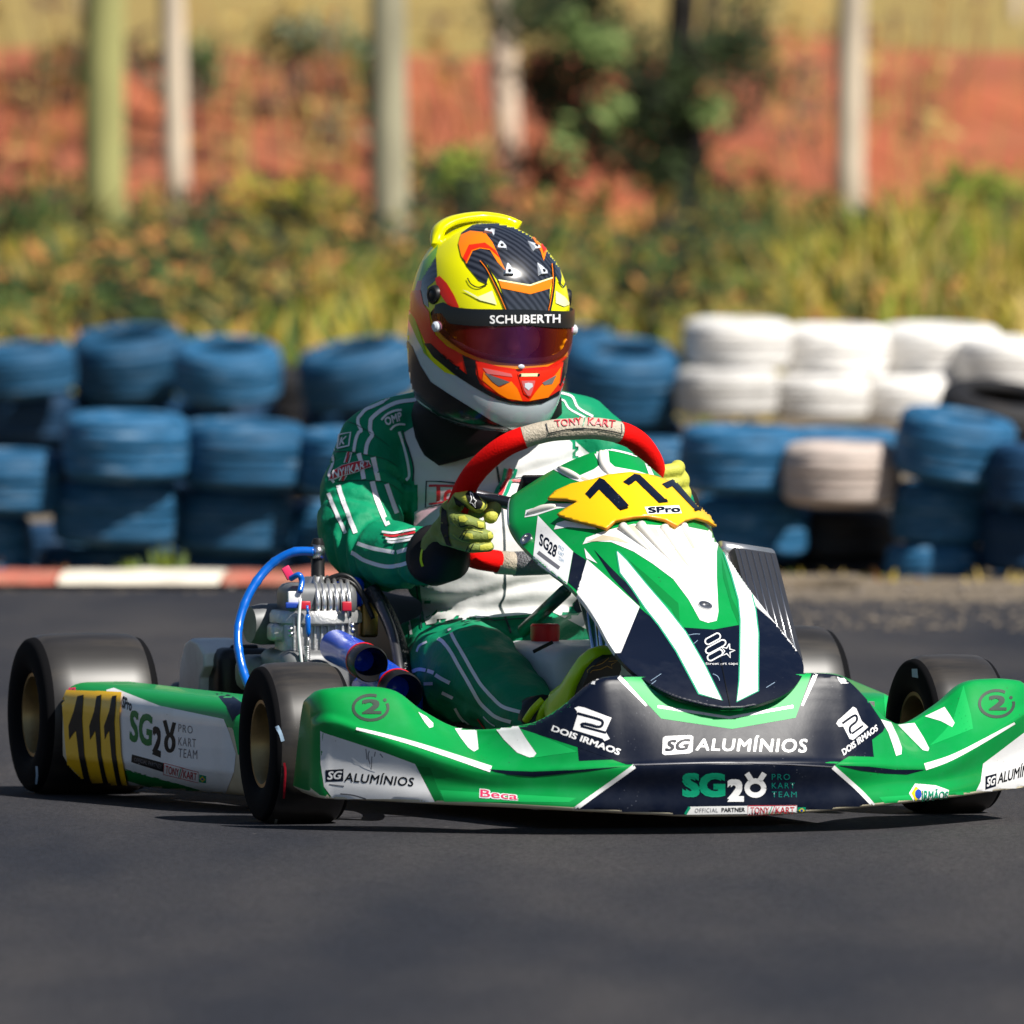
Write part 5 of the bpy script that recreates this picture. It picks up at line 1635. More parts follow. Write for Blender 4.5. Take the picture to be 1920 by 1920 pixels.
# legs
RH = P(846, 1264, 20.66); RKN = P(893, 1264, 20.27); RAN = P(1000, 1352, 19.98)
chain(legs, [(RH, .093), (L(RH, RKN, .55) + Vector((-.008, 0, .0)), .089), (RKN, .079), (L(RKN, RAN, .22), .072), (L(RKN, RAN, .62) + Vector((0, .01, 0)), .062), (RAN, .044)])
LHp = P(1000, 1262, 20.72); LKN = K(-0.30, 0.17, 0.25); LAN = K(0.10, 0.12, 0.12)
chain(legs, [(LHp, .095), (L(LHp, LKN, .5), .088), (LKN, .075), (L(LKN, LAN, .3), .068), (LAN, .044)])
# neck and head (the face shows faintly behind the visor)
chain(torso, [(P(905, 800, 20.78), .062), (H(-0.02, 0, -0.10), .058)])
RH3 = Matrix((HF, HL, HU)).transposed()
m.ball(H(-0.005, 0, 0.005), (0.098, 0.074, 0.108), R=RH3, seg=28, rows=18)
m.ball(H(0.045, 0, -0.075), (0.050, 0.055, 0.060), R=RH3)
m.capsule(H(0.096, 0, -0.015), 0.008, H(0.114, 0, -0.046), 0.013)
for s in (-1, 1):
    m.capsule(H(0.088, s * 0.012, 0.012), 0.011, H(0.078, s * 0.048, 0.014), 0.009)
    m.ball(H(0.062, s * 0.042, -0.042), (0.028, 0.026, 0.026), R=RH3)
bodymb = remeshed(m, 0.0047, 4, 0.5)
# cloth folds
def seg_dist(p, segs):
    best = 9; bt = 0
    for a, b in segs:
        d = b - a; t = max(0, min(1, (p - a).dot(d) / max(1e-9, d.length_squared)))
        q = (p - (a + d * t)).length
        if q < best: best = q
    return best
nv = []
me = bodymb.mesh("tmp2", ["tmp"]); me.update()
nors = [v.normal.copy() for v in me.vertices]
cls = []
for v, n in zip(bodymb.v, nors):
    v = Vector(v)
    da, dl, dt = seg_dist(v, arms), seg_dist(v, legs), seg_dist(v, torso)
    hq = to_h(v)
    if hq.z > -0.115 and hq.length < 0.16: k = 3
    else: k = (0, 1, 2)[min(range(3), key=lambda i: (da - 0.06, dl - 0.085, dt - 0.12)[i])]
    cls.append(k)
    if k == 3: nv.append(v); continue
    if k == 0:      # rings of folds round the sleeve
        ax = (ELB - SH).normalized() if (v - SH).dot(ELB - SH) < (ELB - SH).length_squared * 0.9 else (WRI - ELB).normalized()
        s = (v - SH).dot(ax)
        w = mnoise.noise(Vector((v.x * 14, v.y * 14, v.z * 14)))
        ro = v - (SH + ax * s)
        cr = 0.0
        for s0, tx, tz_, dp in ((0.045, 0.25, 0.3, 0.008), (0.085, -0.35, 0.2, 0.010), (0.118, 0.30, -0.2, 0.011), (0.165, -0.2, 0.35, 0.007), (0.215, 0.4, 0.1, 0.008), (0.02, 0.5, 0.5, 0.006)):
            e = (s + ro.x * tx + ro.y * tz_ + 0.006 * w - s0) / 0.0085
            cr += dp * math.exp(-e * e) * (0.55 + 0.45 * math.sin(ro.x * 60 + s0 * 90))
        d = -cr + 0.007 * (0.5 - abs(math.sin(s * 52 + w * 4.0)) ** 0.7) * (0.35 + 0.65 * max(0, mnoise.noise(Vector((v.x * 7, v.y * 7, v.z * 9 + 3))) + 0.4)) + 0.004 * w
    elif k == 1:
        d = 0.010 * mnoise.noise(Vector((v.x * 11, v.y * 9, v.z * 20))) + 0.006 * mnoise.noise(Vector((v.x * 26, v.y * 20, v.z * 34)))
    else:
        d = 0.006 * mnoise.noise(Vector((v.x * 8, v.y * 8, v.z * 17))) + 0.004 * mnoise.noise(Vector((v.x * 20, v.y * 20, v.z * 30 + 4)))
        for z0, tx, dp in ((0.30, 0.18, 0.008), (0.345, -0.22, 0.009), (0.395, 0.12, 0.007), (0.53, -0.3, 0.006)):
            e = (v.z + (v.x + 0.03) * tx + 0.012 * mnoise.noise(Vector((v.x * 9, z0 * 30, v.z * 5))) - z0) / 0.010
            d -= dp * math.exp(-e * e)
        if v.z < 0.45: d += 0.003 * math.sin(v.z * 95 + 3 * mnoise.noise(Vector((v.x * 6, 0, v.z * 4)))) * 0.6
    nv.append(v + n * d)
bpy.data.meshes.remove(me)
bodymb.v = nv
fcls = []
for i, f in enumerate(bodymb.f):
    cc = [cls[j] for j in f]
    k = max(set(cc), key=cc.count)
    fcls.append(k); bodymb.mi[i] = 1 if k == 3 else 0
body = bodymb.build("body", ["suit_green", "skin"], driver, recalc=False)
def part_bvh(ks):
    return BVHTree.FromPolygons([Vector(v) for v in bodymb.v], [f for f, k in zip(bodymb.f, fcls) if k in ks])
for s in (-1, 1):
    m = MB(); m.ball(H(0.083, s * 0.031, -0.008), 0.0125); e = m.build("eye", "white_print", driver)
    m = MB(); m.ball(H(0.0935, s * 0.031 + 0.001, -0.010), 0.0055); m.build("iris", "black_plastic", e)
    m = MB(); m.tube([H(0.098, s * 0.014, 0.016), H(0.094, s * 0.033, 0.022), H(0.078, s * 0.052, 0.016)], [0.003, 0.004, 0.002], seg=8); m.build("eyebrow", "shoe_black", driver)

# collar / neck guard
m = MB()
nc = P(905, 762, 20.70)
rings = []
for (dx, dz, r1, r2) in ((0.0, -0.058, 0.120, 0.110), (0, -0.035, 0.128, 0.118), (0, -0.005, 0.124, 0.116), (0, 0.03, 0.116, 0.112), (0, 0.045, 0.106, 0.10)):
    rings.append([nc + RZ @ Matrix.Rotation(math.radians(-22), 3, 'Y') @ Vector((r1 * math.cos(2 * math.pi * k / 40), r2 * math.sin(2 * math.pi * k / 40) , dz)) for k in range(40)])
m.rings(rings)
m.build("neck_guard", "glove_black", driver)

# ---- suit decoration
sp = Print(part_bvh((1, 2)), 0.0012, 0.03)
chest = [(757, 812), (775, 802), (778, 772), (812, 756), (860, 760), (960, 790), (1060, 812), (1105, 850), (1110, 1000), (1100, 1180), (1060, 1160), (1030, 1146), (985, 1150), (930, 1152), (870, 1160), (800, 1172), (796, 1160), (790, 1115), (784, 1050), (777, 990), (779, 920), (776, 880), (768, 840)]
sp.poly(chest, "suit_white", 1, 6)
sp.stroke([(754, 808), (770, 850), (777, 885), (770, 940), (772, 985), (778, 1050), (784, 1110), (792, 1180)], 2.6, "suit_seam", 2)
sp.stroke([(748, 810), (762, 852), (768, 890), (762, 900)], 5, "suit_stripe", 1)
sp.stroke([(760, 1115), (765, 1150), (772, 1190)], 4.5, "suit_stripe", 1)
sp.stroke([(922, 800), (917, 815), (925, 845), (935, 900), (945, 1000), (946, 1075), (946, 1115), (938, 1135), (950, 1165), (958, 1188)], 4.0, "suit_seam", 2)
sp.poly([(922, 803), (935, 800), (950, 812), (958, 830), (940, 850), (925, 835)], "guard_grey", 2, 5)
sp.stroke([(868, 1164), (900, 1158), (985, 1152), (1030, 1150)], 5, "suit_stripe", 3)
sp.stroke([(872, 1171), (900, 1165), (985, 1160), (1035, 1160)], 2, "suit_seam", 3)
# chest patch
q = c2([(960, 800), (1620, 905), (1610, 1010), (960, 1018)])
sp.poly(c2([(962, 798), (1100, 806), (1330, 850), (1640, 800), (1640, 1010), (1300, 985), (1080, 995), (958, 1018)]), "suit_white", 2, 5)
sp.stroke(c2([(1330, 850), (1200, 812), (1080, 802), (965, 798), (958, 1018), (1080, 998), (1200, 990)]), 2.6, "suit_seam", 3, smooth=0)
for a, b in (((985, 835), (1210, 835)), ((985, 985), (1110, 970))): sp.stroke(c2([a, b]), 4.2, "suit_red", 3)
sp.stroke(c2([(1060, 840), (1058, 960)]), 7, "suit_red", 3)
sp.stroke(c2([(1160, 870), (1120, 890), (1118, 950), (1160, 960)]), 6, "suit_red", 3)
for x, w, mm in ((1640, 7, "suit_red"), (1600, 6, "logo_green"), (1680, 6, "logo_green")): sp.stroke(c2([(x, 690), (x - 30, 800), (x - 80, 920), (x - 140, 1000)]), w, mm, 4)
sp.stroke(c2([(1570, 775), (1760, 775)]), 2.4, "suit_seam", 4); sp.stroke(c2([(1640, 800), (1760, 800)]), 4, "suit_red", 4); sp.stroke(c2([(1600, 965), (1700, 965)]), 4, "suit_red", 4)
sp.build(body, {"suit_white": "chest_panel", "suit_stripe": "piping", "suit_seam": "zip_and_seams", "suit_red": "chest_lettering", "logo_green": "chest_stripes", "guard_grey": "collar_flap"})

ap = Print(part_bvh((0, 2)), 0.0012, 0.035)
W = "suit_stripe"
_apst = ap.stroke
ap.stroke = lambda p, w, *a, **k: _apst(p, [x * 1.2 for x in w] if isinstance(w, list) else w * 1.2, *a, **k)
ap.stroke(c11([(890, 345), (760, 405), (680, 440), (620, 505), (590, 545), (590, 610), (625, 690), (595, 715), (560, 800), (535, 945)]), 5.0, W)
ap.stroke(c11([(1410, 200), (1180, 205), (1050, 245), (890, 345)]), 3.0, W)
ap.stroke(c11([(1430, 300), (1250, 325), (1100, 345), (1000, 375), (860, 450), (750, 545), (735, 590), (730, 680), (755, 745), (720, 800), (690, 870), (675, 975)]), 6.0, W)
ap.stroke(c11([(595, 965), (620, 1080), (655, 1275)]), 7.0, W); ap.stroke(c11([(765, 1010), (795, 1150), (825, 1295)]), 7.5, W)
ap.stroke(c11([(750, 1300), (800, 1480), (870, 1670), (945, 1830)]), 8.0, W); ap.stroke(c11([(920, 1330), (985, 1520), (1045, 1680)]), 7.0, W)
ap.stroke(c11([(350, 1345), (400, 1510), (480, 1720), (555, 1920)]), 7.0, W); ap.stroke(c11([(235, 1440), (290, 1590), (360, 1750), (440, 1920)]), 6.0, W)
ap.stroke(c11([(345, 690), (350, 740), (310, 830), (300, 935)]), 2.6, W); ap.stroke(c11([(260, 950), (290, 1010), (280, 1100), (240, 1220), (300, 1310)]), 4, W)
ap.stroke(c2([(345, 1380), (370, 1390), (460, 1445), (620, 1490), (740, 1480), (880, 1435)]), 6, W)
ap.stroke(c2([(395, 1305), (520, 1345), (700, 1378)]), 6, W); ap.stroke(c2([(720, 1378), (855, 1335)]), 6, W)
# sleeve patches
ap.text("OMP", c11([(895, 545), (1090, 470), (1110, 570), (925, 640)]), W, 2, 0.03, 0, 1.05)
ap.stroke(c11([(865, 565), (930, 500), (1020, 460), (1100, 450)]), 3.2, W, 2); ap.stroke(c11([(970, 685), (1020, 635), (1080, 618), (1145, 622)]), 3.2, W, 2)
ap.stroke(c11([(345, 905), (370, 740), (505, 715), (480, 880), (345, 908)]), 2.6, W, 2, smooth=0)
ap.text("K", c11([(375, 785), (465, 760), (440, 860), (370, 880)]), W, 2, 0.02, 0.2)
ap.poly(c11([(290, 1180), (400, 1110), (560, 1070), (720, 1045), (738, 1140), (560, 1190), (400, 1230), (300, 1280), (240, 1290)]), W, 2, 5)
ap.poly(c11([(300, 1188), (405, 1120), (562, 1080), (714, 1056), (730, 1134), (560, 1180), (398, 1220), (300, 1266), (255, 1275)]), "suit_red", 3, 5)
ap.text("NY//KART", c11([(310, 1180), (705, 1062), (715, 1130), (300, 1262)]), W, 4, 0.015)
for x, mm in ((0, W), (-28, W), (28, W)): ap.stroke(c11([(490 + x * 0.9, 945), (450 + x, 1085)]), 1.8, mm, 2); ap.stroke(c11([(420 + x, 1225), (390 + x, 1285)]), 1.8, mm, 2)
ap.stroke(c11([(480, 945), (450, 1085)]), 3.5, "suit_red", 3); ap.stroke(c11([(415, 1225), (400, 1285)]), 3.5, "suit_red", 3)
for k, (y, mm) in enumerate(((1210, W), (1235, "suit_red"), (1262, W), (1285, W))): ap.stroke(c2([(600 + 15 * k, y + 5), (680, y + 15), (760, y + 5), (870, y - 15)]), 3.2, mm, 2)
# fold shade painted as dark lines where the sleeve bunches
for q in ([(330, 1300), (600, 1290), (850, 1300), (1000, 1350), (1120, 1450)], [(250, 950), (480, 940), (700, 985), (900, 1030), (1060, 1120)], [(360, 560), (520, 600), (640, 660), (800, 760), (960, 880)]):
    ap.stroke(c11(q), [1.6, 0.8], "suit_fold_shade", 1)
ap.build(body, {W: "sleeve_stripes", "suit_red": "sleeve_patch", "suit_fold_shade": "sleeve_seams"})
# far shoulder
fp = Print(part_bvh((0, 2)), 0.0012, 0.035)
fp.stroke(hc([(1360, 1560), (1450, 1590), (1500, 1680), (1620, 1750)]), 4, W); fp.stroke(hc([(1300, 1610), (1380, 1620), (1430, 1690), (1560, 1760)]), 3, W)
fp.build(body, {W: "shoulder_stripes"})
lp = Print(part_bvh((1, 2)), 0.0012, 0.035)
lp.stroke(c10([(760, 530), (840, 690), (930, 840), (1010, 980), (1080, 1090), (1190, 1210), (1300, 1310), (1470, 1360)]), 6.5, W)
lp.stroke(c10([(640, 625), (700, 660), (780, 770), (850, 890), (920, 1010), (990, 1130), (1060, 1250), (1130, 1330), (1230, 1410), (1380, 1460)]), 6.5, W)
lp.stroke(c10([(375, 965), (450, 935), (530, 945), (610, 970)]), 7, W); lp.stroke(c10([(625, 990), (690, 1030), (770, 1070)]), 7, W)
lp.stroke(c10([(450, 1080), (600, 1075)]), 6, W); lp.stroke(c10([(690, 1165), (800, 1220)]), 6, W); lp.stroke(c10([(820, 1320), (880, 1420), (970, 1500)]), 5, W)
lp.stroke(c10([(440, 760), (465, 700), (540, 660)]), 4, W)
lp.stroke(c10([(1045, 1425), (1090, 1490), (1120, 1525)]), 3, "suit_red"); lp.stroke(c10([(1105, 1405), (1160, 1460), (1220, 1500)]), 2, W)
lp.build(body, {W: "leg_stripes", "suit_red": "leg_print"})

# ---- gloves
def G(x, y, dd=0.0): 
    px, py = c8([(x, y)])[0]; return P(px, py, 20.335 + dd)
m = MB()
S = 6500.0
def gch(pts):
    for (a, ra), (b, rb) in zip(pts, pts[1:]): m.capsule(a, ra, b, rb, seg=14)
FD = -0.030
gch([(G(190, 960, 0.0), .0135), (G(250, 860, -0.020), .0140), (G(330, 880, FD - .006), .0145), (G(440, 950, FD - .004), .0125)])
gch([(G(110, 1080, 0.004), .0125), (G(200, 1090, -0.026), .0130), (G(320, 1125, FD - .010), .0122), (G(450, 1165, FD), .0105)])
gch([(G(100, 1200, 0.004), .0120), (G(200, 1225, -0.024), .0122), (G(350, 1265, FD - .008), .0114), (G(535, 1270, FD + .002), .0096)])
gch([(G(120, 1310, 0.004), .0110), (G(230, 1345, -0.018), .0112), (G(370, 1385, FD - .002), .0104), (G(545, 1385, FD + .006), .0088)])
gch([(G(300, 1040, 0.030), .016), (G(520, 960, 0.022), .0140), (G(600, 985, -0.004), .0128), (G(565, 1065, -0.020), .0122)])     # thumb round the far side of the rim
for (x, y, dd, r) in ((150, 1010, 0.018, .020), (120, 1150, 0.022, .021), (110, 1270, 0.022, .019), (60, 1230, 0.034, .022), (20, 1330, 0.05, .022)): m.ball(G(x, y, dd), r)
gch([(G(120, 1150, 0.024), .021), (G(-20, 1370, 0.062), .025)])
gm = remeshed(m, 0.0021, 2, 0.4)
glove = gm.build("glove", "glove_olive", driver, recalc=False)
gb = BVHTree.FromPolygons([Vector(v) for v in gm.v], gm.f)
gp = Print(gb, 0.0007, 0.012)
gp.poly(c8([(190, 810), (260, 750), (340, 755), (440, 850), (500, 930), (480, 985), (400, 1000), (330, 950), (180, 845)]), "glove_yellow", 1, 3)
gp.poly(c8([(300, 830), (330, 795), (380, 800), (440, 860), (480, 930), (460, 975), (410, 985), (340, 930)]), "glove_black", 2, 3)
gp.stroke(c8([(345, 815), (365, 830), (385, 880), (410, 900), (395, 920), (405, 965), (370, 920), (345, 915), (360, 880), (345, 815)]), 1.4, "white_print", 3, 2, smooth=0)
gp.poly(c8([(470, 1030), (510, 985), (580, 985), (640, 1040), (625, 1110), (570, 1145), (500, 1090)]), "glove_yellow", 1, 3)
gp.poly(c8([(225, 1065), (290, 1055), (325, 1095), (290, 1125), (235, 1120)]), "glove_yellow", 1, 3)
gp.poly(c8([(420, 1110), (490, 1130), (495, 1190), (430, 1175)]), "glove_yellow", 1, 3)
gp.poly(c8([(530, 1240), (595, 1215), (600, 1280), (540, 1300)]), "glove_yellow", 1, 3)
gp.poly(c8([(450, 1370), (590, 1330), (600, 1380), (540, 1420), (450, 1420)]), "glove_yellow", 1, 3)
gp.poly(c8([(275, 1240), (370, 1245), (380, 1300), (290, 1300)]), "glove_yellow", 1, 3)
gp.poly(c8([(175, 850), (300, 940), (340, 985), (270, 975), (200, 930)]), "glove_black", 2, 3)
gp.poly(c8([(50, 960), (100, 1010), (120, 1150), (125, 1300), (160, 1380), (100, 1360), (40, 1200)]), "glove_black", 2, 3)
for q in ([(235, 1130), (260, 1165), (350, 1150), (440, 1190), (480, 1180)], [(240, 1290), (300, 1200)], [(265, 1305), (325, 1215)], [(310, 1425), (350, 1350)], [(345, 1430), (385, 1350)]): gp.stroke(c8(q), 1.5, "glove_black", 3, 2)
for q in ([(160, 1100), (230, 1170), (330, 1200), (480, 1235)], [(170, 1250), (260, 1310), (420, 1340), (560, 1340)], [(430, 790), (500, 900), (510, 960), (480, 990)]): gp.stroke(c8(q), 1.0, "glove_yellow", 3, 2)
gp.build(glove, {"glove_yellow": "finger_pads", "glove_black": "glove_trim", "white_print": "glove_emblem"})
m = MB(); cf = [(WRI + (ELB - WRI) * 0.17 + Vector((0, 0, .002)), .0490), (WRI + (ELB - WRI) * 0.10, .0505), (WRI + Vector((.004, -.004, 0)), .0435), (P(842, 1022, 20.385), .036), (P(852, 1005, 20.37), .030)]
m.tube([q for q, r in cf], [r for q, r in cf], seg=28)
cm = m.build("gauntlet", "glove_black", glove)
cb = Print(BVHTree.FromPolygons([Vector(v) for v in m.v], m.f), 0.0010, 0.02)
cb.stroke(c2([(930, 1490), (915, 1430), (935, 1330), (1000, 1245), (1060, 1245), (1090, 1235)]), [4.5, 3], "neon_yellow", 1, 3)
cb.text("SMX", c2([(1005, 1185), (1090, 1165), (1085, 1200), (1010, 1222)]), "white_print", 1, 0.02, 0.2)
cb.build(glove, {"neon_yellow": "gauntlet_piping", "white_print": "gauntlet_print"})
# left glove, half hidden behind the front panel
m = MB()
lc = K(*sw(0.168, 0.015))
def GL_(a, b, dd): return lc + Vector((a, dd, b))
for k in range(4):
    z = 0.028 - 0.021 * k
    gch([(GL_(0.034, z + 0.004, 0.014), .0125), (GL_(0.030, z, -0.014), .0125), (GL_(0.006, z - 0.003, -0.030), .0115), (GL_(-0.016, z - 0.004, -0.024), .0098)])
gch([(GL_(0.02, 0.0, 0.03), .016), (GL_(-0.012, 0.03, 0.020), .013), (GL_(-0.02, 0.036, -0.008), .012)])
for q in ((0.034, 0.01, 0.016, .02), (0.036, -0.012, 0.02, .021), (0.036, -0.035, 0.025, .019)): m.ball(GL_(q[0], q[1], q[2]), q[3])
gch([(GL_(0.034, -0.012, 0.022), .022), (LWR, .027)])
gm2 = remeshed(m, 0.0024, 2, 0.4)
gl2 = gm2.build("glove", "glove_yellow", driver, recalc=False)
m = MB(); m.tube([LWR, L(LWR, LEL, 0.5)], [0.044, 0.050], seg=24); m.build("gauntlet", "glove_black", gl2)

# ---- shoes: right one on the throttle pedal, left one on the brake
def shoe(heel, toe, upv, name, label=None):
    d = (toe - heel); Ln = d.length; d.normalize()
    side = d.cross(upv).normalized(); up = side.cross(d).normalized()
    m = MB(); rings = []
    for t, w, h, z in ((-0.06, .012, .020, .012), (0.0, .028, .045, .012), (0.12, .033, .060, .012), (0.28, .034, .062, .010), (0.45, .036, .046, .008), (0.65, .041, .036, .006), (0.85, .039, .028, .005), (0.96, .030, .022, .004), (1.02, .014, .012, .006)):
        c = heel + d * (Ln * t)
        ring = []
        for k in range(28):
            a = 2 * math.pi * k / 28
            cs, sn = math.cos(a), math.sin(a)
            ring.append(c + side * (w * math.copysign(abs(cs) ** 0.75, cs)) + up * (z + (h if sn > 0 else 0.010) * math.copysign(abs(sn) ** 0.8, sn)))
        rings.append(ring)
    m.rings(rings)
    o = m.build(name, "shoe_neon", driver)
    if label: o["label"] = label
    s = MB(); rings = []
    for t, w in ((-0.04, .010), (0.0, .022), (0.12, .027), (0.28, .028), (0.45, .030), (0.65, .035), (0.85, .033), (0.96, .024), (1.01, .010)):
        c = heel + d * (Ln * t) - up * 0.003
        rings.append([c - side * w - up * 0.0085, c - side * w + up * 0.006, c + side * w + up * 0.006, c + side * w - up * 0.0085])
    s.rings(rings); s.build("sole", "shoe_black", o, sharp=40)
    return o
hl = P(1072, 1388, 19.86); te = P(1137, 1226, 19.78)
sh = shoe(hl, te, Vector((-0.62, 0.78, 0.10)), "shoe", "neon yellow racing shoe pressing the throttle")
m = MB(); m.tube([RAN, P(1024, 1340, 19.95)], [0.040, 0.034], seg=20); m.build("shoe_collar", "shoe_black", sh)
shoe(K(0.08, 0.12, 0.07), K(0.24, 0.13, 0.20), Vector((-0.7, 0.2, 0.7)), "shoe")
m = MB(); m.tube(spline([P(985, 1352, 19.93), P(1000, 1330, 19.92), P(1018, 1312, 19.92)], 4), 0.006, seg=8); m.build("ankle_strap", "neon_yellow", sh)
m = MB(); m.tube(spline([P(1012, 1352, 19.92), P(1020, 1330, 19.91), P(1032, 1314, 19.91)], 4), 0.007, seg=8); m.build("ankle_strap", "shoe_neon", sh)
m = MB(); m.ball(P(1048, 1338, 19.90), (0.020, 0.016, 0.030)); m.build("heel_cup", "clear_plastic", sh)
sb_ = Print(bvh_of([c for c in sh.children if c.name.startswith("sole")][0]), 0.0008, 0.02)
sb_.stroke(c13([(760, 860), (755, 840), (800, 800), (900, 765), (965, 710), (965, 745), (1070, 735), (990, 775), (1000, 815), (950, 790), (880, 825), (800, 835), (780, 860)]), 1.1, "brass", 1, 2, 0, name="sole_emblem")
sb_.build(sh, {})
# ================================================================== PRINT ON THE KART
c13 = CR(960, 1100, 5.333)
def ring_pts(cx, cy, rx, ry, a0=0, a1=360, n=28):
    return [(cx + rx * math.cos(math.radians(a0 + (a1 - a0) * k / n)), cy + ry * math.sin(math.radians(a0 + (a1 - a0) * k / n))) for k in range(n + 1)]
def box4(x0, y0, x1, y1): return [(x0, y0), (x1, y0), (x1, y1), (x0, y1)]
def eight(pr, C, cx, cy, rx, ry, w, m, ly, horns):
    pr.stroke(C(ring_pts(cx, cy, rx, ry)), w, m, ly, 3, 0, name="logo_figure")
    for a, b in horns: pr.stroke(C([a, b]), w, m, ly, 3, 0, name="logo_figure")

# ---- front fairing
fp = Print(bvh_of(fairing), 0.0003, 0.05)
N, Wt, Gr = "navy_print", "white_print", "green_print"
fp.poly([(962, 1362), (1000, 1352), (1030, 1338), (1058, 1318), (1080, 1298), (1105, 1275), (1130, 1258), (1160, 1254), (1530, 1250), (1560, 1252), (1600, 1270), (1635, 1325), (1660, 1362), (1655, 1372), (1610, 1406), (1562, 1437), (1380, 1433), (1190, 1433), (1176, 1434), (1080, 1400)], N, 1, 4)
fp.poly([(1190, 1435), (1380, 1435), (1562, 1439), (1602, 1478), (1648, 1520), (1640, 1524), (1560, 1530), (1380, 1536), (1240, 1533), (1110, 1527), (1070, 1523), (1130, 1480)], N, 1, 5)
fp.stroke([(1188, 1434.5), (1300, 1431), (1385, 1430.5), (1480, 1433), (1562, 1437.5)], 1.8, "grey_text", 3, 4, name="seam")
fp.poly(c3([(745, 1560), (990, 1820), (1400, 1880), (1770, 1815), (1862, 1560), (1700, 1540), (900, 1540)]), "light_green_print", 2, 5)
fp.poly(c9([(120, 800), (200, 830), (420, 950), (240, 925)]), "mint_print", 3, 4)
fp.poly(c9([(1550, 815), (1510, 905), (1410, 940), (1480, 880)]), "mint_print", 3, 4)
fp.stroke(c3([(970, 1750), (1385, 1815), (1755, 1750)]), 5, Wt, 3, 4, 0)
fp.stroke(c3([(735, 1568), (905, 1745)]), [8, 4], Wt, 2, 4); fp.stroke(c3([(1888, 1560), (1808, 1745)]), [8, 4], Wt, 2, 4)
fp.poly(c3([(500, 1655), (560, 1590), (720, 1560), (610, 1600), (605, 1622), (570, 1618)]), Wt, 2, 4)
fp.poly(c12([(385, 505), (440, 510), (520, 560), (470, 575), (420, 575), (400, 545)]), Wt, 2, 4)
# wordmarks
fp.poly(c5([(8, 520), (22, 510), (155, 505), (168, 512), (165, 590), (150, 600), (18, 610), (5, 602)]), Wt, 2, 4)
fp.text("SG", c5([(20, 532), (155, 522), (152, 582), (18, 592)]), N, 3, 0.035, 0.25)
fp.text("ALUMÍNIOS", c5([(182, 508), (772, 506), (772, 598), (180, 586)]), Wt, 2, 0.016, 0.12, 1.10)
fp.text("SG", c5(box4(110, 703, 338, 832)), "logo_green", 2, 0.05)
fp.text("2", c5(box4(348, 735, 436, 856)), Wt, 3, 0.05)
eight(fp, c5, 497, 783, 44, 38, 10, Wt, 3, (((452, 704), (478, 745)), ((545, 704), (518, 745))))
for s, y0, y1, x1 in (("PRO", 708, 740, 680), ("KART", 755, 785, 706), ("TEAM", 802, 832, 716)): fp.text(s, c5(box4(584, y0, x1, y1)), "teal_text", 2, 0.0, 0, 1.25)
fp.poly(c5([(152, 882), (455, 878), (455, 920), (130, 924)]), Wt, 2, 5)
fp.stroke(c5([(150, 884), (126, 922)]), 5, "logo_green", 3, 4)
fp.text("OFFICIAL", c5([(178, 891), (298, 889), (298, 911), (176, 913)]), "grey_text", 3, 0.0, 0, 1.2); fp.text("PARTNER", c5([(318, 888), (442, 886), (442, 908), (318, 910)]), "black_print", 3, 0.02)
def tony(pr, C, q, ly=2, bars=True):
    TL, TR, BR, BL = [np.array(p, float) for p in q]
    def at(u, v): return tuple((TL * (1 - u) + TR * u) * (1 - v) + (BL * (1 - u) + BR * u) * v)
    pr.poly(C([at(0, 0), at(1, 0), at(1, 1), at(0, 1)]), Wt, ly, 5)
    pr.stroke(C([at(0.01, .03), at(.99, .03), at(.99, .97), at(.01, .97), at(.01, .03)]), 1.1, "red_print", ly + 1, 5, 0)
    pr.text("TONY", C([at(.06, .17), at(.44, .17), at(.44, .83), at(.06, .83)]), "red_print", ly + 1, 0.006)
    pr.text("KART", C([at(.57, .17), at(.95, .17), at(.95, .83), at(.57, .83)]), "red_print", ly + 1, 0.006)
    for u, mm in ((.47, "logo_green"), (.52, "red_print")): pr.stroke(C([at(u + .03, .08), at(u - .03, .92)]), 1.4, mm, ly + 1, 3)
def flag(pr, C, q, ly=2):
    pr.poly(C(q), "logo_green", ly, 4)
    c = np.mean(np.array(q, float), 0); a = [(np.array(q[i]) + np.array(q[(i + 1) % 4])) / 2 for i in range(4)]
    pr.poly(C([tuple(c + (p - c) * 0.78) for p in a]), "flag_yellow", ly + 1, 3)
    pr.poly(C(ring_pts(c[0], c[1], 7, 7, n=10)[:-1]), "flag_blue", ly + 2, 3)
tony(fp, c5, [(456, 876), (717, 874), (717, 927), (453, 926)])
flag(fp, c5, [(721, 886), (764, 885), (763, 917), (720, 918)])
# brothers logo, twice
fp.poly(c13([(625, 1215), (665, 1198), (720, 1208), (995, 1312), (935, 1448), (978, 1522), (925, 1545), (905, 1520), (610, 1430), (655, 1285), (650, 1245)]), Wt, 2, 3)
fp.stroke(c13([(655, 1268), (850, 1322), (905, 1350), (895, 1392), (850, 1402), (720, 1372), (690, 1390)]), 5.0, N, 3, 3, 4)
fp.stroke(c13([(690, 1395), (940, 1462)]), 4.5, N, 3, 3)
fp.stroke(c13([(735, 1350), (840, 1372)]), 3.0, Wt, 4, 3)
fp.text("DOIS IRMAOS", c4([(1287, 393), (1650, 522), (1640, 556), (1280, 425)]), Wt, 2, 0.03, 0.1)
fp.poly(c12([(383, 902), (400, 872), (420, 858), (520, 765), (545, 778), (590, 882), (642, 930), (605, 965), (520, 1036), (492, 1028), (440, 925), (405, 930)]), Wt, 2, 3)
fp.stroke(c12([(432, 902), (525, 838), (550, 850), (545, 885), (500, 925), (492, 960), (505, 985)]), 4.2, N, 3, 3, 4)
fp.stroke(c12([(510, 985), (600, 920)]), 3.6, N, 3, 3)
fp.text("DOIS IRMAOS", c5([(952, 582), (1138, 446), (1146, 478), (965, 614)]), Wt, 2, 0.03)
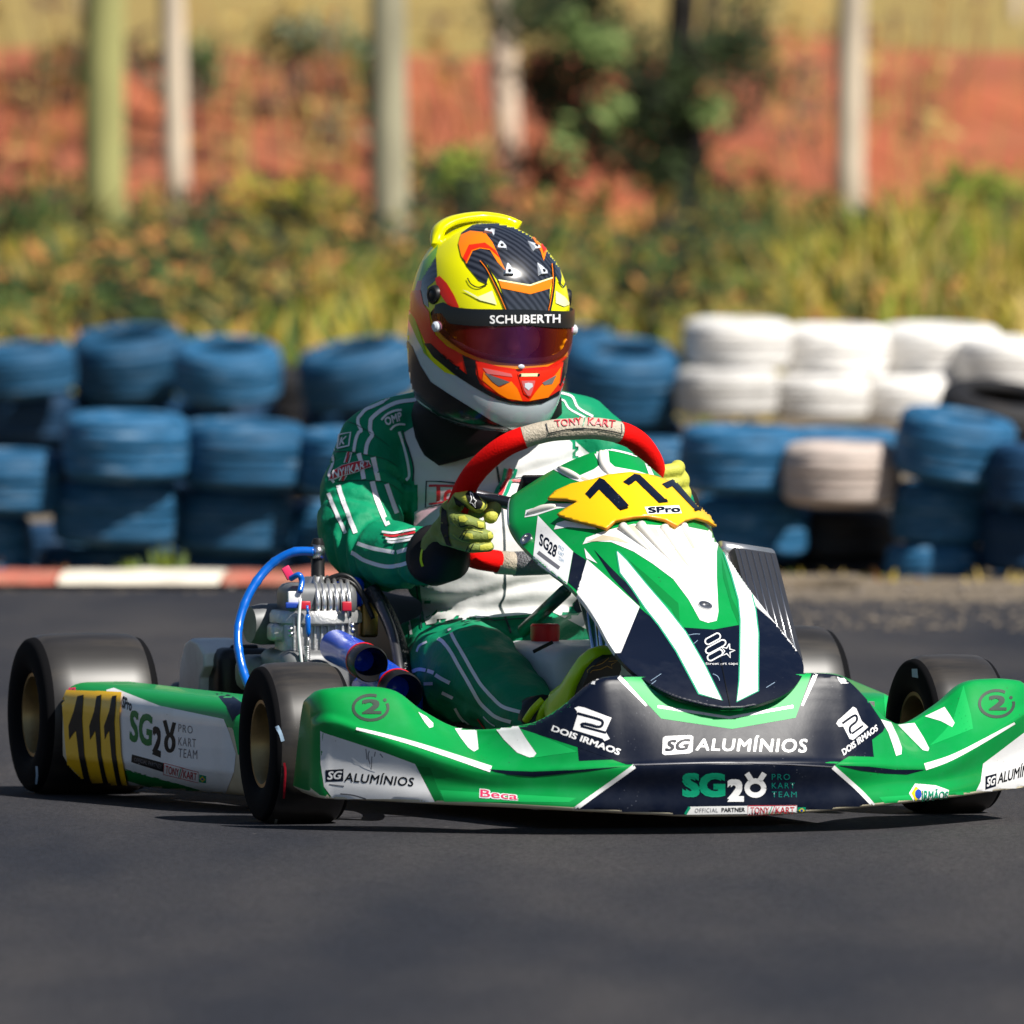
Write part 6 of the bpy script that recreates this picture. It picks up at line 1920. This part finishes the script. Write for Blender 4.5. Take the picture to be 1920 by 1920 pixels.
# left wing (driver's right)
fp.poly(c4([(58, 425), (80, 436), (240, 488), (400, 540), (560, 600), (665, 802), (400, 800), (130, 790), (78, 720), (60, 600)]), Wt, 1, 5)
fp.poly(c4([(86, 632), (182, 626), (180, 690), (88, 694)]), N, 2, 4); fp.text("SG", c4([(96, 640), (176, 636), (172, 680), (96, 684)]), Wt, 3, 0.03, 0.2)
fp.text("ALUMÍNIOS", c4([(190, 632), (558, 660), (552, 720), (186, 692)]), "black_print", 2, 0.014, 0.12, 1.08)
fp.stroke(c4([(120, 455), (200, 540), (280, 610), (350, 640)]), [6, 2], Wt, 2, 4)  # curved highlight painted as a white streak
for q in ([(300, 520), (306, 575)], [(318, 530), (312, 560), (322, 600)], [(332, 560), (328, 630)], [(350, 535), (345, 560)], [(375, 545), (390, 565)]): fp.stroke(c4(q), 1.5, "grey_text", 2, 3, name="scuff")
fp.stroke(c4([(105, 708), (185, 718)]), 2, "grey_text", 2, 4); fp.stroke(c4([(165, 758), (230, 765), (300, 785)]), 2.5, "grey_text", 2, 4)
fp.poly(c4([(690, 738), (1415, 780), (1375, 802), (715, 800)]), "light_green_print", 1, 5)
fp.poly(c4([(570, 610), (640, 620), (700, 780), (665, 800)]), "deep_green_print", 1, 5)
fp.text("Beca", c4([(902, 730), (1112, 752), (1106, 796), (900, 780)]), Wt, 2, 0.07); fp.text("Beca", c4([(907, 734), (1106, 757), (1101, 790), (906, 775)]), "pink_print", 3, 0.01)
fp.stroke(c4(ring_pts(325, 302, 92, 66, -20, 290)), 5.5, "charcoal_logo", 2, 4, 0); fp.text("2", c4(box4(278, 258, 382, 336)), "charcoal_logo", 2, 0.03); fp.poly(c4(ring_pts(400, 262, 10, 9, n=10)[:-1]), "charcoal_logo", 2, 3)
fp.stroke(c4([(248, 413), (400, 450), (560, 495), (760, 560), (962, 628)]), [4.5, 12], Wt, 2, 4)
fp.poly(c4([(950, 628), (1060, 636), (1180, 640), (1400, 632), (1660, 614), (1500, 634), (1300, 656), (1190, 668), (1060, 656), (985, 642)]), N, 2, 4)
fp.poly(c4([(575, 325), (620, 350), (655, 385), (655, 405), (635, 410), (610, 380)]), Wt, 2, 3)
fp.poly(c4([(762, 400), (885, 408), (892, 480), (895, 522), (872, 536), (842, 515), (800, 460)]), Wt, 2, 3)
fp.poly(c4([(970, 392), (1090, 372), (1150, 470), (1203, 545), (1190, 562), (1165, 566), (1100, 540), (1030, 470)]), Wt, 2, 3)
fp.poly(c4([(1090, 405), (1200, 440), (1420, 535), (1180, 568), (1205, 545), (1150, 470)]), "light_green_print", 1, 5)
fp.stroke(c4([(1722, 612), (1550, 735), (1380, 858)]), 8, Wt, 2, 4)
# right wing
fp.stroke(c5([(908, 672), (1040, 790), (1150, 905)]), 8, Wt, 2, 4)
fp.poly(c5([(930, 663), (1100, 670), (1240, 686), (1395, 686), (1300, 712), (1180, 706), (1050, 690)]), N, 2, 4)
fp.stroke(c5([(1395, 672), (1500, 638), (1600, 592), (1740, 515), (1870, 440)]), [13, 4], Wt, 2, 4)
fp.poly(c5([(1160, 420), (1215, 436), (1250, 510), (1272, 570), (1270, 605), (1242, 614), (1225, 560), (1200, 490)]), Wt, 2, 3)
fp.poly(c5([(1250, 450), (1340, 440), (1390, 520), (1418, 575), (1412, 590), (1385, 585), (1330, 530)]), Wt, 2, 3)
fp.poly(c5([(1395, 405), (1500, 355), (1530, 400), (1553, 440), (1540, 462), (1480, 430)]), Wt, 2, 3)
fp.poly(c5([(1545, 420), (1600, 240), (1640, 400), (1650, 470), (1420, 560), (1500, 480)]), "light_green_print", 1, 5)
fp.poly(c5([(1702, 655), (1760, 612), (1920, 490), (1990, 440), (2040, 440), (2040, 830), (1900, 840), (1640, 850), (1690, 750)]), Wt, 1, 5)
fp.poly(c5([(1714, 722), (1773, 706), (1770, 774), (1714, 792)]), N, 2, 4); fp.text("SG", c5([(1720, 730), (1768, 718), (1765, 765), (1720, 778)]), Wt, 3, 0.03, 0.2)
fp.text("ALUMÍNIOS", c5([(1782, 692), (2010, 620), (2005, 698), (1778, 762)]), "black_print", 2, 0.014, 0.12)
fp.poly(c5([(1150, 832), (1640, 798), (1600, 850), (1190, 872)]), "light_green_print", 1, 5)
fp.poly(c5([(1310, 812), (1342, 760), (1450, 770), (1522, 795), (1512, 842), (1420, 856), (1340, 862)]), Wt, 2, 4)
fp.poly(c5([(1322, 812), (1345, 775), (1385, 810), (1345, 850)]), "flag_yellow", 3, 3); fp.poly(c5(ring_pts(1358, 815, 18, 24, n=12)[:-1]), "flag_blue", 4, 3)
fp.text("IRMÃOS", c5([(1378, 785), (1518, 792), (1512, 842), (1376, 852)]), "logo_green", 5, 0.015)
fp.stroke(c12(ring_pts(1695, 740, 140, 108, -10, 300)), 5.5, "charcoal_logo", 2, 4, 0); fp.text("2", c12(box4(1630, 672, 1776, 796)), "charcoal_logo", 2, 0.03); fp.poly(c12(ring_pts(1812, 690, 15, 14, n=10)[:-1]), "charcoal_logo", 2, 3)
# bare plastic edge along the bottom lip
fp.stroke([(612, 1492), (640, 1502), (800, 1514), (950, 1521), (1080, 1527), (1240, 1535), (1380, 1538), (1520, 1534), (1650, 1522), (1800, 1506), (1940, 1485)], 7, "cream_plastic", 4, 4)
fp.build(fairing, {N: "navy_field", Wt: "white_field", "light_green_print": "light_green_field", "deep_green_print": "deep_green_field", "mint_print": "mint_field", "cream_plastic": "bottom_edge", "charcoal_logo": "emblem", "guard_grey": "scuff", "red_print": "badge", "logo_green": "flag", "flag_yellow": "flag_diamond", "flag_blue": "flag_disc", "grey_text": "scuff"})

# ---- front panel
pp = Print(bvh_of(panel), 0.0003, 0.05)
pp.poly(c3([(865, 1175), (1000, 1290), (1110, 1290), (1295, 1302), (1445, 1275), (1530, 1160), (1700, 1310), (1800, 1400), (1822, 1490), (1775, 1615), (1650, 1700), (1500, 1755), (1390, 1772), (1200, 1760), (1000, 1695), (870, 1595), (780, 1500), (750, 1440)]), N, 1, 2.5)
pp.poly(c3([(560, 895), (700, 1020), (865, 1172), (755, 1440), (640, 1270), (500, 1088)]), Wt, 2, 4)
pp.poly(c3([(1490, 1030), (1520, 1040), (1640, 1175), (1790, 1340), (1806, 1415), (1700, 1310), (1540, 1165)]), Wt, 2, 1.8)
pp.poly(c3([(600, 838), (690, 935), (840, 1085), (870, 1170), (800, 1100), (700, 995)]), N, 2, 4)
pp.poly(c3([(545, 830), (556, 890), (620, 920), (560, 850)]), Wt, 3, 3)
pp.poly(c3([(740, 848), (900, 980), (1090, 1150), (1100, 1290), (1050, 1180), (860, 1000)]), "deep_green_print", 1, 5)
pp.poly(c3([(1340, 880), (1400, 1120), (1440, 1200), (1440, 1275), (1400, 1180), (1350, 1000)]), "deep_green_print", 1, 5)
main = [(535, 808), (555, 770), (640, 738), (720, 715), (830, 690), (1000, 700), (1110, 700), (1290, 735), (1330, 765), (1312, 850), (1312, 1000), (1322, 1200), (1312, 1252), (1262, 1264), (1215, 1248), (1150, 1130), (1060, 1010), (940, 920), (830, 850), (700, 795), (600, 790)]
pp.poly(c3(main), Wt, 2, 4)
for q in ([(905, 705), (960, 715), (1080, 935), (1040, 905), (960, 800)], [(1100, 710), (1130, 702), (1195, 830), (1170, 832)], [(1040, 790), (1100, 890), (1192, 982), (1120, 850)], [(790, 700), (830, 695), (940, 845), (900, 828)], [(560, 795), (650, 755), (740, 770), (810, 805), (700, 785)]): pp.poly(c3(q), "cream_plastic", 3, 4)  # cream patches paint the shading between the moulded ribs
def outl(pl, w, mm, ly): pp.stroke(c3(pl + [pl[0]]), w, mm, ly, 4, 0)
ls = [(735, 850), (790, 905), (900, 1040), (1020, 1180), (1130, 1320), (1240, 1510), (1340, 1715), (1210, 1675), (1080, 1430), (980, 1280), (900, 1180), (820, 1060), (755, 975)]
rs_ = [(1345, 830), (1400, 900), (1500, 1050), (1535, 1190), (1552, 1330), (1550, 1660), (1430, 1720), (1446, 1600), (1450, 1450), (1452, 1250), (1440, 1130), (1400, 990)]
for pl, stp in ((ls, 4), (rs_, 1.8)): outl(pl, 5, "mint_print", 3); pp.poly(c3(pl), Wt, 4, stp)
for q in ([(322, 350), (338, 322), (370, 338), (480, 398), (600, 452), (560, 460), (460, 425)], [(586, 252), (682, 252), (690, 330), (720, 358), (850, 382), (920, 405), (965, 445), (700, 418), (590, 458), (510, 412), (600, 372), (636, 345)], [(890, 325), (912, 313), (926, 360), (948, 408), (918, 402)], [(198, 652), (205, 610), (350, 570), (500, 572), (500, 588), (380, 602), (260, 642)], [(368, 722), (384, 685), (430, 670), (600, 702), (620, 722), (450, 708)]):
    pp.poly(c3(q), Wt, 2, 4)
for q in ([(345, 335), (470, 395), (590, 450)], [(655, 262), (668, 340), (700, 410)], [(220, 632), (300, 605), (380, 588)]): pp.stroke(c3(q), [3, 5], "cream_plastic", 3, 4)  # rib shading painted as cream strokes
pp.stroke([(954, 985), (953, 960), (956, 935), (973, 906), (1002, 878), (1050, 855), (1114, 844), (1146, 844), (1194, 856), (1243, 878), (1262, 902)], 3.4, Wt, 3, 4)
pp.poly(c3([(275, 640), (370, 740), (480, 850), (445, 1040), (340, 970), (245, 905)]), Wt, 2, 4)
pp.poly(c3([(482, 852), (556, 900), (508, 1082), (450, 1030)]), N, 2, 4)
pp.text("SG", c3([(290, 742), (345, 780), (335, 850), (283, 812)]), N, 3, 0.02); pp.text("28", c3([(345, 790), (392, 818), (376, 888), (332, 858)]), N, 3, 0.02)
for k, s in enumerate(("PRO", "KART", "TEAM")): pp.text(s, c3([(398, 812 + 33 * k), (428, 832 + 33 * k), (424, 852 + 33 * k), (394, 832 + 33 * k)]), "faded_text", 3)
pp.stroke(c3([(276, 855), (335, 900), (400, 948)]), 7, "grey_text", 3, 4)
# star and capsule emblem with its small line of lettering
ax = (0.875, -0.485)
for cx, cy in ((790, 396), (818, 470), (812, 550)):
    pts = []
    for k in range(25):
        a = math.pi * 2 * k / 24
        ex = 48 if math.cos(a) > 0 else -48
        lx, ly = ex + 30 * math.cos(a), 30 * math.sin(a)
        if cy == 470: lx *= 1.35
        pts.append((cx + lx * ax[0] - ly * ax[1], cy + lx * ax[1] + ly * ax[0]))
    pp.stroke(c9(pts), 2.4, Wt, 2, 3, 0, name="emblem_capsule")
st_ = [(930 + (70 if k % 2 == 0 else 27) * math.sin(k * math.pi / 5 + 0.25), 512 - (70 if k % 2 == 0 else 27) * math.cos(k * math.pi / 5 + 0.25)) for k in range(11)]
pp.stroke(c9(st_), 2.2, Wt, 3, 3, 0, name="emblem_star")
pp.text("Street art caps", c9([(722, 622), (1026, 618), (1026, 650), (722, 650)]), Wt, 3, 0.0)
pp.stroke(c9([(862, 575), (905, 800), (955, 1038)]), 1.5, "black_print", 5, 4, name="scratch")
for (x0, y0, x1, y1) in ((1130, 1340, 1215, 1330), (1180, 1385, 1200, 1365), (905, 1640, 960, 1600), (930, 1600, 990, 1560), (1600, 1640, 1650, 1610), (1290, 1560, 1330, 1600)): pp.stroke(c3([(x0, y0), ((x0 + x1) / 2 + 8, (y0 + y1) / 2 - 5), (x1, y1)]), 0.8, "faded_text", 2, 3, name="scratch")
pp.build(panel, {N: "navy_field", Wt: "white_field", "deep_green_print": "deep_green_field", "mint_print": "mint_outline", "cream_plastic": "rib_shade", "grey_text": "badge"})
# moulded ribs under the number plate
pbv = bvh_of(panel)
for q, r0 in (([(765, 705), (850, 785), (930, 852)], 0.0085), ([(870, 698), (980, 830), (1082, 940)], 0.0095), ([(1005, 715), (1100, 860), (1192, 988)], 0.0095), ([(1118, 702), (1165, 780), (1196, 850)], 0.008), ([(1255, 735), (1275, 770), (1272, 810)], 0.006)):
    pts = []
    for v in spline([(*p, 0) for p in c3(q)], 6):
        loc = pbv.ray_cast(CAM, ray(v.x, v.y).normalized())[0]
        if loc is not None: pts.append(loc)
    m = MB(); nn = len(pts); m.tube(pts, [r0 * (1 - 0.9 * i / (nn - 1)) for i in range(nn)], seg=12); m.build("rib", "ivory_plastic", panel)
for q, r0 in (([(345, 335), (430, 380), (520, 425)], 0.006), ([(215, 632), (300, 602), (380, 586)], 0.007), ([(640, 268), (655, 340), (690, 400)], 0.007)):
    pts = [pbv.ray_cast(CAM, ray(v.x, v.y).normalized())[0] for v in spline([(*p, 0) for p in c3(q)], 6)]
    pts = [p for p in pts if p is not None]; nn = len(pts)
    m = MB(); m.tube(pts, [r0 * (0.3 + 0.7 * math.sin(math.pi * (i + 1) / (nn + 1))) for i in range(nn)], seg=12); m.build("rib", "ivory_plastic", panel)
# raised yellow number plate
plate = [(345, 565), (390, 520), (480, 480), (600, 455), (680, 430), (800, 415), (920, 430), (1040, 470), (1150, 530), (1230, 610), (1300, 730), (1230, 690), (1170, 675), (1110, 690), (1065, 725), (1000, 690), (900, 670), (830, 675), (730, 695), (680, 740), (600, 715), (500, 690), (400, 655), (450, 620), (515, 585), (450, 570)]
np_ = Print(bvh_of(panel), 0.0006, 0.05)
np_.poly(c3(plate), "yellow_plate", 12, 4, name="number_plate")
plo = np_.build(panel, {})[0]
sd = plo.modifiers.new("thick", 'SOLIDIFY'); sd.thickness = 0.0055; sd.offset = 0; sd.material_offset_rim = 1
plo.data.materials.append(MATS["orange_edge"])
for k, q in enumerate(([(562, 540), (640, 450), (668, 462), (805, 612), (757, 640), (640, 518), (590, 572)], [(768, 475), (822, 428), (852, 434), (1012, 592), (960, 597), (832, 468), (800, 497)], [(972, 485), (1030, 456), (1052, 470), (1198, 640), (1150, 622), (1030, 497), (1002, 512)])):
    np2 = Print(bvh_of(panel), 0.0006, 0.05); np2.poly(c3(q), N, 18, 3, name="number_one"); np2.build(panel, {})
np2 = Print(bvh_of(panel), 0.0006, 0.05)
np2.poly(c3([(885, 622), (1070, 608), (1086, 654), (905, 665)]), Wt, 18, 4, name="class_sticker"); np2.text("SPro", c3([(902, 626), (1070, 612), (1078, 650), (908, 660)]), N, 19, 0.03)
for x, y in ((752, 628), (958, 586), (1152, 628)): np2.poly(c3([(x, y), (x + 40, y - 14), (x + 50, y), (x + 8, y + 12)]), "black_print", 19, 3, name="digit_tag")
np2.build(panel, {})
for (x, y) in ((1245, 1168), (210, 780)):
    px, py = c3([(x, y)])[0]
    loc, nor, _, _ = bvh_of(panel).ray_cast(CAM, ray(px, py).normalized())
    if nor.dot(ray(px, py)) > 0: nor = -nor
    m = MB(); m.lathe([(0, 0.001), (0.006, 0.001), (0.007, 0.004), (0.011, 0.0035), (0.0115, -0.001)], loc, nor, seg=24); m.build("bolt", "steel", panel, sharp=40)

# ---- side pods
sp_ = Print(bvh_of(pod_r), 0.0003, 0.05)
sp_.poly(c6([(352, 420), (352, 300), (400, 285), (820, 300), (1200, 345), (1260, 380), (1300, 450), (1325, 540), (1312, 565), (1270, 510), (900, 435), (640, 335), (600, 348), (500, 400)]), Gr, 1, 4)
sp_.poly(c6([(598, 342), (640, 330), (900, 430), (1260, 505), (1290, 580), (1328, 700), (1318, 800), (1270, 920), (1230, 932), (1000, 868), (700, 790), (680, 700), (650, 500)]), Wt, 2, 4)
sp_.poly(c6([(690, 780), (1000, 866), (1240, 935), (1180, 962), (1000, 935), (700, 845)]), "deep_green_print", 2, 4)
sp_.poly(c6([(700, 845), (1000, 937), (1100, 957), (960, 947), (710, 885)]), Wt, 3, 4)
sp_.poly(c6([(700, 880), (960, 947), (1090, 968), (1080, 985), (780, 975), (420, 975), (400, 940)]), N, 2, 4)
sp_.poly(c6([(1200, 345), (1300, 372), (1400, 440), (1330, 490), (1310, 520), (1272, 430)]), N, 2, 4)
sp_.poly(c6([(1330, 492), (1400, 440), (1410, 700), (1340, 705), (1312, 560)]), "light_green_print", 2, 4)
sp_.text("SPro", c6([(694, 374), (746, 402), (742, 462), (688, 442)]), N, 3, 0.03)
sp_.text("SG", c6([(735, 450), (862, 483), (855, 662), (730, 628)]), "deep_green_print", 3, 0.03); sp_.text("2", c6([(862, 540), (914, 556), (906, 722), (858, 702)]), "black_print", 3, 0.04)
eight(sp_, c6, 958, 640, 22, 44, 7, "black_print", 3, (((928, 512), (948, 590)), ((983, 524), (966, 592))))
for s, y0, y1, x1 in (("PRO", 532, 588, 1086), ("KART", 605, 664, 1104), ("TEAM", 668, 730, 1112)): sp_.text(s, c6([(1007, y0), (x1, y0 + 12), (x1, y1), (1005, y1 - 12)]), "grey_text", 3, 0, 0, 1.2)
sp_.poly(c6([(745, 703), (925, 752), (920, 802), (740, 746)]), "black_print", 3, 4); sp_.text("OFFICIAL PARTNER", c6([(760, 720), (915, 762), (912, 784), (758, 740)]), "grey_text", 4)
tony(sp_, c6, [(924, 750), (1120, 800), (1118, 863), (920, 816)], 3)
flag(sp_, c6, [(1123, 815), (1162, 824), (1160, 864), (1121, 858)], 3)
sp_.text("Beca", c6([(372, 322), (430, 318), (430, 350), (370, 360)]), "pink_print", 3, 0.05)
sp_.poly(c6([(356, 405), (380, 346), (540, 352), (690, 360), (680, 500), (690, 700), (730, 930), (720, 946), (570, 944), (420, 936), (400, 905), (375, 650)]), "yellow_plate", 10, 4, name="number_plate")
for q in ([(395, 545), (425, 460), (445, 380), (480, 372), (472, 500), (485, 700), (522, 887), (488, 887), (455, 720), (437, 570), (420, 590), (400, 620)], [(512, 545), (540, 460), (553, 380), (580, 374), (571, 500), (580, 700), (618, 892), (592, 892), (560, 720), (546, 570), (535, 590), (517, 620)], [(595, 545), (625, 460), (640, 382), (665, 378), (654, 520), (662, 700), (692, 897), (668, 897), (638, 720), (624, 570), (612, 590), (600, 620)]):
    sp_.poly(c6(q), "black_print", 12, 3, name="number_one")
sp_.build(pod_r, {Gr: "green_field", Wt: "white_field", N: "navy_field", "deep_green_print": "green_band", "light_green_print": "light_green_field", "black_print": "badge", "red_print": "badge", "logo_green": "flag", "flag_yellow": "flag_diamond", "flag_blue": "flag_disc"})
lp_ = Print(bvh_of(pod_l), 0.0003, 0.05)
lp_.poly(c12([(225, 432), (300, 385), (440, 380), (500, 430), (900, 500), (930, 545), (760, 500), (480, 470), (300, 440)]), "mint_print", 1, 3)
lp_.poly(c12([(430, 460), (760, 498), (930, 545), (900, 670), (770, 625), (700, 560), (560, 498)]), N, 2, 3)
lp_.poly(c12([(770, 635), (900, 665), (890, 930), (850, 930), (780, 860)]), "light_green_print", 2, 3)
lp_.stroke(c12([(470, 478), (640, 500), (770, 535), (820, 580)]), 2.5, Wt, 3, 3)
lp_.build(pod_l, {N: "navy_field", "mint_print": "mint_field", "light_green_print": "light_green_field", Wt: "white_stripe"})

# ---- marks on the tyres
def tyre_of(w): return [c for c in w.children if c.name.startswith("tyre")][0]
for w, marks in ((wrf, (([(1558, 545), (1580, 590), (1592, 630)], 7, "faded_text"), ([(1600, 750), (1605, 810), (1596, 950)], 4, "red_print"), ([(1555, 1065), (1545, 1110), (1538, 1155)], 5, "guard_grey"))), (wrr, (([(208, 770), (210, 820), (205, 870)], 4, "faded_text"), ([(110, 1020), (130, 1045)], 5, "red_print"), ([(125, 590), (128, 690)], 0.1, "guard_grey")))):
    tp = Print(bvh_of(tyre_of(w)), 0.0008, 0.02)
    for q, wd, mm in marks:
        if wd > 1: tp.stroke([(x, y) for x, y in c6([(a, b - 0) for a, b in q])], wd, mm, 1, 3, name="sidewall_mark")
    tp.build(tyre_of(w).parent, {})
tp = Print(bvh_of(tyre_of(wlf)), 0.0008, 0.02); tp.poly(c12([(1005, 455), (1050, 455), (1058, 530), (1008, 520)]), "faded_text", 1, 3, name="sidewall_mark"); tp.build(wlf, {})

# ---- badge on the steering wheel
wp_ = Print(bvh_of(top_grip), 0.0010, 0.02)
wp_.poly(c3([(320, 108), (360, 92), (440, 82), (540, 76), (640, 80), (720, 92), (756, 112), (762, 164), (700, 150), (620, 138), (540, 134), (440, 140), (336, 162)]), "grip_leather", 1, 3, name="badge")
wp_.stroke(c3([(322, 108), (336, 160), (440, 139), (540, 133), (620, 137), (700, 149), (760, 163), (756, 112)]), 1.6, "dark_steel", 2, 3, 0, name="badge_stitching")
wp_.text("TONY", c3([(368, 94), (525, 76), (530, 112), (378, 128)]), "red_print", 2, 0.01); wp_.text("KART", c3([(565, 76), (724, 94), (718, 132), (562, 114)]), "red_print", 2, 0.01)
wp_.stroke(c3([(548, 74), (534, 122)]), 1.5, "logo_green", 2, 3, name="badge_bar")
wp_.build(steering, {})
# emblem on the shoe sole
